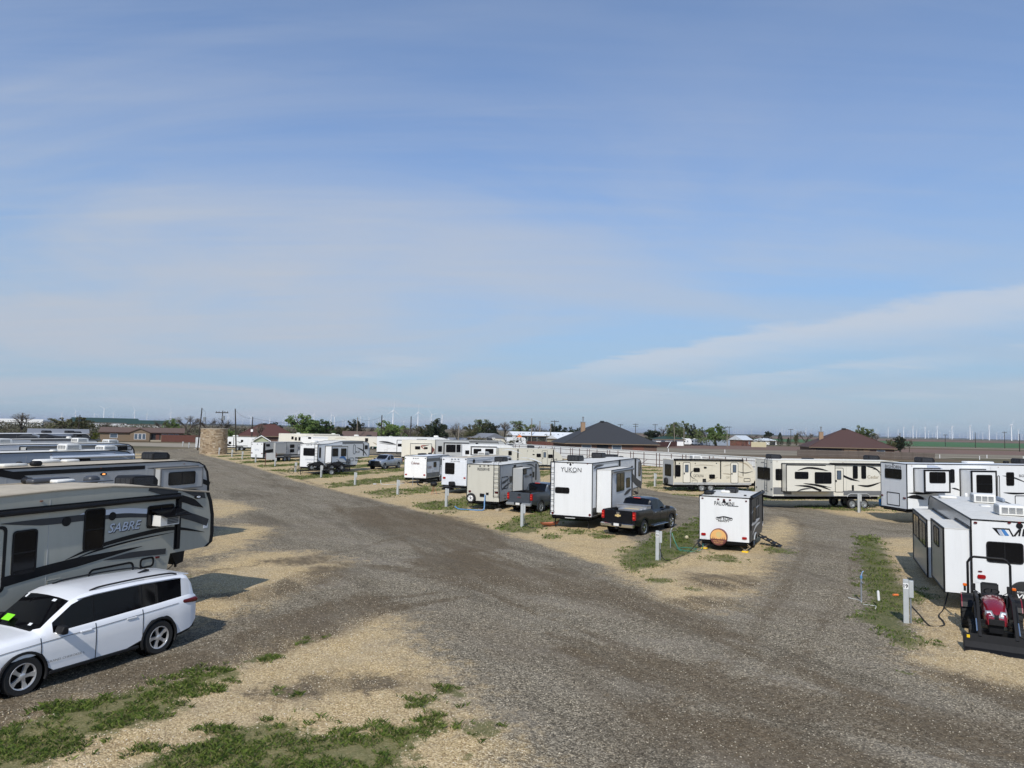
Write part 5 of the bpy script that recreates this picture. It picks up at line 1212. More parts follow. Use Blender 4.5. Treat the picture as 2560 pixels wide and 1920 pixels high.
def make_trailer(s, feats):
    L, w, h, b = s['L'], s['w'], s['h'], s['b']
    t = thing(s['name'], s['label'], s.get('cat', 'trailer'), (s['pos'][0], s['pos'][1], 0), s['th'], s.get('group'))
    bot, top = profile(s); prof = bot + list(reversed(top))
    body = MB().prism(prof, -w/2, w/2).build('body', s['body'], t)
    PL = {'R': Plane((0, -w/2, 0), (1, 0, 0), (0, 0, 1)), 'B': Plane((0, w/2, 0), (0, -1, 0), (0, 0, 1)),
          'L': Plane((L, w/2, 0), (-1, 0, 0), (0, 0, 1))}
    inner = lambda ins: [(max(x, ins) if x < L*0.5 else x, z) for x, z in prof]
    # side walls of another colour than the rear: a sheet just proud of the body
    def side_sheet(pl, m, flip, d=0.003):
        q = [(x if not flip else L-x, z) for x, z in prof]
        c = (sum(a for a, _ in q)/len(q), sum(z for _, z in q)/len(q))
        q = [(a+(c[0]-a)*0.004, z+(c[1]-z)*0.008) for a, z in q]
        mb = MB(); vs = [pl.p(a, z, d) for a, z in q]; mb.add(vs, [tuple(range(len(q)))]); mb.build('side_wall', m, t)
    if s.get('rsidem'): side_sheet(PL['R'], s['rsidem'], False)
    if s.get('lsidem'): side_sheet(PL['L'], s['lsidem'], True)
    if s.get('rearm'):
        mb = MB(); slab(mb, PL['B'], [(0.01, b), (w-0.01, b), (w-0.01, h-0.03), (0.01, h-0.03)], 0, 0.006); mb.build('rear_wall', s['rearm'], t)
    for sd in s.get('ribs', []):
        if sd == 'B': mb = ribbed(PL['B'], 0.04, b+0.03, w-0.04, h-0.30, 0.125, 0.004, 0.014)
        else:
            n_ = s.get('nose', 0.8)
            mb = ribbed(PL['R'], 0.05, b+0.20, L-1.0, h-0.10, 0.125, 0.004, 0.012, lambda v: L-0.10-(0.35+n_*0.55)*max(0, (v-b-1.2)/(h-b-1.2))**1.6 if v > b+1.2 else L-0.10-0.25*max(0, (b+0.75-v)/0.75))
        mb.build('siding', s['body'] if sd == 'B' or not s.get('rsidem') else s['rsidem'], t)
    # roof membrane with a slight crown
    mb = MB(); vs = []; n = len(top)
    for x, z in top:
        for q, dz in ((-1, 0.004), (-0.5, 0.035), (0, 0.05), (0.5, 0.035), (1, 0.004)): vs.append((x, q*(w/2-0.012), z+dz))
    fs = [(i*5+k, i*5+k+1, i*5+k+6, i*5+k+5) for i in range(n-1) for k in range(4)]
    vs.append((0, w/2-0.012, top[0][1]-0.01)); vs.append((0, -w/2+0.012, top[0][1]-0.01))
    fs.append((0, 1, 2, 3, 4, len(vs)-2, len(vs)-1))
    mb.add(vs, fs); mb.build('roof', s['roof'], t, 60)
    # edge trim
    tr = MB()
    for q in (-1, 1):
        tr.tube([(x, q*(w/2-0.004), z+0.006) for x, z in top], 0.030, 6)
        tr.box(-0.016, 0.034, q*w/2-0.02, q*w/2+0.018, b, top[0][1])
    tr.box(-0.014, 0.02, -w/2, w/2, top[0][1]-0.012, top[0][1]+0.028)
    tr.build('edge_trim', s['trim'], t)
    if s.get('nosecap') or s['kind'] == 'fw':
        c = [(x, z) for x, z in prof if x > L-0.75 and z > 1.70]
        nb = MB()
        fr = [(x, z) for x, z in bot if x >= L-0.26 and z > 1.7] + [top[-1]]
        ins = [(x-(0.12 if s['cap'] == 'black_trim' else 0.22), z) for x, z in fr]
        poly_ = [(x+0.012, z) for x, z in fr] + list(reversed(ins))
        nb.prism(poly_, -w/2-0.012, w/2+0.012); nb.build('front_cap', s['cap'], t)
    else:
        fr = [(x, z) for x, z in bot if x >= L-0.3 and z > b+0.2] + [top[-1]]
        nb = MB(); nb.prism([(x+0.010, z) for x, z in fr] + [(x-0.10, z) for x, z in reversed(fr)], -w/2-0.010, w/2+0.010)
        nb.build('front_cap', s['cap'], t)
    # frame rails, bumper and dark underside
    ub = MB(); xe = s.get('xs', L-2.75) if s['kind'] == 'fw' else L-0.6
    ub.box(0.08, xe-0.05, -w/2+0.12, w/2-0.12, max(b-0.22, 0.30), b-0.003)
    ub.box(-0.09, -0.01, -w/2+0.14, w/2-0.14, b-0.14, b-0.03)
    ub.build('chassis', 'underbody', t)
    if s['kind'] == 'tt' and s.get('cat') != 'motorhome':
        hb = MB(); hb.tube([(L-0.9, -0.55, b-0.1), (L+0.75, 0, b-0.12)], 0.05, 5); hb.tube([(L-0.9, 0.55, b-0.1), (L+0.75, 0, b-0.12)], 0.05, 5)
        hb.cyl((L+0.55, 0, 0.02), (L+0.55, 0, b+0.3), 0.045, n=8); hb.box(L+0.1, L+0.5, -0.3, 0.3, b-0.06, b+0.35); hb.build('hitch', 'black_plastic', t)
    for f in feats:
        kd = f[0]
        if kd in ('win', 'door', 'ring', 'panel', 'light', 'text', 'sw', 'poly', 'slide', 'awning', 'ladder', 'disc', 'lampoval', 'window_ac'):
            sd, g, d, k = f[1:5]; pl = PL[sd]; k = dict(k)
            if sd in s.get('ribs', []) and d == 0: d = 0.019
            flip = sd == 'L'
            if flip and kd not in ('awning', 'slide', 'disc', 'lampoval', 'sw', 'poly'): g = (L-g[2], g[1], L-g[0], g[3])
        if kd == 'win': add_window(t, pl, g, d+0.004)
        elif kd == 'door':
            u0, v0, u1, v1 = g
            mb = MB(); slab(mb, pl, round_rect(u0, v0, u1, v1, 0.08), d+0.002, d+0.016); dr = mb.build('door', k.get('m', 'white_gel'), t)
            ringslab(MB(), pl, round_rect(u0-0.035, v0-0.035, u1+0.035, v1+0.035, 0.10), round_rect(u0, v0, u1, v1, 0.08), d+0.001, d+0.026).build('frame', 'black_trim', dr)
            q = (u0+(u1-u0)*0.24, v0+(v1-v0)*0.52, u0+(u1-u0)*0.76, v0+(v1-v0)*0.90)
            add_window(dr, pl, q, d+0.017, 0.025, 'glass_pale', split=False, rad=0.05)
            mb = MB(); slab(mb, pl, [(u0+0.05, v0+(v1-v0)*0.42), (u0+0.14, v0+(v1-v0)*0.42), (u0+0.14, v0+(v1-v0)*0.50), (u0+0.05, v0+(v1-v0)*0.50)], d+0.016, d+0.05); mb.build('handle', 'black_plastic', dr)
        elif kd == 'ring':
            u0, v0, u1, v1 = g; q = k.get('w', 0.05); rr = k.get('r', 0.07)
            hatch = ringslab(MB(), pl, round_rect(u0, v0, u1, v1, rr), round_rect(u0+q, v0+q, u1-q, v1-q, rr*0.7), d+0.002, d+0.014); hatch.build('hatch_frame', 'black_trim', t)
        elif kd == 'panel':
            u0, v0, u1, v1 = g; mb = MB(); slab(mb, pl, [(u0, v0), (u1, v0), (u1, v1), (u0, v1)], d, d+0.0075); mb.build('side_panel' if sd != 'B' else 'rear_panel', k['m'], t)
        elif kd == 'light':
            u0, v0, u1, v1 = g
            mb = MB(); slab(mb, pl, round_rect(u0, v0, u1, v1, 0.04, 2), d, d+0.035); mb.build('marker_light', k['m'], t)
        elif kd == 'disc':
            u, v = g; u = L-u if sd == 'L' else u
            mb = MB(); slab(mb, pl, [(u+k['r']*cos(2*pi*i/16), v+k['r']*sin(2*pi*i/16)) for i in range(16)], d, d+0.02); mb.build('round_fitting', k['m'], t)
        elif kd == 'lampoval':
            u, v = g
            mb = MB(); slab(mb, pl, [(u+0.15*cos(2*pi*i/18), v+0.055*sin(2*pi*i/18)) for i in range(18)], d, d+0.03); lo = mb.build('side_lamp', 'black_trim', t)
            mb = MB(); slab(mb, pl, [(u+0.07*cos(2*pi*i/14), v+0.032*sin(2*pi*i/14)) for i in range(14)], d+0.03, d+0.04)
            mb.build('lens', 'amber_lit' if k.get('lit') else 'lamp_clear', lo)
        elif kd == 'sw':
            pts = [(L-a, c) if sd == 'L' else (a, c) for a, c in g]
            mb = MB(); swoosh_mesh(mb, pl, pts, k['w'], d+0.008+0.0015*(len(t.children) % 3), k['taper']); mb.build('stripe', k['m'], t)
        elif kd == 'poly':
            mb = MB(); slab(mb, pl, g, d, d+0.006+0.0015*(len(t.children) % 4)); mb.build('stripe', k['m'], t)
        elif kd == 'text':
            u0, v0, u1, v1 = g
            if k.get('shadow'): text_on('lettering', t, pl, (u0+u1)/2+0.02, (v0+v1)/2-0.025, k['s'], u1-u0, k['shadow'], d+0.012, k.get('shear', 0), v1-v0, bold=0.03)
            text_on('lettering', t, pl, (u0+u1)/2, (v0+v1)/2, k['s'], u1-u0, k['m'], d+0.0165, k.get('shear', 0), v1-v0, k.get('spacing', 1.0), bold=0.0 if k.get('serif') else 0.012)
        elif kd == 'awning':
            u0, u1, v = g; q = -1 if sd == 'R' else 1; yy = q*(w/2+0.075)
            mb = MB().cyl((u0, yy, v), (u1, yy, v), 0.062, n=12); mb.box(u0-0.05, u1+0.05, q*w/2-0.01*q, q*(w/2+0.03), v+0.06, v+0.10)
            a = mb.build('awning', k.get('m', 'black_trim'), t, 40)
            for x in (u0, u1): MB().box(x-0.03, x+0.03, min(yy, q*w/2), max(yy, q*w/2)+0.0, v-0.10, v+0.09).box(x-0.025, x+0.025, min(q*w/2, q*(w/2+0.045)), max(q*w/2, q*(w/2+0.045)), max(v-1.5, b+0.2), v-0.10).build('awning_arm', k.get('m', 'black_trim'), a)
        elif kd == 'ladder':
            u0, v0, u1, v1 = g; mb = MB()
            for u in (u0+0.03, u1-0.03): mb.tube([pl.p(u, v0, 0.0), pl.p(u, v0, 0.11), pl.p(u, v1, 0.11), pl.p(u, v1+0.10, 0.06), pl.p(u, v1+0.12, -0.25), pl.p(u, v1+0.02, -0.30)], 0.016, 6)
            k_ = max(2, int((v1-v0)/0.30))
            for i in range(k_): vv = v0+0.06+(v1-v0-0.1)*i/k_; mb.cyl(pl.p(u0+0.03, vv, 0.11), pl.p(u1-0.03, vv, 0.11), 0.014, n=6)
            mb.build('ladder', 'black_trim', t, 40)
        elif kd == 'window_ac':
            u0, v0, u1, v1 = g; mb = MB()
            slab(mb, pl, [(u0, v0), (u1, v0), (u1, v1), (u0, v1)], 0.03, 0.34); a = mb.build('window_air_conditioner', 'ac_white', t)
            mb = MB()
            for i in range(5): vv = v0+0.04+(v1-v0-0.08)*i/5; slab(mb, pl, [(u0+(u1-u0)*0.35, vv), (u1-0.03, vv), (u1-0.03, vv+0.03), (u0+(u1-u0)*0.35, vv+0.03)], 0.34, 0.35)
            mb.build('grille', 'grey_dark', a)
            if k.get('awn'):
                mb = MB(); vs = [pl.p(u0-0.08, v1+0.16, 0.03), pl.p(u1+0.25, v1+0.16, 0.03), pl.p(u1+0.30, v1-0.02, 0.52), pl.p(u0+0.02, v1-0.02, 0.52)]
                vs += [v_+Vector((0, 0, -0.02)) for v_ in vs]
                mb.add(vs, [(0,1,2,3),(7,6,5,4),(0,4,5,1),(1,5,6,2),(2,6,7,3),(3,7,4,0)]); mb.build('glass_flap', 'glass_dark', a)
        elif kd == 'slide':
            u0, v0, u1, v1 = g; q = -1 if sd == 'R' else 1
            y0, y1 = sorted((q*(w/2-0.05), q*(w/2+d)))
            sm = k.get('m', 'white_gel')
            mb = MB().box(u0+0.03, u1-0.03, y0, y1-0.004 if q > 0 else y1, v0+0.02, v1-0.03) if q > 0 else MB().box(u0+0.03, u1-0.03, y0+0.004, y1, v0+0.02, v1-0.03)
            so = mb.build('slide_out', k.get('endm', sm), t)
            yy = q*(w/2+d)
            fp = Plane((0, yy, 0), (1, 0, 0), (0, 0, 1)) if q < 0 else Plane((L, yy, 0), (-1, 0, 0), (0, 0, 1))
            a0, a1 = (u0, u1) if q < 0 else (L-u1, L-u0)
            bw = 0.10 if k.get('wide') else 0.035 if k.get('thin') else 0.06
            mb = MB(); slab(mb, fp, [(a0+bw, v0+bw), (a1-bw, v0+bw), (a1-bw, v1-bw), (a0+bw, v1-bw)], -0.01, 0.002); mb.build('slide_face', sm, so)
            ringslab(MB(), fp, [(a0, v0), (a1, v0), (a1, v1), (a0, v1)], [(a0+bw, v0+bw), (a1-bw, v0+bw), (a1-bw, v1-bw), (a0+bw, v1-bw)], -0.03, 0.02).build('slide_trim', k.get('trim', 'black_trim'), so)
            mb = MB().box(u0+0.02, u1-0.02, min(q*(w/2+0.02), yy-q*0.03), max(q*(w/2+0.02), yy-q*0.03), v1-0.03, v1-0.012); mb.build('slide_roof', s['roof'], so)
            mb = MB()
            for x in (u0-0.05, u1-0.01): mb.box(x, x+0.06, min(q*w/2, q*(w/2+0.03)), max(q*w/2, q*(w/2+0.03)), v0-0.04, v1+0.05)
            mb.box(u0, u1, min(q*w/2, q*(w/2+0.03)), max(q*w/2, q*(w/2+0.03)), v1+0.0, v1+0.06); mb.build('slide_flange', k.get('trim', 'black_trim') if not k.get('thin') else 'black_trim', so)
            if k.get('topper'):
                mb = MB().cyl((u0-0.05, yy+q*0.08, v1-0.10), (u1+0.05, yy+q*0.08, v1-0.10), 0.07, n=10); mb.build('slide_topper', 'grey_mid', so, 40)
        elif kd == 'ac': ac_unit(t, f[2][0], f[2][1], topz(top, f[2][0])+0.03, f[4]['m'], f[4].get('small', False))
        elif kd == 'acbase': pass
        elif kd == 'roofbox':
            x, y = f[2]; sx, sy, sz = f[4]['s']; z = topz(top, x)+0.02
            MB().box(x-sx/2, x+sx/2, y-sy/2, y+sy/2, z, z+sz, c=min(sx, sy, sz)*0.28).build('roof_vent', f[4]['m'], t, 50)
        elif kd == 'wheels':
            for x in f[1]:
                for q in (-1, 1): make_wheel(t, x, q*(w/2-0.16), 0.37 if s.get('cat') != 'motorhome' else 0.48, 0.22, q, 'steel_grey', 'disc' if int(w*100) % 3 else 'six')
            for q in (-1, 1):
                x0, x1 = f[1][0]-0.48, f[1][-1]+0.48; yy = q*(w/2+0.012); pts_o, pts_i = [], []
                pts = [(x0, b-0.03), (x0+0.10, b+0.12), (x0+0.30, b+0.22), (x1-0.30, b+0.22), (x1-0.10, b+0.12), (x1, b-0.03)]
                MB().tube([(a, yy, z) for a, z in pts], 0.035, 6).build('fender', 'grey_gel' if s['body'] != 'grey_dark' else 'black_trim', t, 50)
                MB().prism(pts, q*(w/2+0.001)-0.004, q*(w/2+0.001)+0.004).build('wheel_well', 'underbody', t)
        elif kd == 'pin':
            mb = MB(); x = L-0.42
            mb.box(x-0.55, x+0.45, -0.28, 0.28, 1.60, 1.738); mb.prism([(x-0.20, 1.62), (x+0.42, 1.62), (x+0.36, 1.16), (x+0.08, 1.10)], -0.16, 0.16); mb.cyl((x+0.22, 0, 1.10), (x+0.22, 0, 1.00), 0.04, n=10)
            mb.build('pin_box', 'black_plastic', t)
            for q in (-1, 1):
                xl = s.get('xs', L-2.75)+0.16
                MB().box(xl-0.06, xl+0.06, q*0.90-0.06, q*0.90+0.06, 0.10, 1.73).box(xl-0.14, xl+0.14, q*0.90-0.14, q*0.90+0.14, 0.02, 0.10).build('landing_leg', 'black_plastic', t)
            curve_tube([(L-1.25, -0.3, 1.72), (L-1.1, -0.35, 1.25), (L-0.75, -0.25, 1.05), (L-0.35, -0.1, 1.15)], 0.014).build('cable', 'black_rubber', t)
        elif kd == 'jackleg':
            for q in (-1, 1): MB().cyl((0.25, q*(w/2-0.25), 0.02), (0.25, q*(w/2-0.25), b), 0.035, n=8).box(0.13, 0.37, q*(w/2-0.25)-0.11, q*(w/2-0.25)+0.11, 0.005, 0.03).build('jack', 'black_plastic', t)
        elif kd == 'scissor':
            for q in (-1, 1):
                yy = q*(w/2-0.22); zt, zb = b-0.02, 0.12
                mb = MB(); mb.tube([(0.12, yy-0.22*0, zb), (0.12, yy-0.24, (zt+zb)/2), (0.12, yy, zt)], 0.022, 5); mb.tube([(0.12, yy, zb), (0.12, yy+0.24, (zt+zb)/2), (0.12, yy, zt)], 0.022, 5); mb.cyl((0.12, yy-0.26, (zt+zb)/2), (0.12, yy+0.26, (zt+zb)/2), 0.012, n=6); mb.box(0.03, 0.21, yy-0.09, yy+0.09, zb-0.03, zb)
                mb.build('scissor_jack', 'wood_block' if len(f) > 1 else 'black_plastic', t)
                mb = MB().box(-0.05, 0.29, yy-0.14, yy+0.14, 0.004, 0.09, c=0.015); mb.box(0.0, 0.24, yy-0.12, yy+0.12, 0.0905, 0.105)
                bo = mb.build('leveling_block', 'yellow' if len(f) > 1 else 'wood_block')
                bo.location = t.location; bo.rotation_euler = t.rotation_euler
                tag(bo, ('yellow plastic levelling block' if len(f) > 1 else 'wooden levelling block') + (' under the left jack of the ' if q > 0 else ' under the right jack of the ') + s['label'].split(' with ')[0].split(' behind ')[0], 'block', 'levelling blocks under jacks')
        elif kd in ('steps', 'steps2'):
            x = f[1]; mb = MB()
            if kd == 'steps':
                for i in range(4): mb.box(x-0.32, x+0.32, -w/2-0.25-0.24*i-0.12, -w/2-0.25-0.24*i+0.12, b-0.05-0.125*i-0.03, b-0.05-0.125*i)
                for e in (-0.34, 0.34): mb.tube([(x+e, -w/2, b+0.02), (x+e, -w/2-1.1, 0.02)], 0.03, 5)
            else:
                for i in range(2): mb.box(x-0.30, x+0.30, -w/2-0.30-0.2*i, -w/2-0.06-0.2*i, b-0.16-0.2*i, b-0.13-0.2*i)
                for e in (-0.28, 0.28): mb.tube([(x+e, -w/2-0.05, b), (x+e, -w/2-0.42, b-0.36)], 0.02, 5)
            mb.build('steps', 'black_plastic', t)
        elif kd == 'spare':
            u, v = f[2]; r_ = f[4]['r']; y = w/2-u
            M = Matrix.Translation((-0.14, y, v)) @ Matrix.Rotation(-pi/2, 4, 'Y')
            sp = MB().lathe([(r_*0.55, -0.11), (r_*0.9, -0.11), (r_, -0.05), (r_, 0.05), (r_*0.92, 0.10), (r_*0.62, 0.105)], 26, M).build('spare_wheel', 'black_rubber', t, 40)
            if f[4].get('covered'):
                MB().lathe([(r_*0.93, 0.09), (r_*0.6, 0.12), (0.001, 0.125)], 24, M).build('cover', 'black_plastic', sp, 50)
                continue
            MB().lathe([(r_*0.64, 0.10), (r_*0.58, 0.06), (r_*0.34, 0.10), (r_*0.22, 0.06), (0.001, 0.06)], 24, M).build('rim', 'white_bright', sp, 40)
            mb = MB()
            for i in range(6): a = 2*pi*i/6; mb.add([(r_*0.42*cos(a)+0.028*cos(e), r_*0.42*sin(a)+0.028*sin(e), 0.098) for e in (0, 1.57, 3.14, 4.71)], [(0, 1, 2, 3)], M)
            mb.cyl(M @ Vector((0, 0, 0.05)), M @ Vector((0, 0, 0.12)), r_*0.14, n=10); mb.build('wheel_holes', 'black_trim', sp)
        elif kd == 'cover': sunset_cover(t, (-0.20, w/2-f[2][0], f[2][1]), f[4]['r'])
        elif kd == 'cover2':
            r_ = f[4]['r']; y = w/2-f[2][0]
            M = Matrix.Translation((-0.20, y, f[2][1])) @ Matrix.Rotation(-pi/2, 4, 'Y')
            c = MB().lathe([(r_*0.97, -0.20), (r_, -0.05), (r_*0.97, 0.03), (r_*0.92, 0.05), (0.001, 0.055)], 36, M).build('spare_cover', 'black_rubber', t, 50)
            p2 = Plane((-0.257, y, f[2][1]), (0, -1, 0), (0, 0, 1))
            text_on('lettering', c, p2, 0, 0.10, 'FOREST RIVER', 0.44, 'white_bright', 0.003, height=0.05); text_on('lettering', c, p2, 0, -0.02, 'VIBE', 0.46, 'white_bright', 0.003, height=0.13, shear=0.2, bold=0.02)
        elif kd == 'railrear':
            mb = MB()
            if s['b'] > 0.9: mb.box(-0.12, -0.03, -w/2+0.05, w/2-0.05, b-0.12, b-0.04)
            mb.box(-0.11, -0.02, -0.30, 0.30, b-0.14, b-0.09); mb.build('bumper', 'grey_gel' if s['b'] < 0.9 else 'black_trim', t)
        elif kd == 'rearbox':
            mb = MB(); mb.box(-0.60, -0.10, -0.20, 0.20, b-0.02, b+0.35, c=0.05); mb.build('covered_grill', 'black_plastic', t)
            mb = MB(); mb.box(-0.72, -0.06, -w/2+0.3, w/2-0.2, b-0.16, b-0.09); mb.box(-0.75, -0.10, -0.1, 0.75, 0.32, b-0.20, c=0.03); mb.build('cargo_rack', 'black_trim', t)
    # seams, clearance lamps, vents and hatches that every unit has
    if L > 5 and s.get('group') != 'far parked trailers':
        rg = random.Random(int(L*100)+int(h*100)); occ = [f[2] for f in feats if f[0] in ('win', 'door', 'slide', 'ring', 'text') and f[1] == 'R']
        free = lambda a, z0, b_, z1: all(b_ < r[0]-0.05 or a > r[2]+0.05 or z1 < r[1]-0.03 or z0 > r[3]+0.03 for r in occ)
        pr_ = PL['R']; rib = 0.018 if 'R' in s.get('ribs', []) else 0.004
        for k in range(1, int(L/2.0)):
            x = k*2.0+rg.uniform(-0.2, 0.2)
            if x < L-1.2 and free(x-0.01, b+0.1, x+0.01, h-0.2): mb = MB(); slab(mb, pr_, [(x-0.006, b+0.03), (x+0.006, b+0.03), (x+0.006, h-0.12), (x-0.006, h-0.12)], 0, rib+0.002); mb.build('panel_seam', 'grey_gel', t)
        for x in (0.35, L*0.5, L-1.6):
            if free(x-0.06, h-0.16, x+0.06, h-0.10): mb = MB(); slab(mb, pr_, [(x-0.035, h-0.145), (x+0.035, h-0.145), (x+0.035, h-0.120), (x-0.035, h-0.120)], 0, 0.02); mb.build('clearance_lamp', 'amber_dull', t)
        for k in range(3):
            x = rg.uniform(0.6, L-3.2); ww, hh = rg.choice(((0.55, 0.32), (0.38, 0.26), (0.75, 0.38))); z0 = b+0.14
            if free(x, z0, x+ww, z0+hh):
                occ.append((x, z0, x+ww, z0+hh)); hp = ringslab(MB(), pr_, round_rect(x, z0, x+ww, z0+hh, 0.05), round_rect(x+0.018, z0+0.018, x+ww-0.018, z0+hh-0.018, 0.04), 0, rib+0.010).build('hatch_frame', 'grey_mid', t)
                mb = MB(); slab(mb, pr_, [(x+ww/2-0.03, z0+0.03), (x+ww/2+0.03, z0+0.03), (x+ww/2+0.03, z0+0.06), (x+ww/2-0.03, z0+0.06)], 0, rib+0.02); mb.build('latch', 'black_trim', hp)
        for k in range(2):
            x = rg.uniform(1.0, L-3.0); z0 = rg.uniform(b+0.6, 1.6)
            if free(x, z0, x+0.35, z0+0.22):
                occ.append((x, z0, x+0.35, z0+0.22)); mb = MB()
                for q in range(5): slab(mb, pr_, [(x, z0+q*0.044), (x+0.35, z0+q*0.044), (x+0.35, z0+q*0.044+0.024), (x, z0+q*0.044+0.024)], 0, rib+0.014)
                mb.build('vent_louvre', s['body'], t)
        skirt = MB(); slab(skirt, pr_, [(0.06, b+0.015), (min(L-0.9, s.get('xs', L-2.9) if s['kind'] == 'fw' else L-0.9), b+0.015), (min(L-0.9, s.get('xs', L-2.9) if s['kind'] == 'fw' else L-0.9), b+0.05), (0.06, b+0.05)], 0, rib+0.012); skirt.build('rub_rail', 'aluminium', t)
    return t
mat('amber_dull', (0.22, 0.07, 0.02, 1), 0.3)
mat('amber_lit', (0.95, 0.35, 0.10, 1), 0.3, emit=1.6)
for s_, f_ in TRAILERS: make_trailer(s_, f_)
# ------------------------------------------------------------------ cars and pickups
def islands(me):
    bm = bmesh.new(); bm.from_mesh(me); left = set(bm.faces); res = []
    while left:
        st = [left.pop()]; comp = [st[0]]
        while st:
            f = st.pop()
            for e in f.edges:
                for g in e.link_faces:
                    if g in left: left.discard(g); st.append(g); comp.append(g)
        vi = {}; V = []; F = []
        for f in comp:
            q = []
            for v in f.verts:
                if v.index not in vi: vi[v.index] = len(V); V.append(tuple(v.co))
                q.append(vi[v.index])
            F.append(q)
        m = bpy.data.meshes.new(me.name); m.from_pydata(V, [], F); m.materials.append(me.materials[0]); shade(m, 38); res.append(m)
    bm.free(); return res
def car_shell(root, c):
    """lofted body: c has tables over x (rear negative, front positive)"""
    ip = lambda k, x: float(np.interp(x, [a for a, _ in c[k]], [b for _, b in c[k]]))
    axles = c['axles']; ar = c['r']*1.17
    xs = set(c['stations'])
    for a in axles:
        for q in np.linspace(-ar, ar, 17): xs.add(round(a+float(q), 3))
    xs = sorted(x for x in xs if c['rear'] <= x <= c['front'])
    secs = []
    for x in xs:
        zb = ip('zb', x)
        for a in axles:
            if abs(x-a) < ar: zb = max(zb, c['r']*0.98+sqrt(max(ar*ar-(x-a)**2, 0)))
        belt, top, wm, wb, wt = (ip(k, x) for k in ('belt', 'top', 'wm', 'wb', 'wt'))
        bed = c.get('bed') and c['bed'][0] <= x <= c['bed'][1]
        lo = min(zb+0.06, belt-0.30)
        zm = max(belt*0.66, lo+0.05)
        s = [(wm-0.03, zb), (wm-0.005, lo), (wm, zm), (wm-0.012, belt-0.12), (wb, belt)]
        if bed: s += [(wb-0.05, belt+0.012), (wb-0.085, belt-0.01), (wb-0.10, c['floor']), (wb*0.5, c['floor']+0.001), (0, c['floor']+0.001)]
        elif top-belt < 0.16: s += [(wb-0.03, belt+(top-belt)*0.35), (wb*0.86, belt+(top-belt)*0.75), (wb*0.66, belt+(top-belt)*0.95), (wb*0.33, top), (0, top+0.008)]
        else: s += [(wb-0.035, belt+0.03), (wt+(wb-wt)*0.12+0.02, top-0.085), (wt-0.05, top-0.015), (wt*0.5, top+0.018), (0, top+0.028)]
        secs.append(s)
    n = 10; parts = {}
    for i in range(len(xs)-1):
        xm = (xs[i]+xs[i+1])/2
        for j in range(n-1):
            p = c['cls'](xm, j, secs[i], secs[i+1])
            if p is None: continue
            mb = parts.setdefault(p, MB())
            for q in (1, -1):
                vs = [(xs[i], q*secs[i][j][0], secs[i][j][1]), (xs[i+1], q*secs[i+1][j][0], secs[i+1][j][1]), (xs[i+1], q*secs[i+1][j+1][0], secs[i+1][j+1][1]), (xs[i], q*secs[i][j+1][0], secs[i][j+1][1])]
                mb.add(vs, [(0, 1, 2, 3)])
    body = parts['body']
    for e, i in ((0, 0), (1, len(xs)-1)):                # close the ends
        s = secs[i]; ring = [(xs[i], y, z) for y, z in s] + [(xs[i], -y, z) for y, z in reversed(s[:-1])]
        body.add(ring, [tuple(range(len(ring)))])
    out = {}
    for p, mb in parts.items():
        me = mb.mesh(p, c['mats'][p])
        bm = bmesh.new(); bm.from_mesh(me); bmesh.ops.remove_doubles(bm, verts=bm.verts, dist=0.0008); bmesh.ops.recalc_face_normals(bm, faces=bm.faces); bm.to_mesh(me); bm.free()
        shade(me, 38)
        if p == 'side_window':                               # each pane is a part of its own
            for k_, pm in enumerate(islands(me)): out[p] = link(p, pm, root)
        else: out[p] = link(p, me, root)
    def seam(x, j0=0, j1=4, q=(1, -1), name='door_seam', m='black_trim', r=0.006):
        i = min(range(len(xs)), key=lambda k: abs(xs[k]-x)); mb = MB()
        for e in q: mb.tube([(xs[i], e*(secs[i][j][0]+0.001), secs[i][j][1]) for j in range(j0, j1+1)], r, 4)
        mb.build(name, m, out['body'])
    # dark inner tub so that no daylight shows through the arches
    fx, rx = axles[-1]+0.7, axles[0]-0.7; wmx = max(b for _, b in c['wm'])
    MB().box(max(rx, c['rear']+0.1), min(fx, c['front']-0.1), -wmx+0.27, wmx-0.27, c['r']*0.72, max(0.62, c.get('floor', 0.8)-0.03)).build('underbody', 'underbody', root)
    for a in axles:
        for q in (1, -1):
            pts = [(a+ar*cos(t), q*(wmx-0.015), c['r']*0.98+ar*sin(t)) for t in np.linspace(-0.35, pi+0.35, 22)]
            MB().tube(pts, 0.035 if c.get('clad') else 0.018, 6).build('wheel_arch', 'black_plastic' if c.get('clad') else c['mats']['body'], root, 50)
            M = Matrix.Translation((a, q*(wmx-0.27), c['r']*0.98)) @ Matrix.Rotation(-pi/2*q, 4, 'X')
            MB().lathe([(ar, 0.24), (ar, 0.0), (0.02, 0.0)], 24, M).build('wheel_liner', 'underbody', root)
    for a in axles:
        for q in (1, -1): make_wheel(root, a, q*(wmx-0.13), c['r'], 0.27, q, c.get('rim', 'alloy'), c.get('wheel', 'star5'), 0.3+a)
    return out, seam, xs, secs
def mirror_pair(root, x, y, z, m='black_plastic'):
    for q in (1, -1):
        y0, y1 = sorted((q*(y+0.03), q*(y+0.27)))
        me = MB().prism([(x-0.06, z-0.08), (x+0.05, z-0.085), (x+0.10, z-0.02), (x+0.05, z+0.085), (x-0.06, z+0.09)], y0, y1).mesh('wing_mirror', m)
        bm = bmesh.new(); bm.from_mesh(me); bmesh.ops.bevel(bm, geom=list(bm.edges), offset=0.03, segments=3, affect='EDGES', profile=0.6); bm.to_mesh(me); bm.free(); shade(me, 60); mo = link('wing_mirror', me, root)
        MB().tube([(x+0.02, q*(y-0.03), z-0.075), (x+0.01, q*(y+0.10), z-0.07)], 0.03, 6).build('mirror_arm', 'chrome' if m == 'black_plastic' else m, mo)
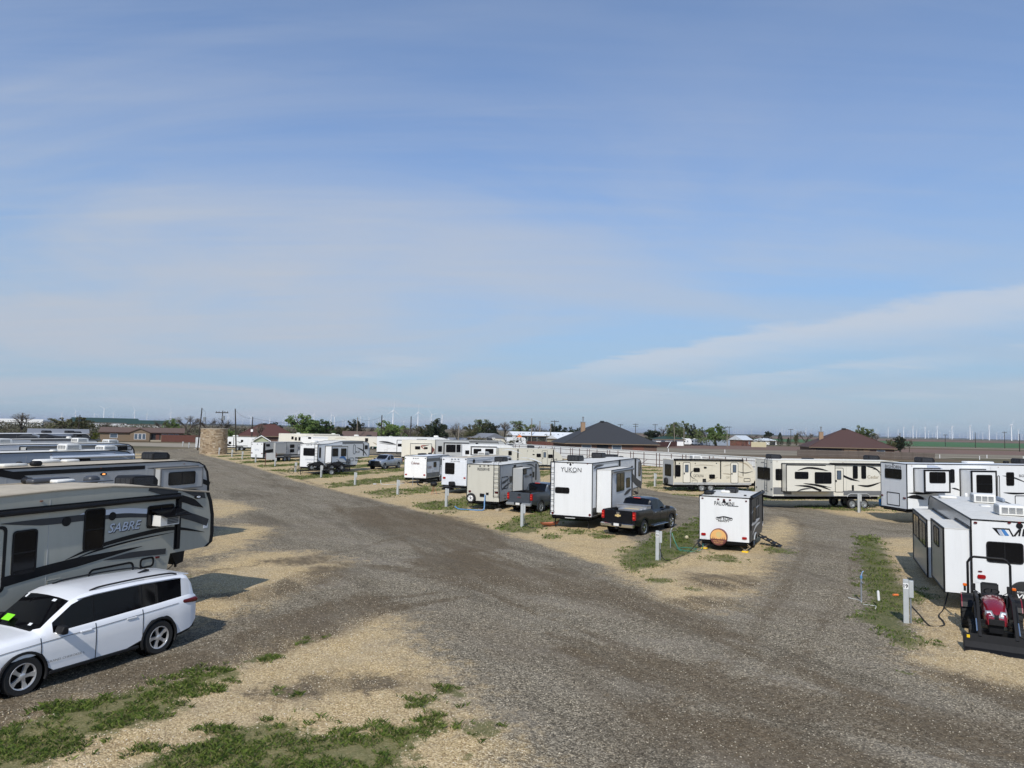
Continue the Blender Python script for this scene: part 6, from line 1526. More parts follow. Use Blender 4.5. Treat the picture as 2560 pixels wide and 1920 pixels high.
# ---- white SUV, front to the left
c = dict(axles=(-1.545, 1.545), r=0.395, rear=-2.66, front=2.50, clad=True, wheel='star5',
  stations=[-2.66, -2.60, -2.50, -2.42, -2.32, -2.2, -2.06, -2.03, -1.6, -1.12, -1.09, -0.7, -0.35, 0.05, 0.08, 0.3, 0.55, 0.75, 0.95, 1.10, 1.22, 1.32, 1.5, 1.8, 2.1, 2.3, 2.42, 2.48, 2.50],
  zb=[(-2.66, 0.52), (-2.45, 0.36), (-2.0, 0.30), (2.1, 0.30), (2.40, 0.34), (2.5, 0.50)],
  belt=[(-2.66, 1.16), (-2.4, 1.20), (-1.5, 1.16), (0.0, 1.10), (1.2, 1.06), (1.8, 1.03), (2.3, 0.98), (2.48, 0.90), (2.5, 0.82)],
  top=[(-2.66, 1.19), (-2.60, 1.30), (-2.50, 1.58), (-2.42, 1.695), (-2.32, 1.725), (-2.0, 1.75), (-1.0, 1.785), (0.0, 1.775), (0.30, 1.75), (0.55, 1.67), (0.95, 1.38), (1.22, 1.175), (1.32, 1.155), (1.8, 1.125), (2.3, 1.06), (2.48, 0.95), (2.5, 0.86)],
  wm=[(-2.66, 0.86), (-2.5, 0.93), (-2.2, 0.97), (-1.5, 0.985), (1.6, 0.985), (2.2, 0.93), (2.42, 0.84), (2.5, 0.72)],
  wb=[(-2.66, 0.83), (-2.4, 0.90), (-1.5, 0.935), (1.3, 0.935), (2.1, 0.88), (2.42, 0.78), (2.5, 0.66)],
  wt=[(-2.66, 0.82), (-2.3, 0.775), (-1.0, 0.79), (0.3, 0.78), (0.95, 0.80), (1.3, 0.83), (2.5, 0.7)],
  mats=dict(body='car_white', cladding='black_plastic', side_window='glass_car', windshield='glass_car', rear_window='glass_car', roof='car_white', pillar='black_trim'))
def cls_suv(x, j, a, b):
    if j == 0: return 'cladding'
    if j == 5 and (0.08 < x < 0.98 or -1.09 < x < 0.05 or -2.2 < x < -1.12): return 'side_window'
    if j == 5 and -2.2 < x < 0.98: return 'pillar'
    if j >= 7 and 0.50 < x < 1.24: return 'windshield'
    if j >= 7 and x < -2.45 and x > -2.61: return 'rear_window'
    if j >= 7 and x <= 0.50 and x >= -2.45: return 'roof'
    return 'body'
c['cls'] = cls_suv
suv = thing('car', 'white three row sport utility car parked beside the SABRE trailer', 'car', (-9.86, 16.36, 0), 205.8)
o, seam, xs_, secs_ = car_shell(suv, c)
for x in (1.22, 0.06, -1.10): seam(x, 0, 4, r=0.009)
for q in (1, -1): MB().tube([(xs_[i], q*(secs_[i][3][0]+0.002), secs_[i][3][1]+0.03) for i in range(len(xs_)) if -2.2 < xs_[i] < 2.1], 0.006, 4).build('beltline', 'grey_dark', o['body'])
MB().tube([(0.42, 0.82, 1.665), (0.05, 0.825, 1.70), (-1.0, 0.83, 1.715), (-2.0, 0.82, 1.685), (-2.2, 0.815, 1.66)], 0.010, 5).build('window_trim', 'aluminium', o['body'])
for q in (1, -1):
    curve_tube([(0.05, q*0.66, 1.765), (-0.25, q*0.67, 1.812), (-1.2, q*0.68, 1.825), (-1.95, q*0.66, 1.798), (-2.20, q*0.65, 1.745)], 0.020).build('roof_rail', 'black_plastic', suv, 50)
    for x in (0.28, -0.80):
        mb = MB().box(x-0.13, x+0.13, q*0.975-0.018, q*0.975+0.018, 0.975 if x > 0 else 1.0, 1.01 if x > 0 else 1.035, c=0.008); mb.build('door_handle', 'car_white', o['body'])
    mb = MB(); mb.box(-2.65, -2.18, q*0.865-0.09, q*0.865+0.09, 1.03, 1.14, c=0.03); mb.build('tail_light', 'red_dark', suv)
    mb = MB(); mb.box(2.28, 2.47, q*0.70-0.16, q*0.70+0.16, 0.84, 0.93, c=0.02); mb.build('headlight', 'lamp_clear', suv)
mirror_pair(suv, 0.86, 0.92, 1.16)
MB().prism([(-2.30, 1.735), (-2.58, 1.70), (-2.60, 1.675), (-2.36, 1.69)], -0.62, 0.62).build('spoiler', 'car_white', suv)
MB().prism([(-1.62, 1.80), (-1.90, 1.80), (-1.92, 1.835), (-1.86, 1.86)], -0.03, 0.03).build('antenna', 'black_plastic', suv)
MB().box(-2.70, -2.52, -0.80, 0.80, 0.36, 0.56, c=0.04).build('rear_bumper', 'black_plastic', suv)
MB().box(-1.0, 1.05, 0.955, 1.005, 0.285, 0.36, c=0.015).box(-1.0, 1.05, -1.005, -0.955, 0.285, 0.36, c=0.015).build('sill', 'black_plastic', suv)
wpl = Plane((1.22, 0, 1.215), (0, 1, 0), Vector((-0.86, 0, 0.55)).normalized())
def on_ws(u0, v0, u1, v1, m, nm):
    mb = MB(); P = [Vector((1.255-(0.86)*v*0.97-0.0*abs(u), u, 1.215+0.63*v*0.97)) for u, v in ((u0, v0), (u1, v0), (u1, v1), (u0, v1))]
    mb.add([p+Vector((0.02, 0, 0.035)) for p in P], [(0, 1, 2, 3)]); mb.build(nm, m, o['windshield'])
on_ws(-0.44, 0.04, -0.16, 0.20, 'lime_paper', 'parking_permit'); on_ws(0.50, 0.04, 0.60, 0.10, 'sticker', 'sticker'); on_ws(0.42, 0.66, 0.54, 0.72, 'sticker', 'sticker'); on_ws(-0.50, 0.64, -0.44, 0.74, 'sticker', 'sticker')
text_on('lettering', suv, Plane((1.16, 0.993, 0), (-1, 0, 0), (0, 0, 1)), 0.46, 0.555, 'GRAND CHEROKEE L', 0.80, 'grey_mid', 0.004, height=0.045)
# ---- pickups
def pickup(label, loc, head, paint, L=5.85, rim='alloy', wheel='six', toolbox=False, kind='chevy', group='pickups parked among the trailers'):
    t = thing('pickup_truck', label, 'pickup', loc, head, group)
    cb = -0.72                                        # back of cab
    c = dict(axles=(-1.78, 1.92), r=0.41, rear=-2.93, front=2.86, wheel=wheel, rim=rim, floor=0.80, bed=(-2.94, cb-0.012),
      stations=[-2.93, -2.85, -2.4, -1.2, cb-0.02, cb-0.01, cb+0.01, cb+0.10, -0.52, -0.1, 0.28, 0.31, 0.36, 0.6, 0.9, 1.12, 1.30, 1.42, 1.6, 2.0, 2.4, 2.65, 2.78, 2.84, 2.86],
      zb=[(-2.93, 0.62), (-2.3, 0.52), (-1.1, 0.42), (1.2, 0.42), (2.5, 0.42), (2.86, 0.50)],
      belt=[(-2.93, 1.36), (cb-0.01, 1.34), (cb+0.01, 1.24), (1.3, 1.20), (2.0, 1.17), (2.6, 1.13), (2.82, 1.04), (2.86, 0.95)],
      top=[(-2.93, 1.36), (cb-0.01, 1.34), (cb, 1.30), (cb+0.01, 1.34), (cb+0.10, 1.70), (-0.52, 1.835), (-0.1, 1.885), (0.30, 1.875), (0.6, 1.82), (0.9, 1.65), (1.30, 1.345), (1.42, 1.315), (2.0, 1.29), (2.6, 1.23), (2.82, 1.10), (2.86, 1.0)],
      wm=[(-2.93, 0.96), (-2.8, 1.0), (2.4, 1.0), (2.75, 0.95), (2.86, 0.86)],
      wb=[(-2.93, 0.94), (-2.8, 0.965), (2.3, 0.955), (2.75, 0.90), (2.86, 0.80)],
      wt=[(cb, 0.76), (-0.1, 0.74), (0.6, 0.75), (1.3, 0.84), (2.86, 0.8)],
      mats=dict(body=paint, bed='black_plastic', side_window='glass_car', windshield='glass_car', rear_window='glass_car'))
    def cls(x, j, a, b):
        if x < cb-0.012 and j >= 5: return 'bed'
        if cb-0.012 < x < cb+0.02 and j >= 5: return 'body'
        if j == 5 and (0.36 < x < 1.15 or -0.52 < x < 0.28): return 'side_window'
        if j >= 7 and 0.62 < x < 1.31: return 'windshield'
        if cb+0.01 <= x < -0.55 and j >= 7: return 'rear_window'
        return 'body'
    c['cls'] = cls
    o, seam, xs, secs = car_shell(t, c)
    seam(1.30, 0, 4); seam(0.31, 0, 4); seam(cb+0.01, 0, 4)
    tg = MB().box(-2.985, -2.925, -0.80, 0.80, 0.62, 1.365, c=0.02).build('tailgate', paint, t)
    MB().box(-2.995, -2.984, -0.72, 0.72, 0.98, 1.10).build('crease', paint, tg)
    MB().box(-3.0, -2.984, -0.10, 0.10, 1.16, 1.27, c=0.006).build('handle', 'chrome' if kind == 'chevy' else 'black_plastic', tg)
    if kind == 'chevy':
        bp = Plane((-2.99, 0, 1.09), (0, -1, 0), (0, 0, 1)); mb = MB()
        slab(mb, bp, [(-0.17, -0.045), (-0.055, -0.045), (-0.045, -0.075), (0.065, -0.075), (0.055, -0.045), (0.15, -0.045), (0.17, 0.035), (0.06, 0.035), (0.05, 0.07), (-0.06, 0.07), (-0.05, 0.035), (-0.15, 0.035)], 0, 0.014); mb.build('emblem', 'decal_gold', tg)
        mb = MB(); slab(mb, bp, [(-0.185, -0.055), (-0.06, -0.055), (-0.05, -0.088), (0.075, -0.088), (0.06, -0.055), (0.16, -0.055), (0.185, 0.045), (0.07, 0.045), (0.06, 0.082), (-0.075, 0.082), (-0.06, 0.045), (-0.16, 0.045)], 0, 0.008); mb.build('emblem_rim', 'chrome', tg)
    elif kind == 'gmc': text_on('emblem', tg, Plane((-2.99, 0, 1.04), (0, -1, 0), (0, 0, 1)), 0, 0, 'GMC', 0.30, 'red_lens', 0.008, height=0.085)
    for q in (1, -1):
        tl = MB().box(-2.97, -2.84, q*0.905-0.085, q*0.905+0.085, 0.88, 1.31, c=0.02).build('tail_light', 'red_lens', t)
        MB().box(-2.978, -2.965, q*0.905-0.05, q*0.905+0.05, 0.99, 1.06).box(-2.978, -2.965, q*0.905-0.05, q*0.905+0.05, 1.14, 1.20).build('lens', 'lamp_red_bright', tl)
        MB().box(2.70, 2.87, q*0.72-0.17, q*0.72+0.17, 0.86, 1.06, c=0.03).build('headlight', 'lamp_clear', t)
        MB().box(-0.75, 1.25, q*1.02-0.07, q*1.02+0.07, 0.40, 0.45, c=0.015).build('running_board', 'chrome' if kind == 'chevy' else 'black_plastic', t)
        for x in (0.48, -0.32): MB().box(x-0.13, x+0.10, q*0.985-0.02, q*0.985+0.02, 1.10, 1.14, c=0.01).build('door_handle', 'chrome' if kind == 'chevy' else paint, o['body'])
    bm_ = MB().box(-3.16, -2.95, -0.96, 0.96, 0.50, 0.70, c=0.035).build('rear_bumper', 'chrome' if kind == 'chevy' else 'steel_grey', t, 40)
    MB().box(-3.165, -3.10, -0.30, 0.30, 0.54, 0.72, c=0.01).build('step_pad', 'black_plastic', bm_)
    pt = MB().box(-3.19, -3.166, -0.15, 0.15, 0.56, 0.70).build('licence_plate', 'plate', bm_)
    MB().box(-3.20, -3.0, -0.06, 0.06, 0.40, 0.50).build('tow_hitch', 'black_plastic', t)
    MB().box(-0.66, -0.60, -0.20, 0.20, 1.845, 1.885, c=0.01).build('brake_light', 'lamp_red_bright', t)
    fb = MB().box(2.72, 3.0, -0.94, 0.94, 0.46, 0.74, c=0.05).build('front_bumper', 'chrome' if kind != 'ram' else 'black_plastic', t, 40)
    gl = MB().box(2.80, 2.90, -0.62, 0.62, 0.76, 1.10, c=0.02).build('grille', 'black_plastic', t)
    MB().box(2.895, 2.915, -0.60, 0.60, 0.90, 0.94).build('bar', 'chrome' if kind != 'ram' else 'black_trim', gl)
    if kind == 'ram':
        mb = MB()
        mb.box(2.92, 3.12, -0.97, 0.97, 0.42, 0.70, c=0.04)
        for z in (0.80, 0.95, 1.10): mb.tube([(2.95, -0.95, z), (3.08, -0.80, z), (3.08, 0.80, z), (2.95, 0.95, z)], 0.028, 6)
        for y in (-0.8, -0.35, 0.35, 0.8): mb.box(3.03, 3.10, y-0.03, y+0.03, 0.65, 1.14)
        mb.build('grille_guard', 'black_trim', t)
    mirror_pair(t, 1.06, 0.95, 1.30, 'black_plastic' if kind != 'gmc' else paint)
    if toolbox:
        tb = MB().box(cb-0.62, cb-0.06, -0.90, 0.90, 1.30, 1.50, c=0.02).build('toolbox', 'aluminium')
        tb.location = t.location; tb.rotation_euler = t.rotation_euler; tag(tb, 'silver aluminium toolbox across the bed of the black pickup', 'toolbox')
        MB().box(cb-0.64, cb-0.05, -0.92, 0.92, 1.501, 1.53, c=0.008).build('lid', 'aluminium', tb)
        b2 = MB().box(cb-1.02, cb-0.68, -0.70, 0.62, 1.18, 1.335, c=0.02).build('equipment_case', 'aluminium'); b2.location = t.location; b2.rotation_euler = t.rotation_euler
        tag(b2, 'silver case with a yellow lid in the bed of the black pickup', 'case'); MB().box(cb-1.0, cb-0.70, -0.55, 0.30, 1.336, 1.352).build('lid', 'decal_gold', b2)
    return t
mat('lamp_red_bright', (0.75, 0.06, 0.04, 1), 0.15)
pickup('black pickup with chrome bumper parked beside the YUKON trailer', (7.46, 40.45, 0), 35.0, 'car_black', toolbox=True, rim='chrome')
pickup('dark grey pickup between the RESERVE and YUKON trailers', (2.25, 50.1, 0), 33.0, 'car_grey', kind='gmc', rim='steel_grey', wheel='eight')
pickup('silver pickup with a black grille guard facing the camera in the second row', (-16.8, 96.15, 0), 200.0, 'car_silver', kind='ram', rim='steel_grey')
# ---- dark blue sedan behind the corrugated trailer
c = dict(axles=(-1.38, 1.40), r=0.33, rear=-2.38, front=2.36, wheel='star5',
  stations=[-2.38, -2.3, -2.0, -1.75, -1.5, -1.2, -0.9, -0.45, 0.05, 0.10, 0.4, 0.7, 0.95, 1.1, 1.4, 1.8, 2.1, 2.28, 2.36],
  zb=[(-2.38, 0.40), (-2.1, 0.24), (2.0, 0.22), (2.36, 0.36)], belt=[(-2.38, 0.92), (-2.0, 0.97), (0, 0.92), (1.0, 0.88), (1.8, 0.80), (2.3, 0.68), (2.36, 0.60)],
  top=[(-2.38, 0.94), (-2.0, 1.03), (-1.75, 1.06), (-1.2, 1.31), (-0.7, 1.42), (-0.2, 1.45), (0.3, 1.40), (0.7, 1.20), (1.1, 0.96), (1.4, 0.92), (2.0, 0.82), (2.3, 0.72), (2.36, 0.62)],
  wm=[(-2.38, 0.78), (-2.0, 0.90), (1.8, 0.90), (2.36, 0.68)], wb=[(-2.38, 0.74), (-2.0, 0.84), (1.6, 0.84), (2.36, 0.62)], wt=[(-2.38, 0.70), (-1.0, 0.60), (0.3, 0.60), (1.1, 0.72), (2.36, 0.6)],
  mats=dict(body='car_blue', side_window='glass_car', windshield='glass_car', rear_window='glass_car'))
c['cls'] = lambda x, j, a, b: 'side_window' if j == 5 and (0.10 < x < 0.95 or -1.5 < x < 0.05) else 'windshield' if j >= 7 and 0.35 < x < 1.1 else 'rear_window' if j >= 7 and -1.75 < x < -0.95 else 'body'
sed = thing('car', 'dark blue sedan between the silver grey and corrugated trailers', 'car', (-8.9, 106.5, 0), 75.0)
o, seam, _, _ = car_shell(sed, c)
mirror_pair(sed, 0.72, 0.82, 0.95, 'car_blue')
for q in (1, -1):
    MB().box(-2.36, -2.10, q*0.66-0.14, q*0.66+0.14, 0.74, 0.88, c=0.02).build('tail_light', 'red_lens', sed); MB().box(2.1, 2.33, q*0.58-0.14, q*0.58+0.14, 0.60, 0.70, c=0.02).build('headlight', 'lamp_clear', sed)
# ------------------------------------------------------------------ compact tractor with loader
tr = thing('tractor', 'small red tractor with black front loader at the right edge', 'tractor', (13.9, 20.8, 0), 209.8)
def lug_tyre(x, y, r, w, q, n=18):
    M = Matrix.Translation((x, y, r)) @ Matrix.Rotation(-pi/2, 4, 'X')
    mb = MB().lathe([(r*0.52, -w/2), (r*0.86, -w/2), (r*0.94, -w*0.42), (r*0.95, 0), (r*0.94, w*0.42), (r*0.86, w/2), (r*0.52, w/2)], 26, M)
    for i in range(n):
        for s in (-1, 1):
            a = 2*pi*(i+(0.5 if s > 0 else 0))/n; Ml = M @ Matrix.Rotation(a, 4, 'Z')
            da = 0.30*s*0
            vs = []
            for rad in (r*0.93, r*1.0):
                vs += [(rad, -0.028*r*2, 0.0), (rad, 0.028*r*2, 0.0), (rad*0.985, 0.06*r*2+0.02, s*w*0.50), (rad*0.985, 0.0, s*w*0.50)]
            mb.add(vs, [(0,1,2,3),(7,6,5,4),(0,4,5,1),(1,5,6,2),(2,6,7,3),(3,7,4,0)], Ml)
    t_ = mb.build('tyre', 'black_rubber', tr)
    MB().lathe([(r*0.53, w*0.40*q), (r*0.48, w*0.30*q), (r*0.40, w*0.05*q), (r*0.18, w*0.10*q), (0.001, w*0.16*q)], 20, M).build('rim', 'steel_grey', t_, 40)
for q in (1, -1): lug_tyre(0, q*0.56, 0.47, 0.32, q); lug_tyre(1.50, q*0.50, 0.29, 0.22, q, 16)
# hood: lofted, rising to the dash
hs = []
for x, zb, zt, w_ in ((0.62, 0.74, 1.12, 0.25), (0.80, 0.66, 1.16, 0.27), (1.20, 0.60, 1.10, 0.27), (1.60, 0.56, 1.00, 0.26), (1.82, 0.55, 0.90, 0.23), (1.92, 0.58, 0.78, 0.19)):
    hs.append([(x, w_, zb), (x, w_+0.015, (zb+zt)/2), (x, w_*0.92, zt-0.07), (x, w_*0.55, zt-0.01), (x, 0, zt+0.015), (x, -w_*0.55, zt-0.01), (x, -w_*0.92, zt-0.07), (x, -w_-0.015, (zb+zt)/2), (x, -w_, zb)])
mb = MB(); n9 = 9; mb.add(sum(hs, []), [(i*n9+k, i*n9+k+1, (i+1)*n9+k+1, (i+1)*n9+k) for i in range(5) for k in range(8)]+[tuple(range(9)), tuple(45+k for k in range(9))])
hood = mb.build('hood', 'tractor_red', tr, 45)
MB().box(1.885, 1.945, -0.17, 0.17, 0.58, 0.74, c=0.01).build('grille', 'black_plastic', hood)
MB().prism([(1.78, 0.93), (1.95, 0.78), (1.95, 0.75), (1.78, 0.86)], -0.05, 0.05).build('nose_badge', 'black_trim', hood)
for q in (1, -1):
    P5 = [(1.70, q*0.246, 0.905), (1.80, q*0.10, 0.935), (1.925, q*0.045, 0.80), (1.90, q*0.15, 0.77), (1.80, q*0.235, 0.80)]
    mb = MB(); mb.add(P5+[(x-0.05, y*0.9, z-0.05) for x, y, z in P5], [(0, 1, 2, 3, 4)]+[(i, 5+i, 5+(i+1) % 5, (i+1) % 5) for i in range(5)]); hl = mb.build('headlight', 'steel_grey', hood)
    MB().add([(x*0.6+1.82*0.4+0.006, y*0.6+q*0.155*0.4, z*0.6+0.85*0.4+0.006) for x, y, z in P5], [(0, 1, 2, 3, 4)]).build('lens', 'lamp_clear', hl)
MB().box(0.3, 1.85, -0.16, 0.16, 0.36, 0.62).box(-0.25, 0.65, -0.22, 0.22, 0.36, 0.66).box(1.36, 1.64, -0.48, 0.48, 0.24, 0.36).cyl((0, -0.5, 0.47), (0, 0.5, 0.47), 0.09).build('chassis', 'tractor_black', tr)
MB().prism([(0.28, 0.62), (0.66, 0.62), (0.66, 1.13), (0.55, 1.16), (0.40, 0.98)], -0.24, 0.24).build('dashboard', 'black_plastic', tr)
M = Matrix.Translation((0.43, 0, 1.20)) @ Matrix.Rotation(radians(-35), 4, 'Y')
mb = MB(); pts = [M @ Vector((0.18*cos(2*pi*i/20), 0.18*sin(2*pi*i/20), 0)) for i in range(21)]; mb.tube(pts, 0.016, 6, False); mb.tube([M @ Vector((-0.18, 0, 0)), M @ Vector((0.18, 0, 0))], 0.012, 5); mb.tube([M @ Vector((0, 0, 0)), (0.52, 0, 1.05)], 0.02, 6); mb.build('steering_wheel', 'black_plastic', tr)
seat = MB().box(-0.22, 0.24, -0.24, 0.24, 0.80, 0.90, c=0.03).build('seat', 'black_plastic', tr, 50)
sb = [( -0.18, 0.88), (-0.12, 0.88), (-0.20, 1.30), (-0.27, 1.34), (-0.30, 1.30)]
me = MB().prism(sb, -0.22, 0.22).mesh('seat_back', 'black_plastic'); bm = bmesh.new(); bm.from_mesh(me); bmesh.ops.bevel(bm, geom=list(bm.edges), offset=0.03, segments=2, affect='EDGES'); bm.to_mesh(me); bm.free(); shade(me, 50); link('seat_back', me, seat)
mb = MB(); pts = [(-0.34, -0.52, 0.62), (-0.36, -0.52, 1.85), (-0.36, -0.44, 1.98), (-0.36, -0.36, 2.02), (-0.36, 0.36, 2.02), (-0.36, 0.44, 1.98), (-0.36, 0.52, 1.85), (-0.34, 0.52, 0.62)]; mb.tube(pts, 0.034, 8); mb.build('roll_bar', 'tractor_black', tr, 50)
for q in (1, -1):
    mb = MB(); pp = [(0.52*cos(a), 0.47+0.54*sin(a)) for a in np.linspace(radians(25), radians(150), 9)]; pi_ = [(0.49*cos(a), 0.47+0.505*sin(a)) for a in np.linspace(radians(150), radians(25), 9)]
    y0, y1 = sorted((q*0.36, q*0.70)); mb.prism(pp+pi_, y0, y1); fd = mb.build('fender', 'tractor_black', tr)
    mb = MB(); y0, y1 = sorted((q*0.70, q*0.725)); mb.prism(pp+pi_, y0, y1); mb.build('fender_edge', 'tractor_red', fd)
    mb = MB().box(-0.40, -0.32, q*0.60-0.05, q*0.60+0.05, 1.14, 1.22, c=0.015); mb.build('turn_signal', 'amber', tr); MB().box(-0.385, -0.335, q*0.60-0.03, q*0.60+0.03, 1.0, 1.14).build('signal_stalk', 'black_plastic', tr)
    mb = MB().box(0.30, 0.34, q*0.42-0.05, q*0.42+0.05, 1.16, 1.36, c=0.01); mb.tube([(0.32, q*0.25, 1.08), (0.32, q*0.42, 1.20)], 0.01, 5); mb.build('mirror', 'black_plastic', tr)
    y = q*0.40                                             # loader arm: post, knee, down to the bucket
    mb = MB(); mb.prism([(0.62, 0.55), (0.80, 0.55), (0.84, 1.20), (0.70, 1.22)], y-0.05, y+0.05)
    mb.prism([(0.66, 1.20), (0.70, 1.10), (1.45, 1.05), (2.28, 0.30), (2.36, 0.36), (1.52, 1.18), (1.40, 1.20)], y-0.035, y+0.035); arm = mb.build('loader_arm', 'tractor_black', tr)
    mb = MB(); mb.cyl((0.86, y+q*0.07, 0.66), (1.45, y+q*0.07, 0.98), 0.03); mb.cyl((1.50, y+q*0.06, 1.05), (1.95, y+q*0.06, 0.72), 0.032); mb.build('cylinder', 'tractor_black', arm)
    mb = MB(); mb.cyl((1.95, y+q*0.06, 0.72), (2.30, y+q*0.06, 0.46), 0.018); mb.build('piston_rod', 'chrome', arm)
MB().box(1.72, 1.80, -0.43, 0.43, 0.58, 0.66).build('cross_member', 'tractor_black', tr)
mb = MB(); pr = [(2.26, 0.38), (2.32, 0.40), (2.36, 0.20), (2.48, 0.07), (2.86, 0.03), (2.86, 0.012), (2.44, 0.02), (2.30, 0.10), (2.26, 0.30)]
mb.prism(pr, -0.76, 0.76); bk_ = mb.build('bucket', 'tractor_black', tr)
for q in (1, -1):
    mb = MB(); y0, y1 = sorted((q*0.76, q*0.785)); mb.prism([(2.24, 0.40), (2.36, 0.39), (2.88, 0.05), (2.86, 0.01), (2.34, 0.01), (2.24, 0.15)], y0, y1); mb.build('bucket_side', 'tractor_black', bk_)
MB().box(2.30, 2.345, -0.70, -0.63, 0.24, 0.35).box(2.30, 2.345, 0.63, 0.70, 0.24, 0.35).build('warning_label', 'yellow', bk_)
mb = MB(); mb.box(-0.85, -0.75, -0.66, 0.66, 0.10, 0.52); mb.box(-1.30, -0.75, -0.68, -0.65, 0.08, 0.50); mb.box(-1.30, -0.75, 0.65, 0.68, 0.08, 0.50); mb.box(-0.78, -0.2, -0.06, 0.06, 0.35, 0.45); bb = mb.build('box_blade', 'tractor_black', tr)
mb = MB()
for y in (-0.5, -0.25, 0, 0.25, 0.5): mb.box(-0.98, -0.93, y-0.02, y+0.02, 0.04, 0.45)
mb.build('ripper_shank', 'kayak', bb)
# ------------------------------------------------------------------ loaded utility trailer by the ladder fifth wheel
ut = thing('utility_trailer', 'black open utility trailer with mesh sides in front of the ladder fifth wheel', 'trailer', (-22.6, 81.2, 0), 62.0)
mb = MB().box(-0.2, 4.2, -0.95, 0.95, 0.48, 0.56); mb.build('deck', 'black_trim', ut)
mb = MB()
for q in (-1, 1):
    for z in (0.75, 0.95): mb.box(-0.2, 4.2, q*0.95-0.02, q*0.95+0.02, z, z+0.04)
    for i in range(9): x = -0.15+i*0.53; mb.box(x, x+0.04, q*0.95-0.02, q*0.95+0.02, 0.56, 0.99)
mb.build('side_rail', 'black_trim', ut)
mb = MB(); 
for i in range(8): mb.box(4.15+0.002, 4.19, -0.93+i*0.26, -0.90+i*0.26, 0.56, 1.75)
for z in (0.6, 1.0, 1.4, 1.72): mb.box(4.14, 4.19, -0.94, 0.94, z, z+0.03)
mb.build('ramp_gate', 'black_trim', ut)
mb = MB().tube([(-0.2, -0.8, 0.5), (-1.5, 0, 0.5)], 0.05, 5); mb.tube([(-0.2, 0.8, 0.5), (-1.5, 0, 0.5)], 0.05, 5); mb.cyl((-1.2, 0, 0.02), (-1.2, 0, 0.8), 0.04); mb.build('tongue', 'black_trim', ut)
for q in (-1, 1):
    make_wheel(ut, 2.0, q*1.08, 0.33, 0.2, q, 'steel_grey', 'disc')
    MB().tube([(2.0+0.45*cos(a), q*1.08, 0.34+0.42*sin(a)) for a in np.linspace(0, pi, 10)], 0.05, 5).build('fender', 'black_trim', ut)
def quad_bike(label, x, y, z, head):
    a = thing('quad_bike', label, 'quad bike', (x, y, z), head, 'quad bikes on the utility trailer')
    for wx in (-0.55, 0.55):
        for q in (-1, 1): make_wheel(a, wx, q*0.42, 0.28, 0.24, q, 'steel_grey', 'disc')
    b_ = [(-0.85, 0.55), (-0.80, 0.72), (-0.35, 0.74), (-0.25, 0.86), (0.10, 0.84), (0.25, 0.95), (0.45, 0.92), (0.85, 0.72), (0.88, 0.55), (0.3, 0.40), (-0.4, 0.40)]
    me = MB().prism(b_, -0.26, 0.26).mesh('body', 'black_plastic'); bm = bmesh.new(); bm.from_mesh(me); bmesh.ops.bevel(bm, geom=list(bm.edges), offset=0.06, segments=2, affect='EDGES'); bm.to_mesh(me); bm.free(); shade(me, 50); link('body', me, a)
    for wx in (-0.55, 0.55):
        for q in (-1, 1): y0, y1 = sorted((q*0.22, q*0.56)); MB().prism([(wx+0.40*cos(t), 0.30+0.38*sin(t)) for t in np.linspace(0.3, pi-0.3, 8)]+[(wx+0.35*cos(t), 0.30+0.34*sin(t)) for t in np.linspace(pi-0.3, 0.3, 8)], y0, y1).build('fender', 'black_plastic', a)
    mb = MB().tube([(0.40, 0, 0.90), (0.30, 0, 1.08)], 0.04, 6); mb.tube([(0.18, -0.40, 1.12), (0.30, -0.15, 1.08), (0.30, 0.15, 1.08), (0.18, 0.40, 1.12)], 0.022, 6); mb.build('handlebar', 'black_trim', a)
    mb = MB()
    for q in (-0.3, -0.1, 0.1, 0.3): mb.cyl((-0.95, q, 0.80), (-0.45, q, 0.80), 0.012, n=5); mb.cyl((0.50, q, 0.92), (0.92, q, 0.84), 0.012, n=5)
    for x_ in (-0.93, -0.5): mb.cyl((x_, -0.36, 0.80), (x_, 0.36, 0.80), 0.014, n=5)
    mb.build('rack', 'black_trim', a)
quad_bike('black quad bike at the front of the utility trailer', -22.2, 81.45, 0.56, 62); quad_bike('black quad bike towards the ramp of the utility trailer', -20.2, 82.5, 0.56, 62)
bc = thing('bicycle', 'bicycle leaning at the rear of the ladder fifth wheel', 'bicycle', (-24.6, 81.9, 0), 95)
for x in (-0.52, 0.52):
    M = Matrix.Translation((x, 0, 0.34)) @ Matrix.Rotation(pi/2, 4, 'X'); mb = MB(); mb.tube([M @ Vector((0.33*cos(2*pi*i/20), 0.33*sin(2*pi*i/20), 0)) for i in range(21)], 0.02, 5, False); mb.build('wheel', 'black_rubber', bc)
mb = MB()
for a, b in (((-0.52, 0, 0.34), (-0.1, 0, 0.85)), ((-0.1, 0, 0.85), (0.0, 0, 0.30)), ((0.0, 0, 0.30), (-0.52, 0, 0.34)), ((-0.1, 0, 0.80), (0.40, 0, 0.82)), ((0.0, 0, 0.30), (0.40, 0, 0.80)), ((0.52, 0, 0.34), (0.38, 0, 0.98))): mb.cyl(a, b, 0.02, n=6)
mb.build('frame', 'grey_dark', bc); MB().tube([(0.30, -0.28, 1.0), (0.38, 0, 0.98), (0.30, 0.28, 1.0)], 0.016, 5).build('handlebar', 'black_trim', bc); MB().box(-0.25, 0.02, -0.06, 0.06, 0.86, 0.92, c=0.02).build('saddle', 'black_rubber', bc)
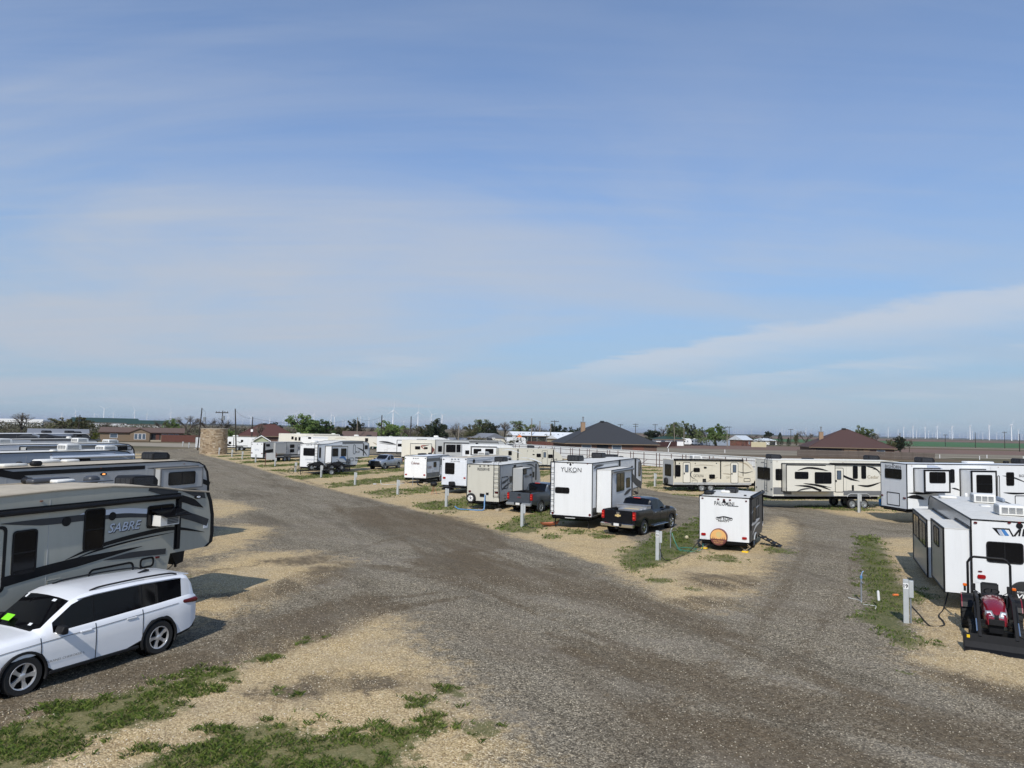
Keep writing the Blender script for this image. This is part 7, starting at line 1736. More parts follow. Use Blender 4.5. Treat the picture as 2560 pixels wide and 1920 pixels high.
TREES = [
  (-157.7, 230.0, 8.03, 8.29, 'bare', 'bare twiggy tree, farthest left on the skyline'),
  (-150.3, 240.0, 6.79, 8.11, 'olive', 'bushy green mesquite in front of the long green roof, left clump'),
  (-142.7, 238.0, 6.9, 6.17, 'olive', 'bushy green mesquite beside the dark pole, right clump'),
  (-141.7, 250.0, 5.45, 7.04, 'bare', 'low bare mesquite behind the brown house'),
  (-110.5, 225.0, 7.04, 5.07, 'bare', 'bare dark tree at the right gable of the brown house'),
  (-114.2, 240.0, 6.81, 4.6, 'green', 'small fresh green tree right of the brown house'),
  (-107.1, 235.0, 8.06, 7.94, 'bare', 'bare mesquite left of the round stone tower'),
  (-97.8, 230.0, 7.63, 7.77, 'bare', 'bare mesquite rising behind the stone tower'),
  (-95.9, 236.0, 8.03, 6.12, 'bare', 'bare mesquite just right of the stone tower top'),
  (-78.8, 200.0, 4.21, 3.38, 'green', 'low green bush right of the stone tower'),
  (-80.5, 215.0, 6.01, 5.33, 'bare', 'bare tree left of the red brown hip roof'),
  (-67.1, 190.0, 6.24, 3.21, 'bare', 'bare tree in front of the red brown hip roof'),
  (-72.5, 215.0, 6.16, 6.06, 'dark', 'dark dome shaped evergreen behind the red brown hip roof'),
  (-61.8, 200.0, 5.32, 2.93, 'bare', 'small bare tree right of the red brown hip roof'),
  (-59.3, 205.0, 8.62, 7.62, 'green', 'tall leafy green tree behind the cream trailers'),
  (-55.5, 210.0, 7.38, 6.39, 'green2', 'rounded darker green tree right of the tall green one'),
  (-55.5, 235.0, 5.88, 5.3, 'olive', 'low olive tree left of the dark leaning evergreen'),
  (-48.7, 225.0, 7.47, 4.31, 'dark', 'dark evergreen beside the pale pole'),
  (-43.9, 215.0, 6.1, 6.06, 'bare', 'grey bare bush in front of the dark evergreen'),
  (-36.7, 215.0, 7.45, 7.75, 'green', 'broad green tree under the tallest wind turbine'),
  (-29.5, 210.0, 7.05, 5.21, 'bare', 'grey bare tree beside the thin dark pole'),
  (-27.3, 225.0, 6.74, 5.58, 'olive', 'brown green tree between bare and evergreen'),
  (-23.3, 220.0, 8.26, 5.95, 'dark', 'tall dark evergreen with a bare top'),
  (-14.9, 200.0, 7.57, 4.96, 'bare', 'spreading bare tree with a leaning trunk'),
  (-13.2, 240.0, 7.53, 4.6, 'olive', 'pale olive tree right of the spreading bare tree'),
  (-10.3, 250.0, 8.67, 6.2, 'green3', 'grey green tree with two tops, left of the cream gabled house'),
  (-6.5, 250.0, 7.76, 4.23, 'dark', 'dark tree behind the cream gabled house'),
  (-2.3, 255.0, 8.32, 6.32, 'bare', 'purple grey bare trees above the white trailers'),
  (3.8, 270.0, 8.6, 7.3, 'green3', 'fresh green tree behind the long metal building'),
  (10.6, 290.0, 8.14, 6.54, 'bare', 'bare tree behind the long metal building'),
  (18.5, 300.0, 8.21, 4.73, 'dark', 'dark evergreen behind the cream outbuilding'),
  (24.1, 310.0, 7.0, 6.29, 'dark', 'rounded dark tree left of the tall chimney'),
  (29.3, 310.0, 6.93, 3.84, 'dark', 'small dark tree beside the tall chimney'),
  (65.7, 330.0, 6.57, 7.44, 'dark', 'dark shrubby tree right of the black roof'),
  (70.0, 330.0, 8.5, 6.69, 'bare', 'bare grey tree right of the black roof'),
  (72.0, 320.0, 8.85, 6.49, 'green3', 'olive green tree, left of the roadside clump'),
  (78.2, 325.0, 10.83, 8.06, 'green3', 'tallest tree of the roadside clump'),
  (85.5, 335.0, 9.39, 4.53, 'dark', 'dark tree within the roadside clump'),
  (87.2, 330.0, 8.28, 4.83, 'green3', 'pale green tree within the roadside clump'),
  (91.5, 332.0, 7.44, 4.86, 'bare', 'reddish bare shrub within the roadside clump'),
  (93.6, 325.0, 9.84, 8.42, 'green', 'light green tree at the right of the roadside clump'),
  (138.4, 400.0, 5.68, 13.52, 'bare', 'low bare thicket behind the red barn'),
  (151.4, 420.0, 7.45, 4.73, 'dark', 'round dark tree above the small white house'),
  (139.9, 370.0, 6.93, 4.38, 'conifer', 'tall dark cypress beside the small white house'),
  (140.3, 360.0, 4.35, 2.84, 'conifer', 'short dark cypress right of the tall one'),
  (152.2, 380.0, 6.92, 2.57, 'olive', 'thin young tree behind the cypresses'),
  (136.8, 330.0, 7.75, 7.44, 'bare', 'bare spreading tree left of the brown roof'),
  (129.0, 260.0, 9.28, 6.15, 'green3', 'grey green tree behind the brown roof'),
  (130.8, 255.0, 7.0, 3.45, 'bare', 'bare tree right of the brown roof'),
  (128.2, 240.0, 4.86, 2.7, 'olive', 'pale green bush at the right of the brown house'),
  (132.3, 242.0, 5.72, 4.09, 'dark', 'dark rounded tree right of the brown house'),
  (139.8, 250.0, 5.09, 2.82, 'bare', 'small bare tree at the field edge'),
  (-111.2, 190.0, 2.62, 2.78, 'yellow', 'yellow green conical shrub before the brown house'),
  (-88.5, 200.0, 2.57, 2.25, 'bare', 'little bare shrub by the wooden fence'),
]
POLES = [
  (-178.66, 260.0, 8.35, 0.0, 'dark', 'thin pole on the far left skyline'),
  (-106.64, 175.0, 7.1, 0.49, 'dark', 'black utility pole leaning in front of the green mesquite'),
  (-65.85, 150.0, 8.88, 0.51, 'dark', 'tall black pole leaning right beside the stone tower, left of it'),
  (-69.24, 170.0, 8.76, 0.19, 'cross', 'black utility pole with transformer behind the stone tower'),
  (-55.81, 145.0, 8.74, -0.57, 'dark', 'tall black pole leaning left, right of the stone tower'),
  (-61.91, 170.0, 7.46, 0.1, 'dark', 'black pole with a white box right of the stone tower'),
  (-43.25, 200.0, 8.26, 0.0, 'pale', 'pale wooden pole in front of the dark evergreen'),
  (-30.22, 165.0, 8.35, 0.19, 'dark', 'black pole in front of the broad green tree'),
  (-25.37, 180.0, 8.45, 0.0, 'dark', 'thin black pole by the grey bare tree'),
  (-11.05, 150.0, 6.21, 0.0, 'pale', 'pale light pole by the spreading bare tree'),
  (-4.95, 260.0, 5.99, 0.0, 'lamp', 'pale street lamp left of the long metal building'),
  (7.35, 255.0, 9.79, 0.0, 'pale', 'tallest pale pole before the long metal building'),
  (10.7, 265.0, 9.12, 0.0, 'pale', 'pale pole behind the white roof'),
  (13.91, 250.0, 7.87, 0.0, 'lamp', 'lamp post in front of the cream outbuilding'),
  (16.52, 270.0, 9.45, 0.0, 'cross', 'utility pole with crossarm left of the tall chimney'),
  (58.34, 380.0, 9.81, 0.0, 'cross', 'crossarm pole first right of the black roof ridge'),
  (68.21, 390.0, 10.31, 0.0, 'cross2', 'double crossarm pole right of the black roof'),
  (80.99, 400.0, 10.42, 0.0, 'cross', 'crossarm pole above the black roof eave'),
  (69.01, 300.0, 9.51, -0.34, 'pale', 'pale pole in front of the roadside clump, left'),
  (72.9, 300.0, 7.74, 0.0, 'pale', 'pale pole in front of the roadside clump, right'),
  (88.09, 290.0, 7.18, 0.0, 'lamp', 'grey street lamp left of the red barn'),
  (128.76, 420.0, 10.08, 0.0, 'cross', 'crossarm pole above the red barn'),
  (169.09, 430.0, 9.46, 0.0, 'cross', 'crossarm pole above the cypresses'),
  (164.03, 300.0, 7.46, 0.0, 'pale', 'pole among the trees right of the brown house'),
  (292.96, 480.0, 8.14, 0.0, 'cross', 'crossarm pole in the green field, leftmost'),
  (280.62, 430.0, 9.42, 0.0, 'dark', 'plain pole in the green field'),
  (305.24, 440.0, 10.36, 0.0, 'cross', 'crossarm pole in the green field near the right edge'),
  (235.77, 330.0, 8.16, 0.0, 'dark', 'pole at the extreme right edge of the fields'),
  (-142.79, 300.0, 7.81, 0.0, 'cross', 'small crossarm pole left of the stone tower, far off'),
  (104.65, 500.0, 4.41, 0.0, 'dark', 'tiny far pole above the teal roof'),
]
TURBINES = [(-6721,10255),(-4027,6369),(-3185,5198),(-3897,6650),(-5167,8905),(-2258,3940),(-3185,5689),(-5209,9493),(-2350,4436),(-2964,5784),(-2273,4747),(-3697,7912),(-3155,6952),(-2154,5407),(-5546,14184),(-3894,10298),(-2231,6092),(-3139,9027),(-2243,6608),(-4033,12321),(-2654,8259),(-2101,6616),(-4039,12968),(-2197,7188),(-1349,4451),(-1270,4577),(-1838,7225),(-1215,4797),(-1295,5204),(-2860,11724),(-1802,7612),(-1891,8125),(-1139,5362),(-1139,5692),(-1868,9619),(-1511,8103),(-1126,6252),(-510,3065),(-1252,8272),(-437,3328),(-427,3795),(-392,4020),(3983,12748),(3215,10213),(3499,10975),(3979,12357),(4222,13003),(3339,10209),(4215,12727),(3111,9200),(4193,11945),(4808,13472),(4419,12123),(3962,10600),(4167,11027),(3099,8137),(3835,9979),(4714,12135),(4987,12723),(3331,8374),(4678,11622),(5446,13338),(3076,7425),(3951,9366),(5913,13752),(4316,9890),(5819,13123),(4115,9122),(3804,7415),(5006,9704),(5580,10589),(3051,5756),(6447,12081),(3912,7191),(2921,5292),(5445,9761),(4731,8434),(2746,4860),(3962,6951),(6559,11423),(2902,4985),(4546,7747),(6696,11298),(5489,9194),(2792,4660),(5985,9923),(6862,11292),(4636,7515),(2747,4431),(5583,8977),(7104,11262),(8961,14097),(5794,9033),(7795,12110),(2690,4168),(4592,7082),(6868,10446),(5702,8600),(8399,12543),(2564,3814),(5624,8237),(8141,11831),(6609,9544),(2514,3573),(8826,12453),(3900,5468),(7051,9819)]
# ------------------------------------------------------------------ fences, houses, trees, poles, turbines
def island_mat(name, cols, rough=0.85, trans=0.0, bump=0.0):
    """each loose piece (stone, leaf, blade) of a mesh gets its own tone"""
    m = bpy.data.materials.new(name); m.use_nodes = True; nt = m.node_tree; b = nt.nodes['Principled BSDF']
    g = nt.nodes.new('ShaderNodeNewGeometry'); r = nt.nodes.new('ShaderNodeValToRGB'); e = r.color_ramp.elements
    while len(e) > 1: e.remove(e[-1])
    e[0].position = 0; e[0].color = (*cols[0], 1)
    for i, c_ in enumerate(cols[1:]): q = e.new((i+1)/(len(cols)-1)); q.color = (*c_, 1)
    nt.links.new(g.outputs['Random Per Island'], r.inputs[0]); nt.links.new(r.outputs[0], b.inputs['Base Color'])
    b.inputs['Roughness'].default_value = rough; b.inputs['Specular IOR Level'].default_value = 0.25
    if trans:
        t = nt.nodes.new('ShaderNodeBsdfTranslucent'); nt.links.new(r.outputs[0], t.inputs[0]); mx = nt.nodes.new('ShaderNodeMixShader'); mx.inputs[0].default_value = trans
        nt.links.new(b.outputs[0], mx.inputs[1]); nt.links.new(t.outputs[0], mx.inputs[2]); nt.links.new(mx.outputs[0], nt.nodes['Material Output'].inputs[0])
    MATS[name] = m
# ---- round stone tower
island_mat('tower_stone', [(0.20, 0.14, 0.085), (0.36, 0.27, 0.17), (0.46, 0.36, 0.25), (0.30, 0.22, 0.14), (0.52, 0.44, 0.33)], 0.9)
mat('mortar', (0.30, 0.24, 0.17, 1), 0.95, var=0.2)
tw = thing('stone_tower', 'round rubble stone tower beside the gravel road', 'tower', (-55.3, 132.7, 0))
RT, HT = 2.38, 4.66
MB().lathe([(RT-0.06, 0), (RT-0.10, HT)], 48, None, True).build('core', 'mortar', tw)
mb = MB(); rs = random.Random(3); z = 0.0
while z < HT-0.08:
    hh = rs.uniform(0.14, 0.27); hh = min(hh, HT-z); a = rs.uniform(0, 1); end = a+2*pi
    while a < end-0.02:
        da = min(rs.uniform(0.10, 0.26), end-a); r0 = RT-0.14; r1 = RT-0.04*z/HT*1.0+rs.uniform(-0.03, 0.05); g = 0.012
        a0, a1 = a+g/RT, a+da-g/RT; z0, z1 = z+g, z+hh-g; tw_ = rs.uniform(-0.03, 0.03)
        vs = [(r*cos(t), r*sin(t), zz) for r, zo in ((r0, 0), (r1, 0.01)) for t, zz in ((a0, z0), (a1, z0+tw_*zo), (a1, z1), (a0, z1-tw_))]
        mb.add(vs, [(4,5,6,7),(0,1,5,4),(1,2,6,5),(2,3,7,6),(3,0,4,7)]); a += da
    z += hh
mb.build('stone_cladding', 'tower_stone', tw, None, 'stuff')
MB().lathe([(RT-0.12, HT-0.02), (RT+0.03, HT-0.02), (RT+0.03, HT+0.08), (RT-0.5, HT+0.10), (RT-0.5, HT)], 48).build('capstone', 'decal_tan', tw)
# ---- white metal fence with pipe rails
A, B = Vector((-1.0, 165.0, 0)), Vector((57.0, 54.0, 0)); D = (B-A); Lf = D.length; D.normalize(); head_f = math.degrees(atan2(D.x, D.y)); Nn = Vector((D.y, -D.x, 0)); Nn = Nn if Nn.y < 0 else -Nn
wf = thing('metal_fence', 'long white ribbed metal fence behind the back row of trailers', 'fence', A, head_f)
mb = MB(); vs = []; npan = 3.0; nr = 10
prof = []
for i in range(nr):
    x = npan*i/nr; p = npan/nr; prof += [(x, 0), (x+p*0.55, 0), (x+p*0.65, 0.03), (x+p*0.9, 0.03)]
prof.append((npan-0.01, 0))
vs = [(x, y, 0.02) for x, y in prof]+[(x, y, 2.42) for x, y in prof]; n = len(prof)
mb.add(vs, [(i, i+1, n+i+1, n+i) for i in range(n-1)]); pan = mb.mesh('panel', 'fence_white')
for i in range(int(Lf/npan)): o_ = link('panel', pan, wf); o_.location = (i*npan, 0, 0)
MB().box(0, Lf, -0.05, -0.01, 2.32, 2.38).build('top_rail', 'fence_white', wf)
pf = thing('pipe_fence', 'dark red steel pipe rail fence standing in front of the white metal fence', 'fence', A+Nn*1.6, head_f)
pm = MB().cyl((0, 0, 0), (0, 0, 2.25), 0.06, n=8).mesh('post', 'rust_pipe'); rr = random.Random(5); x = 0.5; k = 0
while x < Lf-2:
    o_ = link('post', pm, pf); o_.location = (x, 0, 0)
    if k % 2 == 0: o_ = link('post', pm, pf); o_.location = (x+0.75, 0, 0)
    if k % 5 == 2: MB().cyl((x+0.8, 0, 1.1), (x-1.0, 0, 0.15), 0.035, n=6).build('brace', 'rust_pipe', pf)
    x += rr.choice((3.2, 3.6, 2.6)); k += 1
for zr in (0.45, 1.15, 1.95): MB().cyl((0, 0.02, zr), (Lf-1, 0.02, zr), 0.042, n=6).build('rail', 'rust_pipe', pf)
# ---- board fences
def board_fence(label, p0, p1, h, m, rails=False):
    p0, p1 = Vector((*p0, 0)), Vector((*p1, 0)); d = p1-p0; L = d.length; hd = math.degrees(atan2(d.x, d.y))
    t = thing('board_fence', label, 'fence', p0, hd); n = max(1, int(L/2.4)); pw = L/n
    mb = MB(); rb = random.Random(2)
    for i in range(16): a = pw*i/16; mb.box(a+0.004, a+pw/16-0.006, -0.012+rb.uniform(-0.006, 0.006), 0.012, 0.05, h+rb.uniform(-0.02, 0.02))
    me = mb.mesh('panel', m); po = MB().box(-0.05, 0.05, 0.0155, 0.12, 0, h+0.1).mesh('post', m); ra = MB().box(0, pw, -0.06, -0.02, h*0.35, h*0.35+0.09).box(0, pw, -0.06, -0.02, h*0.85, h*0.85+0.09).mesh('rail', 'fence_pale')
    for i in range(n):
        o_ = link('panel', me, t); o_.location = (i*pw, 0, 0); o_['kind'] = 'stuff'
        o_ = link('post', po, t); o_.location = (i*pw, 0 if not rails else -0.16, 0)
        if rails: o_ = link('rail', ra, t); o_.location = (i*pw, 0, 0)
mat('fence_pale', (0.20, 0.17, 0.14, 1), 0.85, var=0.2)
board_fence('red brown board fence left of the round stone tower', (-104, 212), (-80, 212), 2.1, 'fence_wood')
board_fence('long red brown board fence left of the black roofed house', (-3, 232), (20, 226), 2.0, 'fence_wood')
board_fence('red brown board fence right of the black roofed house', (45, 250), (70, 300), 2.0, 'fence_wood')
board_fence('weathered grey brown railed fence in front of the brown roofed house', (76, 189), (106, 178), 1.8, 'fence_weathered', True)
board_fence('pale blue grey fence below the roadside trees', (86, 338), (104, 338), 2.6, 'blue_grey')
# ---- houses
def gable_window(par, pl, u0, v0, u1, v1, frame='white_bright', d=0.0):
    f = ringslab(MB(), pl, [(u0, v0), (u1, v0), (u1, v1), (u0, v1)], [(u0+0.08, v0+0.08), (u1-0.08, v0+0.08), (u1-0.08, v1-0.08), (u0+0.08, v1-0.08)], d, d+0.06).build('window', frame, par)
    mb = MB(); slab(mb, pl, [(u0+0.08, v0+0.08), (u1-0.08, v0+0.08), (u1-0.08, v1-0.08), (u0+0.08, v1-0.08)], d, d+0.02); mb.build('pane', 'glass_pale', f)
def hip_house(name, label, cx, cy, w, dp, eave, ridge, head, wall, roof, chim=None, feats=(), over=0.6, cat='house', trim='siding_tan', gable=False, ridge_len=None):
    """x along the front (viewer's right), front at y=-dp/2"""
    t = thing(name, label, cat, (cx, cy, 0), head+90)       # local +X along the front
    MB().box(-w/2, w/2, -dp/2, dp/2, 0, eave).build('wall', wall, t)
    rl = (w/2-dp/2 if ridge_len is None else ridge_len/2) if not gable else w/2+over
    W2, D2 = w/2+over, dp/2+over
    vs = [(-W2, -D2, eave), (W2, -D2, eave), (W2, D2, eave), (-W2, D2, eave), (-rl, 0, ridge), (rl, 0, ridge)]
    mb = MB(); mb.add(vs, [(0, 1, 5, 4), (2, 3, 4, 5), (3, 0, 4), (1, 2, 5)]); mb.add([(x, y, z-0.18) for x, y, z in vs[:4]], [(3, 2, 1, 0)]); ro = mb.build('roof', roof, t)
    mb = MB()
    for a, b in ((0, 1), (1, 2), (2, 3), (3, 0)):
        p, q = Vector(vs[a]), Vector(vs[b]); mb.add([p-Vector((0, 0, 0.005)), q-Vector((0, 0, 0.005)), q-Vector((0, 0, 0.22)), p-Vector((0, 0, 0.22))], [(0, 1, 2, 3)])
    mb.build('fascia', trim, t)
    if not gable: MB().tube([vs[0], vs[4], vs[5], vs[1]], 0.10, 5).build('ridge_cap', roof, ro)
    MB().box(-rl*0.4-0.5, -rl*0.4+0.5, -0.35, 0.35, ridge-0.25, ridge+0.28, c=0.05).build('roof_vent', 'black_plastic', ro) if not gable else None
    if gable:
        mb = MB()
        for e in (-1, 1): mb.add([(e*w/2, -dp/2, eave), (e*w/2, dp/2, eave), (e*w/2, 0, eave+(ridge-eave)*dp/2/D2)], [(0, 1, 2)])
        mb.build('gable_wall', wall, t)
    if chim:
        x, y, zt = chim; ch = MB().box(x-0.55, x+0.55, y-0.45, y+0.45, eave, zt, c=0.04).build('chimney', 'brick_tan', ro)
        MB().box(x-0.62, x+0.62, y-0.52, y+0.52, zt, zt+0.14).cyl((x, y, zt+0.1), (x, y, zt+1.25), 0.17, n=10).cyl((x, y, zt+1.2), (x, y, zt+1.45), 0.30, n=10).build('flue', 'steel_grey', ch)
    pl = Plane((0, -dp/2, 0), (1, 0, 0), (0, 0, 1))
    for f in feats:
        if f[0] == 'w': gable_window(t, pl, *f[1:5])
        elif f[0] == 'd': mb = MB(); slab(mb, pl, [(f[1], 0.1), (f[1]+1.0, 0.1), (f[1]+1.0, 2.15), (f[1], 2.15)], 0, 0.05); mb.build('door', 'fence_wood', t)
        elif f[0] == 'p': mb = MB(); slab(mb, pl, [(f[1], 0.02), (f[2], 0.02), (f[2], f[3]), (f[1], f[3])], 0, 0.03); mb.build(f[5] if len(f) > 5 else 'facing', f[4], t)
    return t, ro
mat('brick_tan', (0.33, 0.22, 0.14, 1), 0.9, var=0.25, scale=6); mat('brick_red', (0.20, 0.085, 0.06, 1), 0.9, var=0.3, scale=5)
mat('brick_brown', (0.14, 0.085, 0.065, 1), 0.9, var=0.3, scale=5)
mat('shingle_black', (0.035, 0.037, 0.042, 1), 0.85, var=0.25, scale=9, bump=0.4, bscale=14); mat('shingle_brown', (0.075, 0.038, 0.032, 1), 0.85, var=0.25, scale=9, bump=0.4, bscale=14)
mat('shingle_red', (0.085, 0.032, 0.025, 1), 0.85, var=0.25, scale=9); mat('shingle_tan', (0.13, 0.085, 0.066, 1), 0.85, var=0.3, scale=9)
mat('siding_tan', (0.20, 0.145, 0.095, 1), 0.8, var=0.1); mat('siding_cream', (0.52, 0.46, 0.30, 1), 0.7, var=0.1); mat('siding_green', (0.36, 0.40, 0.27, 1), 0.7, var=0.08)
mat('metal_roof', (0.56, 0.60, 0.63, 1), 0.45, var=0.1, scale=0.5); mat('metal_green', (0.02, 0.05, 0.038, 1), 0.6, var=0.1); mat('dark_open', (0.018, 0.02, 0.024, 1), 0.9)
mat('grey_roof', (0.20, 0.21, 0.23, 1), 0.7, var=0.15)
hip_house('house', 'house with a large black hip roof and tall chimney behind the white fence', 24.9, 192, 24.0, 17, 2.45, 8.15, -8, 'brick_brown', 'shingle_black', (-6.3, -2.6, 7.9),
  [('p', 5.5, 8.5, 1.9, 'brick_red'), ('w', -8, 0.8, -5.5, 2.1), ('w', 0, 0.8, 2.5, 2.1), ('p', -4, -1, 2.2, 'dark_open', 'porch_opening')], 0.7, ridge_len=1.8)
hip_house('house', 'house with a brown hip roof and brick chimney at the right', 92.4, 197, 20.6, 15.5, 2.55, 7.5, 12, 'brick_brown', 'shingle_brown', (-6.6, -2.2, 6.6),
  [('p', -2.0, 1.2, 2.3, 'brick_tan'), ('p', -9.0, -2.6, 2.2, 'dark_open', 'porch_opening'), ('p', 1.6, 2.6, 2.2, 'siding_tan'), ('p', 2.7, 4.4, 2.3, 'brick_tan'), ('w', 6.0, 0.8, 8.0, 2.1)], 0.6, ridge_len=1.2)
t_, ro_ = hip_house('house', 'long low brown roofed house with white windows on the far left', -112, 217, 22, 9, 2.7, 4.1, -24, 'siding_tan', 'shingle_tan', None,
  [('w', -8.5, 0.9, -6.5, 2.2), ('w', 5.2, 0.7, 6.6, 2.3), ('w', 7.0, 0.7, 8.4, 2.3), ('w', 8.8, 0.7, 9.8, 2.3), ('p', 2.4, 4.9, 2.5, 'dark_open', 'porch_opening'), ('d', 3.6)], 0.5, trim='shingle_brown', gable=True)
mb = MB(); mb.prism([(-3.2, 2.62), (-3.2, 0.02), (2.0, 0.02), (2.0, 2.62), (-0.6, 3.75)], -5.6, -4.4); gb = mb.build('front_gable', 'siding_tan', t_)
mb = MB(); mb.prism([(-3.6, 2.50), (-0.6, 3.78), (2.4, 2.50), (2.4, 2.66), (-0.6, 3.96), (-3.6, 2.66)], -5.9, -2.0); mb.build('gable_roof', 'shingle_tan', t_)
gpl = Plane((0, -5.6, 0), (1, 0, 0), (0, 0, 1))
for a in (-2.1, -1.05, 0.0): gable_window(gb, gpl, a, 0.6, a+0.98, 2.3)
MB().box(2.3, 5.2, -6.6, -4.52, 0, 0.45).build('porch_step', 'decal_tan', t_)
hip_house('house', 'red brown hip roofed house half hidden behind the green roofed shed', -68.5, 200, 14, 11, 2.6, 5.8, -18, 'brick_brown', 'shingle_red', None, [('w', -4, 0.8, -2, 2.1), ('w', 3, 0.8, 5, 2.1)], 0.7, ridge_len=4)
hip_house('house', 'low dark gabled house beside the teal vehicle', -43.5, 205, 9, 8, 2.4, 4.3, -10, 'brick_brown', 'shingle_tan', None, [('w', -2, 0.8, 0, 2.0)], 0.4, gable=True)
hip_house('house', 'cream gabled house with grey roof right of the spreading bare tree', -8.4, 238, 11, 8, 2.7, 4.3, 55, 'siding_cream', 'grey_roof', None, [('w', -3.4, 0.9, -2.2, 2.1), ('w', 0.5, 0.9, 1.7, 2.1), ('d', 2.6)], 0.4, gable=True)
hip_house('outbuilding', 'small cream outbuilding behind the spreading bare tree', -15.6, 205, 5.5, 4, 2.3, 3.0, 5, 'siding_cream', 'grey_roof', None, [('w', -2.2, 0.9, -1.2, 1.9), ('d', 0.6)], 0.25, cat='building', gable=True)
t_, ro_ = hip_house('metal_building', 'long white roofed metal building with a dark open front', 11.5, 262, 24, 12, 3.6, 5.0, -12, 'metal_roof', 'white_bright', None, [('p', -10.5, 11.5, 3.3, 'dark_open', 'open_bay')], 0.4, cat='building', gable=True)
for x in (-7, -3.5, 0, 3.5, 7): MB().box(x-0.1, x+0.1, -6.15, -6.04, 0, 3.4).build('bay_post', 'steel_grey', t_)
hip_house('outbuilding', 'cream metal outbuilding with a pale roof before the black roofed house', 20.8, 242, 15, 8, 2.9, 4.0, -24, 'siding_cream', 'white_bright', None, [('w', -5, 0.6, -4.2, 2.0), ('w', -2.8, 0.6, -2.0, 2.0), ('w', -0.6, 0.6, 0.2, 2.0), ('d', 2.5)], 0.3, cat='building', gable=True)
hip_house('barn', 'red brick barn with a pale metal roof in the distance', 113.6, 352, 8.4, 7.5, 2.8, 5.0, -38, 'brick_red', 'metal_roof', None, [('w', 1, 0.8, 2.2, 2.0), ('d', -1.5)], 0.4, cat='barn', gable=True)
hip_house('house', 'small white house with a pale metal roof left of the cypresses', 142, 400, 12, 8, 2.3, 3.7, 8, 'white_bright', 'metal_roof', None, [('p', 2.5, 5.5, 2.1, 'dark_open', 'porch_opening'), ('w', -4, 0.8, -2.8, 2.0), ('w', -1, 0.8, 0.2, 2.0)], 0.5)
hip_house('building', 'low building with a teal green roof behind the red fence', 70, 318, 12, 9, 2.8, 4.2, 0, 'white_bright', 'metal_green', None, [('w', -4, 0.8, -2, 2.2), ('w', 1, 0.8, 3, 2.2)], 0.8, cat='building')
t_, ro_ = hip_house('metal_building', 'long industrial building with a dark green roof on the left skyline', -268, 470, 38, 20, 5.2, 8.3, -38, 'white_bright', 'metal_green', None, [], 0.3, cat='building', gable=True)
for x in (-14, -9, -4, 1, 6, 11, 15): MB().prism([(x, 6.6), (x+1.4, 6.6), (x+1.4, 7.6), (x, 7.6)], -7.2, -5.2).build('skylight', 'metal_roof', ro_) if False else None
hip_house('metal_building', 'white walled building with dark green roof right of the long industrial one', -232, 455, 22, 14, 4.6, 7.2, -20, 'white_bright', 'metal_green', None, [('p', -9, -5, 3, 'dark_open', 'open_bay'), ('w', 0, 1, 3, 2.6)], 0.5, cat='building', gable=True)
hip_house('metal_building', 'low pale roofed building on the far left skyline', -325, 470, 26, 14, 4.4, 6.6, -30, 'white_bright', 'roof_white', None, [('p', -4, 2, 3, 'dark_open', 'open_bay')], 0.4, cat='building', gable=True)
hip_house('shed', 'low grey roofed shed behind the black motorhome', -96.5, 152, 10.5, 6, 3.0, 3.9, -32, 'white_bright', 'grey_roof', None, [('d', 1)], 0.3, cat='shed', gable=True)
# garden shed
sh = thing('garden_shed', 'pale green garden shed with white trim and dark green roof', 'shed', (-48.9, 139.6, 0), -20)   # local +X away along its length
# local: gable faces -X (towards the camera), side runs along +X
MB().prism([(-1.45, 0.02), (1.45, 0.02), (1.45, 2.5), (0, 3.35), (-1.45, 2.5)], 0, 4.2, Matrix.Rotation(radians(-90), 4, 'Z')).build('wall', 'siding_green', sh)
Ms = Matrix.Rotation(radians(-90), 4, 'Z')
mb = MB(); mb.prism([(-1.75, 2.36), (0, 3.40), (1.75, 2.36), (1.75, 2.48), (0, 3.53), (-1.75, 2.48)], -0.25, 4.4, Ms); mb.build('roof', 'metal_green', sh)
mb = MB(); mb.prism([(-1.78, 2.28), (0, 3.34), (1.78, 2.28), (1.78, 2.46), (0, 3.52), (-1.78, 2.46)], -0.29, -0.252, Ms)
for x in (-1.42, 1.34): mb.prism([(x, 0.02), (x+0.10, 0.02), (x+0.10, 2.5), (x, 2.5)], -0.04, -0.001, Ms)
mb.build('trim', 'white_bright', sh)
for k, (z0, z1) in enumerate(((1.5, 2.05),)):
    mb = MB(); mb.prism([(-0.35, z0), (0.35, z0), (0.35, z1), (-0.35, z1)], -0.06, -0.002, Ms); wn_ = mb.build('window', 'white_bright', sh); mb = MB(); mb.prism([(-0.28, z0+0.07), (0.28, z0+0.07), (0.28, z1-0.07), (-0.28, z1-0.07)], -0.07, -0.061, Ms); mb.build('pane', 'glass_pale', wn_)
MB().box(1.2, 2.3, -1.50, -1.452, 1.4, 2.2).box(2.7, 3.6, -1.50, -1.452, 1.4, 2.2).build('window', 'white_bright', sh)
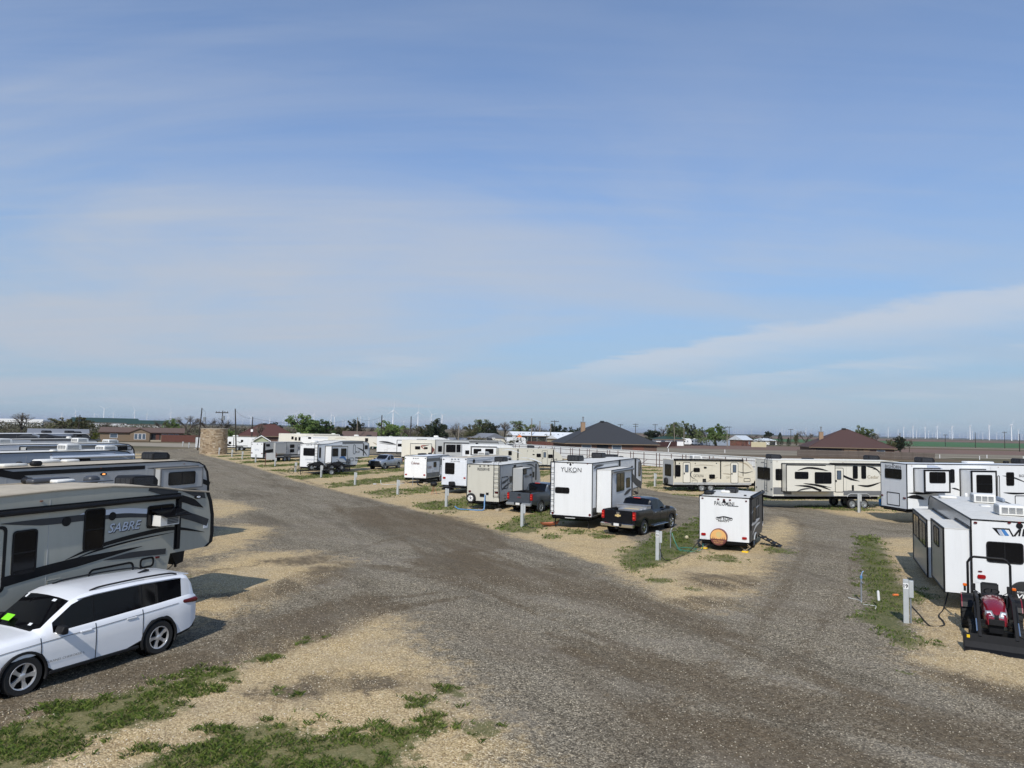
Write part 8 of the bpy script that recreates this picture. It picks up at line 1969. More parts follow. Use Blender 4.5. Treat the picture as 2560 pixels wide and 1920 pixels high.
# ---- orange roadwork sign and far trailers, teal vehicle
sg = thing('road_sign', 'orange diamond roadwork sign in front of the long metal building', 'sign', (2.9, 240, 0), 180)
MB().add([(0.02, -1.1, 3.0), (0.02, 0, 1.9), (0.02, 1.1, 3.0), (0.02, 0, 4.1), (-0.02, -1.1, 3.0), (-0.02, 0, 1.9), (-0.02, 1.1, 3.0), (-0.02, 0, 4.1)], [(0,1,2,3),(7,6,5,4),(0,4,5,1),(1,5,6,2),(2,6,7,3),(3,7,4,0)]).build('panel', 'orange', sg); MB().cyl((-0.05, 0, 0), (-0.05, 0, 2.4), 0.06).build('post', 'steel_grey', sg)
def far_trailer(label, x, y, th, L, h, body='white_gel', kind='tt'):
    make_trailer(dict(name='travel_trailer', label=label, pos=(x, y), th=th, L=L, h=h, b=0.6, kind=kind, w=2.44, body=body, roof='roof_white', cap=body, trim=body, group='far parked trailers'),
      [('win', 'R', (L*0.15, 1.6, L*0.28, 2.2), 0, {}), ('win', 'R', (L*0.45, 1.6, L*0.6, 2.2), 0, {}), ('door', 'R', (L*0.7, 0.75, L*0.78, 2.4), 0, {}), ('win', 'B', (0.6, 1.6, 1.8, 2.3), 0, {}), ('wheels', [L*0.5]), ('ac', 'T', (L*0.4, 0), 0, dict(m='white'))])
far_trailer('small white trailer far behind the long white fifth wheel', -21.5, 186, 60, 6, 2.9); far_trailer('white trailer before the cream gabled house', -1.6, 226, 75, 6.5, 3.2)
far_trailer('cream trailer with orange stripe left of the white one', -7.8, 222, 80, 6, 2.6, 'cream'); far_trailer('white trailer parked under the roadside trees', 74.5, 322, 100, 7, 3.2); far_trailer('grey trailer beside the pale blue fence', 83, 326, 40, 6, 2.9, 'blue_grey')
far_trailer('white camper far behind the black leaning pole', -35.5, 196, 70, 6, 2.8)
c = dict(axles=(-1.4, 1.5), r=0.37, rear=-2.3, front=2.4, wheel='star5', stations=[-2.3, -2.2, -2.0, -1.8, -1.0, -0.3, 0.3, 0.6, 0.9, 1.15, 1.3, 1.7, 2.1, 2.3, 2.4],
  zb=[(-2.3, 0.45), (2.4, 0.42)], belt=[(-2.3, 1.05), (1.2, 1.02), (2.2, 0.9), (2.4, 0.7)], top=[(-2.3, 1.08), (-2.2, 1.2), (-2.0, 1.6), (-1.8, 1.7), (0.3, 1.72), (0.6, 1.62), (1.15, 1.12), (1.3, 1.08), (2.2, 1.0), (2.4, 0.75)], wm=[(-2.3, 0.85), (-2, 0.92), (2, 0.92), (2.4, 0.75)], wb=[(-2.3, 0.8), (-2, 0.87), (2, 0.87), (2.4, 0.7)], wt=[(-2.3, 0.7), (2.4, 0.7)],
  mats=dict(body='teal', side_window='glass_car', windshield='glass_car', rear_window='glass_car', roof='white_gel'))
c['cls'] = lambda x, j, a, b: 'side_window' if j == 5 and -1.8 < x < 1.0 else 'windshield' if j >= 7 and 0.45 < x < 1.15 else 'rear_window' if j >= 7 and x < -1.9 and x > -2.25 else 'roof' if j >= 7 and x < 0.45 else 'body'
tv = thing('van', 'small teal van with white roof far behind the long white fifth wheel', 'van', (-36.8, 184, 0), 95); car_shell(tv, c)
# ---- far signs: white panel, tilted white post, street furniture in the fields
s2 = thing('notice_board', 'pale blank notice board standing by the dirt lane', 'sign', (98.5, 283, 0), 180); MB().box(-0.04, 0.04, -3.0, 3.0, 0.6, 2.6).build('panel', 'siding_cream', s2); MB().box(-0.05, 0.05, -2.6, -2.45, 0, 0.6).box(-0.05, 0.05, 2.45, 2.6, 0, 0.6).build('post', 'fence_pale', s2)
s3 = MB().tube([(57.6, 262, 0), (58.8, 262, 2.2)], 0.13, 6).build('leaning_post', 'white_bright'); tag(s3, 'leaning white post in the lot below the roadside trees', 'post')
MK = ((28.5, 215), (46, 208), (62.5, 208), (104, 193), (118, 196), (125, 190), (137, 205), (141, 196))
for i, (x, y) in enumerate(MK):
    o_ = MB().cyl((x, y, 0), (x, y, 0.9), 0.09, n=8).cyl((x, y, 0.9), (x, y, 1.0), 0.11, 0.04, n=8).build('marker_post', 'white_bright'); tag(o_, 'short white marker post along the dirt track behind the back row, %s from the left' % ('first', 'second', 'third', 'fourth', 'fifth', 'sixth', 'seventh', 'eighth')[i], 'post', 'white marker posts along the dirt track')
# ---- trees
island_mat('leaf_green', [(0.075, 0.134, 0.034), (0.136, 0.21, 0.054), (0.204, 0.267, 0.078), (0.096, 0.153, 0.046)], 0.7, 0.25)
island_mat('leaf_green2', [(0.041, 0.079, 0.024), (0.083, 0.132, 0.042), (0.124, 0.172, 0.06)], 0.7, 0.2)
island_mat('leaf_green3', [(0.083, 0.112, 0.042), (0.15, 0.188, 0.075), (0.21, 0.24, 0.105)], 0.7, 0.25)
island_mat('leaf_olive', [(0.061, 0.074, 0.027), (0.108, 0.121, 0.047), (0.149, 0.135, 0.068), (0.095, 0.081, 0.047)], 0.75, 0.2)
island_mat('leaf_dark', [(0.014, 0.022, 0.012), (0.026, 0.038, 0.018), (0.04, 0.05, 0.025)], 0.8, 0.1)
island_mat('leaf_yellow', [(0.10, 0.12, 0.02), (0.17, 0.18, 0.03)], 0.7, 0.2)
island_mat('twig', [(0.075, 0.062, 0.05), (0.13, 0.108, 0.088), (0.18, 0.15, 0.12), (0.10, 0.11, 0.06)], 0.9)
mat('bark', (0.06, 0.048, 0.038, 1), 0.95, var=0.3, scale=4)
def tree_meshes(kind, seed):
    """unit tree: height 1, crown about 1 wide; returns wood mesh and crown mesh"""
    r = random.Random(seed); wood = MB(); tips = []
    def grow(p, d, L, rad, lev):
        q = p+d*L; mid = p+d*L*0.5+Vector((r.uniform(-1, 1), r.uniform(-1, 1), 0))*L*0.06
        wood.tube([p, mid, q], [rad, rad*0.85, rad*0.68], 5 if lev < 2 else 3, False)
        if lev >= (4 if kind == 'bare' else 3): tips.append((q, d)); return
        for k in range(r.choice((2, 3, 3)) if lev else r.choice((3, 4))):
            a = r.uniform(0, 2*pi); sp = r.uniform(0.45, 0.95); nd = (d+Vector((cos(a), sin(a), r.uniform(-0.15, 0.45)))*sp).normalized()
            grow(p+(q-p)*r.uniform(0.65, 1.0), nd, L*r.uniform(0.62, 0.82), rad*0.62, lev+1)
        tips.append((q, d))
    if kind != 'conifer': grow(Vector((0, 0, 0)), Vector((r.uniform(-0.1, 0.1), r.uniform(-0.1, 0.1), 1)).normalized(), 0.30, 0.032, 0)
    else: wood.cyl((0, 0, 0), (0, 0, 0.9), 0.03, 0.006, 6)
    V = np.array(wood.v); 
    if kind != 'conifer':
        sx = 0.5/max(np.abs(V[:, :2]).max(), 0.1); sz = 0.94/V[:, 2].max(); wood.v = [(a*sx, b*sx, c*sz) for a, b, c in wood.v]; tips = [(Vector((p.x*sx, p.y*sx, p.z*sz)), d) for p, d in tips]
    cr = MB()
    def leaf(p, s):
        a = Vector((r.gauss(0, 1), r.gauss(0, 1), r.gauss(0, 0.7))).normalized(); b = a.orthogonal().normalized(); b = (b*cos(1.3)+a.cross(b)*sin(r.uniform(0, 6))).normalized()
        cr.add([p-a*s, p+b*s*0.6, p+a*s, p-b*s*0.6], [(0, 1, 2, 3)])
    if kind == 'bare':
        for p, d in tips:
            for k in range(9):
                q = p; dd = (d+Vector((r.uniform(-1, 1), r.uniform(-1, 1), r.uniform(-0.5, 0.8)))).normalized()
                for s_ in range(2):
                    e = q+dd*r.uniform(0.03, 0.075); sd = dd.orthogonal().normalized()*0.0036; cr.add([q-sd, q+sd, e], [(0, 1, 2)]); q = e; dd = (dd+Vector((r.uniform(-1, 1), r.uniform(-1, 1), r.uniform(-0.4, 0.5)))*0.5).normalized()
    elif kind == 'conifer':
        for k in range(2600):
            z = r.random()**0.8; w_ = 0.5*(1-z)**0.6*min(1, z*8+0.25)*(0.8+0.2*sin(z*40+r.random())); a = r.uniform(0, 2*pi); q = w_*sqrt(r.uniform(0.3, 1)); leaf(Vector((q*cos(a), q*sin(a), 0.03+z*0.97)), 0.022)
    else:
        dens = {'green': 46, 'green2': 60, 'green3': 44, 'olive': 44, 'dark': 66, 'yellow': 50}[kind]; nc = {'green': 60, 'green2': 60, 'green3': 52, 'olive': 56, 'dark': 64, 'yellow': 40}[kind]
        cl_ = []
        for k in range(nc):                                  # clumps through the crown's volume, uneven outline
            u = Vector((r.gauss(0, 1), r.gauss(0, 1), r.gauss(0, 1))).normalized()*r.random()**0.45
            bulge = 1+0.22*sin(3*atan2(u.y, u.x)+seed)+0.15*sin(5*u.z+seed)
            cl_.append((Vector((u.x*0.42*bulge, u.y*0.42*bulge, 0.50+u.z*0.40*bulge)), r.uniform(0.07, 0.13)))
        cl_ += [(p, r.uniform(0.05, 0.10)) for p, d in tips if r.random() < 0.5]
        for c_, rr_ in cl_:
            for k in range(dens):
                u = Vector((r.gauss(0, 1), r.gauss(0, 1), r.gauss(0, 1))).normalized()*rr_*r.uniform(0.4, 1.0)**0.6; u.z *= 0.8; q = c_+u
                if q.z < 0.05: continue
                leaf(q, r.uniform(0.018, 0.036))
    lm = {'bare': 'twig', 'conifer': 'leaf_dark', 'green': 'leaf_green', 'green2': 'leaf_green2', 'green3': 'leaf_green3', 'olive': 'leaf_olive', 'dark': 'leaf_dark', 'yellow': 'leaf_yellow'}[kind]
    return wood.mesh('trunk', 'bark', 60), cr.mesh('crown', lm)
TM = {}
rt = random.Random(11)
for i, (x, y, h, w, kind, lab) in enumerate(TREES):
    key = (kind, i % 3)
    if key not in TM: TM[key] = tree_meshes(kind, 100+hash(kind) % 1 + len(kind)*7 + (i % 3)*31)
    t = thing('tree' if h > 2.2 and 'bush' not in lab and 'shrub' not in lab else 'shrub', lab, 'tree' if h > 2.2 and 'bush' not in lab and 'shrub' not in lab else 'shrub', (x, y, 0), rt.uniform(0, 360), 'trees behind the trailer park')
    k_ = 1.12 if kind in ('bare', 'conifer') else 1.38; s = (w*k_, w*k_, h*(1.0 if kind in ('bare', 'conifer') else 1.05)); 
    for me, nm in zip(TM[key], ('trunk', 'crown')): o_ = link(nm, me, t); o_.scale = s
# scrub that reads as one mass, along the left skyline and between the houses
mb = MB(); rs = random.Random(21)
def scrub(x0, x1, y0, y1, n, h0, h1):
    for k in range(n):
        x, y = rs.uniform(x0, x1), rs.uniform(y0, y1); w_ = rs.uniform(1.2, 3.2); h_ = rs.uniform(h0, h1)
        for j in range(26):
            p = Vector((x+rs.gauss(0, w_*0.4), y+rs.gauss(0, w_*0.4), h_*rs.random()**0.7)); a = Vector((rs.gauss(0, 1), rs.gauss(0, 1), rs.gauss(0, 1))).normalized()*rs.uniform(0.18, 0.50); b = a.orthogonal().normalized()*rs.uniform(0.07, 0.2)
            mb.add([p-a, p+b, p+a, p-b], [(0, 1, 2, 3)])
scrub(-280, -62, 226, 300, 1100, 2.2, 5.0); scrub(-420, -150, 300, 430, 700, 2.5, 5.5); scrub(-220, -170, 200, 300, 90, 1.5, 4.0); scrub(-70, 20, 246, 300, 420, 2.0, 4.6); scrub(20, 130, 345, 420, 320, 2.0, 4.5); scrub(-64, 5, 208, 245, 120, 1.5, 3.5); scrub(110, 260, 430, 520, 120, 1.5, 3.5); scrub(-60, 0, 205, 235, 40, 1.0, 2.6)
island_mat('scrub_leaf', [(0.045, 0.04, 0.03), (0.085, 0.075, 0.055), (0.07, 0.08, 0.035), (0.12, 0.105, 0.08), (0.04, 0.05, 0.025)], 0.9)
o_ = mb.build('scrub', 'scrub_leaf', None, None, 'stuff'); o_['label'] = 'grey brown mesquite scrub along the skyline behind the trailers'; o_['category'] = 'scrub'
# low wooded rises on the horizon
mat('far_wood', (0.045, 0.055, 0.045, 1), 0.95, var=0.3, scale=0.004)
vs, fs = [], []; rs = random.Random(4); k = 0
for (x0, x1, yy, hb) in ((-9000, 1200, 7600, 13), (-5200, -400, 3600, 7), (1000, 9500, 8800, 12), (-200, 2200, 4600, 7), (1800, 6000, 4300, 5)):
    n = 90; base = len(vs)
    for i in range(n+1):
        x = x0+(x1-x0)*i/n; hh = hb*(0.55+0.45*sin(i*0.11+yy)+rs.uniform(-0.12, 0.12))*min(1, i/6, (n-i)/6); vs += [(x, yy, -1), (x, yy+60, max(hh, 0.3)), (x, yy+700, -1)]
    fs += [(base+3*i+e, base+3*i+3+e, base+3*i+4+e, base+3*i+1+e) for i in range(n) for e in (0, 1)]
MB().add(vs, fs).build('hills', 'far_wood', None, None, 'structure')
# ---- poles
for x, y, h, lean, kind, lab in POLES:
    t = thing('street_lamp' if kind == 'lamp' else 'utility_pole', lab, 'lamp' if kind == 'lamp' else 'pole', (x, y, 0), 0, 'poles behind the trailer park')
    m = 'pole_pale' if kind in ('pale', 'lamp') else 'pole_wood'; r0 = 0.16 if y < 230 else 0.2
    # local x is north (+Y), local y is west
    MB().cyl((0, 0, 0), (0, -lean, h), r0, r0*0.7, n=8).build('pole', m, t)
    if kind in ('cross', 'cross2'):
        mb = MB().box(-0.1, 0.1, -1.5, 1.5, h-0.55, h-0.35)
        if kind == 'cross2': mb.box(-0.1, 0.1, -1.4, 1.4, h-1.7, h-1.5)
        for q in (-1.35, -0.7, 0.7, 1.35): mb.cyl((0, q, h-0.35), (0, q, h-0.1), 0.07, n=6)
        mb.build('crossarm', 'pole_wood', t)
    if 'transformer' in lab: MB().cyl((0, -0.45, h-2.2), (0, -0.45, h-1.2), 0.28, n=10).build('transformer', 'steel_grey', t)
    if 'white box' in lab: MB().box(-0.3, -0.1, -0.35, 0.15, h*0.52, h*0.52+0.6).build('meter_box', 'white_bright', t)
    if 'left of it' in lab:
        MB().cyl((0.0, -lean*0.8-0.75, h-2.9), (0, -lean*0.8-0.75, h-1.9), 0.30, n=10).build('transformer', 'steel_grey', t); MB().tube([(0, -lean, h-0.1), (0, -lean-0.8, h-0.9), (0, -lean-0.75, h-1.9)], 0.03, 4).build('bracket', 'steel_grey', t)
    if kind == 'lamp': MB().tube([(0, 0, h-0.1), (0, 0.9, h+0.25), (0, 1.7, h+0.25)], 0.07, 5).box(-0.12, 0.12, 1.5, 2.2, h+0.18, h+0.32).build('lamp_arm', 'galvanised', t)
P_ = {lab: (x, y, h, lean) for x, y, h, lean, k_, lab in POLES}
def wire(a, b, sag, label):
    a, b = Vector(a), Vector(b); pts = [a+(b-a)*t-Vector((0, 0, sag*4*t*(1-t))) for t in np.linspace(0, 1, 14)]
    o_ = MB().tube(pts, 0.022, 3).build('power_line', 'black_trim'); tag(o_, label, 'cable')
T1 = [q for q in POLES if 'left of it' in q[5]][0]; T2 = [q for q in POLES if 'right of the stone tower' in q[5] and 'tall' in q[5]][0]; T3 = [q for q in POLES if 'white box' in q[5]][0]; T4 = [q for q in POLES if 'pale wooden' in q[5]][0]; T5 = [q for q in POLES if 'broad green' in q[5]][0]
tp = lambda q: (q[0]+q[3]*1.0, q[1], q[2]-0.3)
wire(tp(T2), tp(T3), 0.6, 'thin power line from the right leaning pole to the white box pole'); wire(tp(T3), tp(T4), 1.6, 'thin power line between the white box pole and the pale wooden pole'); wire(tp(T4), tp(T5), 0.8, 'thin power line from the pale pole to the black pole by the green tree')
# ---- wind turbines
def turbine_meshes():
    tw_ = MB().lathe([(2.9, 0), (2.5, 30), (1.9, 78)], 10).mesh('tower', 'turbine_white', 60)
    na = MB().box(-4.5, 4.0, -1.8, 1.8, 77.8, 81.6, c=0.6).mesh('nacelle', 'turbine_white')
    hb = MB().lathe([(0.1, 2.2), (1.3, 1.6), (1.9, 0.3), (1.9, -1.0)], 10, Matrix.Translation((5.0, 0, 80)) @ Matrix.Rotation(pi/2, 4, 'Y')).mesh('hub', 'turbine_white', 60)
    bl = MB(); sec = [(1.0, 1.3, 0.9), (6, 2.6, 0.7), (16, 1.9, 0.45), (30, 1.1, 0.25), (39, 0.3, 0.1)]
    vs = sum([[(0.5*th, -c_*0.35, z), (0, -c_*0.9*0 + c_*0.65, z), (-0.5*th, -c_*0.35, z)] for z, c_, th in sec], [])
    bl.add(vs, [(i*3+k, i*3+(k+1) % 3, i*3+3+(k+1) % 3, i*3+3+k) for i in range(4) for k in range(3)]+[(0, 1, 2), (12, 13, 14)])
    return tw_, na, hb, bl.mesh('blade', 'turbine_white', 40)
TB = turbine_meshes(); rb = random.Random(8)
near = sorted(range(len(TURBINES)), key=lambda i: TURBINES[i][1])[:48]; order = [i for i in range(len(TURBINES)) if i in near]
ordn = lambda n: '%d%s' % (n, 'th' if 10 < n % 100 < 14 else {1: 'st', 2: 'nd', 3: 'rd'}.get(n % 10, 'th'))
far_k = 0
for i, (x, y) in enumerate(TURBINES):
    if i in near:
        k = order.index(i)+1
        lab = 'white wind turbine on the horizon, %s of the larger ones from the left' % ordn(k)
        grp = 'larger wind turbines on the horizon'
    else: far_k = far_k+1; lab = 'tiny pale wind turbine in the hazy distance, %s of the tiny ones from the left' % ordn(far_k); grp = 'tiny far wind turbines'
    t = thing('wind_turbine', lab, 'wind turbine', (x, y, 0), 140+rb.uniform(-6, 6), grp)
    for me, nm in zip(TB[:3], ('tower', 'nacelle', 'hub')): link(nm, me, t)
    a0 = rb.uniform(0, 120)
    for k in range(3):
        b_ = link('blade', TB[3], t); b_.location = (5.4, 0, 80); b_.rotation_euler = (radians(a0+120*k), 0, 0)
# ------------------------------------------------------------------ posts, hoses and small things on the sites
def pedestal(label, x, y, h=1.3, num=None, head=200, kind='wood', cord=None):
    t = thing('hookup_post', label, 'post', (x, y, 0), head, 'electric hookup posts at the sites')
    MB().box(-0.075, 0.075, -0.075, 0.075, 0, h, c=0.012).build('post', 'post_paint', t)
    bx_ = MB().box(-0.09, 0.06, 0.078, 0.20, h*0.60, h*0.98, c=0.012).build('outlet_box', 'post_paint', t)
    MB().box(-0.10, -0.088, 0.09, 0.19, h*0.66, h*0.92).build('cover', 'steel_grey', bx_)
    MB().cyl((-0.092, 0.14, h*0.86), (-0.13, 0.14, h*0.86), 0.055, n=12).build('meter', 'galvanised', bx_)
    MB().cyl((0, 0.12, 0), (0, 0.12, h*0.60), 0.022, n=8).build('conduit', 'galvanised', t)
    if num:
        pl = Plane((0.0755, 0, h*0.86), (0, 1, 0), (0, 0, 1)); mb = MB(); slab(mb, pl, [(-0.07, -0.08), (0.07, -0.08), (0.07, 0.08), (-0.07, 0.08)], 0, 0.004); pn = mb.build('number_plate', 'white_bright', t)
        text_on('number', pn, pl, 0, 0, num, 0.115, 'black_trim', 0.006, height=0.115, bold=0.03)
    return t
def face(x, y): return math.degrees(atan2(-x, -y))
PED = [(11.8, 21.4, 1.30, '19', 'grey hookup post numbered 19 beside the red tractor'), (6.4, 31.0, 1.28, '55', 'grey hookup post numbered 55 between the PALOMINI trailer and the gravel road'), (0.7, 40.7, 1.3, None, 'grey hookup post with meter in front of the YUKON trailer'), (-4.5, 50.5, 1.3, None, 'grey hookup post left of the RESERVE trailer'), (-9.2, 58.5, 1.25, None, 'grey hookup post in front of the small ribbed trailer'), (-14.6, 67.2, 1.25, None, 'grey hookup post in the grass before the silver pickup'), (-20.4, 77.0, 1.3, None, 'grey hookup post right of the loaded utility trailer'), (-25.5, 84.7, 1.2, None, 'grey hookup post left of the loaded utility trailer'), (-31.6, 95.8, 1.2, None, 'grey hookup post before the black striped trailer'), (-37.6, 105.2, 1.2, None, 'grey hookup post at the white rear of the black striped trailer'), (-43.0, 114.3, 1.25, None, 'grey hookup post third right of the stone tower'), (-47.4, 121.3, 1.25, None, 'grey hookup post second right of the stone tower'), (-53.0, 129.6, 1.3, None, 'grey hookup post right against the stone tower'), (-68.8, 155.6, 1.2, None, 'grey hookup post first left of the stone tower'), (-73.9, 163.6, 1.2, None, 'grey hookup post second left of the stone tower'), (-79.6, 172.9, 1.2, None, 'grey hookup post third left of the stone tower'), (14.8, 73.2, 1.35, None, 'pale hookup pedestal left of the CATALINA trailer'), (23.1, 69.6, 1.2, None, 'pale hookup pedestal at the nose of the CATALINA trailer'), (25.3, 51.9, 1.35, None, 'pale hookup pedestal left of the BIGHORN trailer')]
for x, y, h, num, lab in PED: pedestal(lab, x, y, h, num, face(x, y))
zg = 0.045
def hose(label, pts, r, m, cat='hose'):
    o_ = curve_tube(pts, r, 6, 6).build('hose' if cat == 'hose' else 'cable', m); tag(o_, label, cat); return o_
hose('thick black power cord looping from post 19 to the VIBE trailer', [(11.95, 21.45, 0.55), (12.05, 21.2, 0.35), (12.3, 21.05, zg), (12.75, 21.15, zg), (13.0, 21.6, zg+0.02), (13.3, 22.3, zg), (14.0, 23.2, zg), (14.8, 24.2, 0.5)], 0.022, 'black_rubber', 'cable')
hose('black power cord drooping from the post before the YUKON trailer', [(0.85, 40.65, 0.5), (0.95, 40.4, 0.2), (1.3, 40.3, zg), (2.0, 40.8, zg), (2.6, 41.8, zg)], 0.02, 'black_rubber', 'cable')
hose('black cord hanging from post 55', [(6.52, 30.95, 0.5), (6.6, 30.8, 0.15), (6.9, 30.9, zg), (7.6, 31.9, zg), (8.4, 33.4, zg), (9.1, 34.2, 0.45)], 0.018, 'black_rubber', 'cable')
hose('green water hose looping in the grass left of the PALOMINI trailer', [(7.75, 34.2, 0.75), (7.85, 33.9, 0.35), (8.0, 33.5, zg), (8.5, 33.6, zg), (8.9, 34.1, zg), (8.4, 34.4, zg), (8.0, 34.0, zg), (8.5, 33.3, zg), (9.1, 33.9, zg+0.03), (9.3, 34.4, 0.4)], 0.018, 'hose_green')
hose('blue sewer hose lying before the RESERVE trailer', [(-1.7, 48.9, 1.05), (-1.72, 48.7, 0.6), (-1.75, 48.5, 0.10), (-2.1, 48.3, zg+0.02), (-2.9, 48.5, zg+0.02), (-3.5, 48.9, zg+0.02), (-3.75, 49.2, 0.2)], 0.045, 'hose_blue')
hose('black sewer hose hanging from the small ribbed trailer', [(-9.1, 70.2, 0.6), (-9.05, 69.6, 0.5), (-8.9, 68.8, 0.15), (-8.4, 68.0, zg)], 0.05, 'black_rubber')
hose('white water hose in the grass left of post 19', [(11.55, 24.5, zg), (11.75, 24.1, zg), (11.6, 23.6, zg), (11.85, 23.3, zg+0.02), (11.7, 23.0, zg)], 0.012, 'hose_white')
hose('pale hose curled in the grass before the silver pickup', [(-12.6, 69.5, 0.4), (-12.4, 69.0, zg), (-11.8, 68.8, zg), (-11.0, 69.4, zg), (-10.4, 70.2, zg)], 0.025, 'hose_white')
def standpipe(label, x, y, h, top='hose_blue'):
    t = thing('water_tap', label, 'tap', (x, y, 0), 0); MB().cyl((0, 0, 0), (0, 0, h), 0.025, n=8).build('pipe', 'galvanised', t); MB().cyl((0, 0, h-0.06), (0, 0, h+0.03), 0.04, n=8).tube([(0, 0, h+0.02), (0.03, -0.06, h+0.16), (0.02, -0.10, h+0.17)], 0.016, 5).build('valve', top, t); MB().cyl((0, 0, h-0.15), (-0.12, 0, h-0.19), 0.022, n=6).build('spout', 'galvanised', t)
standpipe('galvanised water tap with blue handle left of post 19', 11.75, 24.0, 0.85); standpipe('grey water tap in the grass left of the PALOMINI trailer', 7.7, 34.25, 0.8, 'galvanised'); standpipe('thin water tap before the small ribbed trailer', -9.3, 68.3, 0.75, 'galvanised')
ft = MB().cyl((12.02, 23.4, 0.22), (12.0, 23.4, 0.50), 0.04, n=10).cyl((12.0, 23.4, 0.50), (12.0, 23.4, 0.53), 0.025, n=8).build('water_filter', 'white_bright'); tag(ft, 'white water filter cylinder beside post 19', 'filter')
sw_ = MB().tube([(12.6, 23.6, 0.36), (12.78, 23.65, 0.35)], 0.035, 8).build('sewer_fitting', 'orange'); tag(sw_, 'orange sewer fitting right of post 19', 'fitting')
# support under sewer hose / red tripod by the corrugated trailer
tp_ = thing('grill_stand', 'covered grill on a rusty tripod beside the corrugated trailer', 'grill', (-6.35, 59.6, 0), 0)
me = MB().lathe([(0.02, 0.68), (0.22, 0.72), (0.30, 0.85), (0.28, 0.98), (0.15, 1.06), (0.01, 1.08)], 14).mesh('covered_bowl', 'black_plastic', 60); link('covered_bowl', me, tp_)
mb = MB()
for a in (0.3, 2.4, 4.5): mb.tube([(0.05*cos(a), 0.05*sin(a), 0.70), (0.28*cos(a), 0.28*sin(a), 0.01)], 0.016, 5)
mb.build('tripod', 'kayak', tp_)
ky = thing('kayak', 'small orange kayak under the left rear corner of the YUKON trailer', 'kayak', (2.3, 41.1, 0.03), 60)
mb = MB(); n = 12; ring = []
for x, w_, z0, z1 in ((-0.62, 0.02, 0.22, 0.28), (-0.45, 0.16, 0.09, 0.24), (0, 0.24, 0.04, 0.21), (0.45, 0.17, 0.08, 0.24), (0.66, 0.02, 0.24, 0.30)):
    ring += [(x, -w_, z1), (x, -w_*0.6, z0+0.03), (x, 0, z0), (x, w_*0.6, z0+0.03), (x, w_, z1), (x, w_*0.5, z1-0.05), (x, 0, z1-0.07), (x, -w_*0.5, z1-0.05)]
mb.add(ring, [(i*8+k, i*8+(k+1) % 8, i*8+8+(k+1) % 8, i*8+8+k) for i in range(4) for k in range(8)]); mb.build('hull', 'kayak', ky, 60)
ts = MB().lathe([(0.05, 0.0), (0.28, 0.03), (0.40, 0.42), (0.37, 0.42), (0.26, 0.06), (0.02, 0.05)], 14, Matrix.Translation((29.7, 57.0, 0.05)) @ Matrix.Rotation(0.5, 4, 'X')).build('tub', 'tarp_blue'); tag(ts, 'bright blue tub on the ground behind the BIGHORN trailer', 'tub')
bl_ = MB().lathe([(0.01, -0.1), (0.08, -0.06), (0.1, 0.0), (0.08, 0.06), (0.01, 0.1)], 12, Matrix.Translation((9.2, 37.2, 0.13))).build('ball', 'siding_cream'); tag(bl_, 'small pale ball in the grass left of the PALOMINI trailer', 'ball')
nb = thing('bulletin_frame', 'grey framed board on two thin legs left of the striped trailer', 'board', (-32.6, 97.0, 0), face(-32.6, 97)); MB().box(-0.03, 0.03, -0.6, 0.6, 0.85, 1.75).build('board', 'grey_gel', nb); MB().box(-0.05, 0.05, -0.72, -0.62, 0, 1.8).box(-0.05, 0.05, 0.62, 0.72, 0, 1.8).build('leg', 'fence_wood', nb)
for (x, y), lab in (((-0.75, 48.2), 'wooden block behind the right rear of the RESERVE trailer'), ((-10.6, 70.5), 'pale concrete block under the left of the small ribbed trailer'), ((-8.3, 70.2), 'pale concrete block under the right of the small ribbed trailer')):
    o_ = MB().box(-0.25, 0.25, -0.12, 0.12, 0.04, 0.20, c=0.01).build('concrete_block', 'decal_tan'); o_.location = (x, y, 0); o_.rotation_euler = (0, 0, radians(66)); tag(o_, lab, 'block')
for (x, y), lab in (((-12.9, 68.2), 'white bucket lid in the grass before the silver pickup'),):
    o_ = MB().lathe([(0.01, 0.05), (0.14, 0.05), (0.16, 0.10), (0.15, 0.12), (0.01, 0.13)], 12, Matrix.Translation((x, y, 0.02))).build('bucket_lid', 'white_bright'); tag(o_, lab, 'lid')
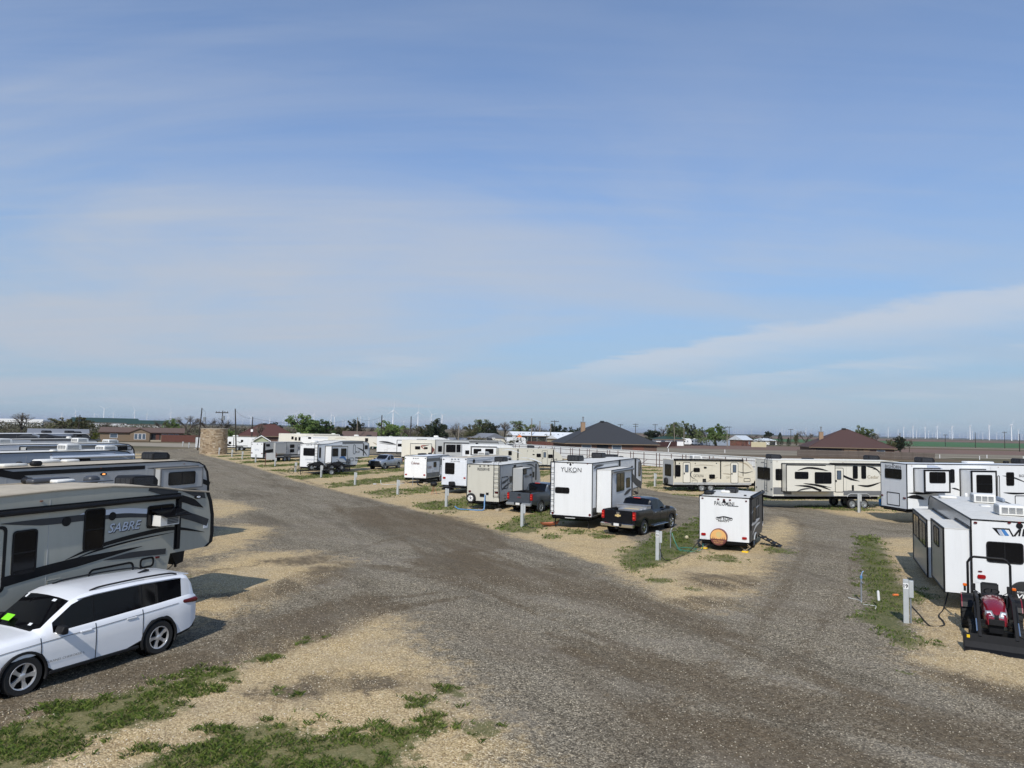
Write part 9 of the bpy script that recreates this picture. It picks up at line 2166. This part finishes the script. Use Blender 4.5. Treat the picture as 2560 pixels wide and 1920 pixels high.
# ------------------------------------------------------------------ grass blades and loose stones
rng = np.random.default_rng(5)
def tri_object(name, co, faces, m, label, cat):
    me = bpy.data.meshes.new(name); k = faces.shape[1]; me.vertices.add(len(co)); me.vertices.foreach_set('co', co.astype(np.float32).ravel()); me.loops.add(faces.size); me.loops.foreach_set('vertex_index', faces.astype(np.int32).ravel())
    me.polygons.add(len(faces)); me.polygons.foreach_set('loop_start', np.arange(0, faces.size, k, dtype=np.int32)); me.polygons.foreach_set('loop_total', np.full(len(faces), k, np.int32)); me.update(calc_edges=True); me.materials.append(MATS[m])
    o_ = link(name, me, None, 'stuff'); o_['label'] = label; o_['category'] = cat; return o_
def fbm(x, y, s):
    return np.array([mnoise.fractal(Vector((a*s, b*s, 0.0)), 0.7, 2.1, 3) for a, b in zip(x, y)])
def grass_field(x0, x1, y0, y1, n, hmin, hmax, wid, thr=0.30):
    px, py = rng.uniform(x0, x1, n), rng.uniform(y0, y1, n); _, _, g, _, _, _ = masks(px, py)
    k = g > 0.12; px, py, g = px[k], py[k], g[k]
    nz = fbm(px, py, 1.1)*0.55+fbm(px+50, py, 3.7)*0.35
    k = (g+nz*2.0) > 0.74; px, py, nz = px[k], py[k], nz[k]; m = len(px)
    h = rng.uniform(hmin, hmax, m)*np.clip(0.75+nz, 0.45, 1.5); a = rng.uniform(0, 2*pi, m); lean = rng.uniform(0.3, 1.4, m)*h; w_ = wid*rng.uniform(0.6, 1.4, m); la = rng.uniform(0, 2*pi, m)
    z = relief(px, py)*np.clip((130-py)/60, 0.15, 1)-0.005
    b0 = np.stack([px-np.cos(a)*w_, py-np.sin(a)*w_, z], -1); b1 = np.stack([px+np.cos(a)*w_, py+np.sin(a)*w_, z], -1)
    md = np.stack([px+np.cos(la)*lean*0.35+np.cos(a)*w_*0.7, py+np.sin(la)*lean*0.35+np.sin(a)*w_*0.7, z+h*0.62], -1); tpv = np.stack([px+np.cos(la)*lean, py+np.sin(la)*lean, z+h*0.9], -1)
    co = np.stack([b0, b1, md, tpv], 1).reshape(-1, 3); f = np.arange(m*4).reshape(m, 4); return co, f
island_mat('grass_blade', [(0.040, 0.080, 0.014), (0.09, 0.145, 0.024), (0.14, 0.195, 0.034), (0.20, 0.24, 0.055), (0.06, 0.105, 0.022), (0.30, 0.26, 0.12)], 0.7, 0.3)
co1, f1 = grass_field(-11, 1.5, 8.5, 21, 230000, 0.03, 0.11, 0.006)
co2, f2 = grass_field(3.5, 20, 16, 48, 150000, 0.03, 0.10, 0.010)
co3, f3 = grass_field(-56, 40, 36, 130, 560000, 0.04, 0.14, 0.032)
co = np.concatenate([co1, co2, co3]); f = np.concatenate([f1, f2+len(co1), f3+len(co1)+len(co2)])
tri_object('grass', co, f, 'grass_blade', 'short patchy green grass on the verges and pads', 'grass')
island_mat('loose_stone', [(0.08, 0.07, 0.055), (0.24, 0.21, 0.16), (0.42, 0.37, 0.28), (0.60, 0.53, 0.41), (0.30, 0.24, 0.16)], 0.95); island_mat('lime_stone', [(0.36, 0.27, 0.16), (0.50, 0.40, 0.26), (0.62, 0.53, 0.38), (0.70, 0.63, 0.50)], 0.95)
def stones(name, n, x0, x1, y0, y1, smin, smax, want, m, label):
    px, py = rng.uniform(x0, x1, n), rng.uniform(y0, y1, n); s, d, g, ln, _, _ = masks(px, py); k = want(s, d, g, ln, rng.random(n)); px, py = px[k], py[k]; q = len(px)
    r = smin+(smax-smin)*rng.random(q)**3; z = relief(px, py)*np.clip((130-py)/60, 0.15, 1); dirs = np.array([(1, 0, 0), (0, 1, 0), (-1, 0, 0), (0, -1, 0), (0, 0, 1), (0, 0, -1)], float)
    a = rng.uniform(0, 2*pi, q); c_, s_ = np.cos(a), np.sin(a)
    V = dirs[None]*rng.uniform(0.65, 1.25, (q, 6, 1))*r[:, None, None]; X = V[..., 0]*c_[:, None]-V[..., 1]*s_[:, None]; Y = V[..., 0]*s_[:, None]+V[..., 1]*c_[:, None]
    co = np.stack([X+px[:, None], Y+py[:, None], V[..., 2]*0.62+z[:, None]+r[:, None]*0.15], -1).reshape(-1, 3)
    F = np.array([(0, 1, 4), (1, 2, 4), (2, 3, 4), (3, 0, 4), (1, 0, 5), (2, 1, 5), (3, 2, 5), (0, 3, 5)]); f = (F[None]+6*np.arange(q)[:, None, None]).reshape(-1, 3); tri_object(name, co, f, m, label, 'stones')
stones('gravel', 62000, -12, 14, 10, 27, 0.006, 0.022, lambda s, d, g, ln, u: (s < 0.5) & (g < 0.4), 'loose_stone', 'loose grey gravel scattered over the road')
stones('limestone_chippings', 70000, -11, 16, 10, 27, 0.007, 0.024, lambda s, d, g, ln, u: (s > 0.4) & (g < 0.85), 'lime_stone', 'loose pale limestone chippings on the pads')

# ------------------------------------------------------------------ air: faint haze over the plain
hz = MB().box(-31000, 31000, -3500, 46000, -1.1, 140).build('haze', None, None, None, 'stuff')
hm = bpy.data.materials.new('haze_air'); hm.use_nodes = True; hn = hm.node_tree; hn.nodes.clear()
ho = hn.nodes.new('ShaderNodeOutputMaterial'); hv = hn.nodes.new('ShaderNodeVolumePrincipled')
hv.inputs['Color'].default_value = (0.80, 0.88, 1.0, 1); hv.inputs['Density'].default_value = 4.5e-5; hv.inputs['Anisotropy'].default_value = 0.2
hn.links.new(hv.outputs[0], ho.inputs['Volume']); hz.data.materials.append(hm)
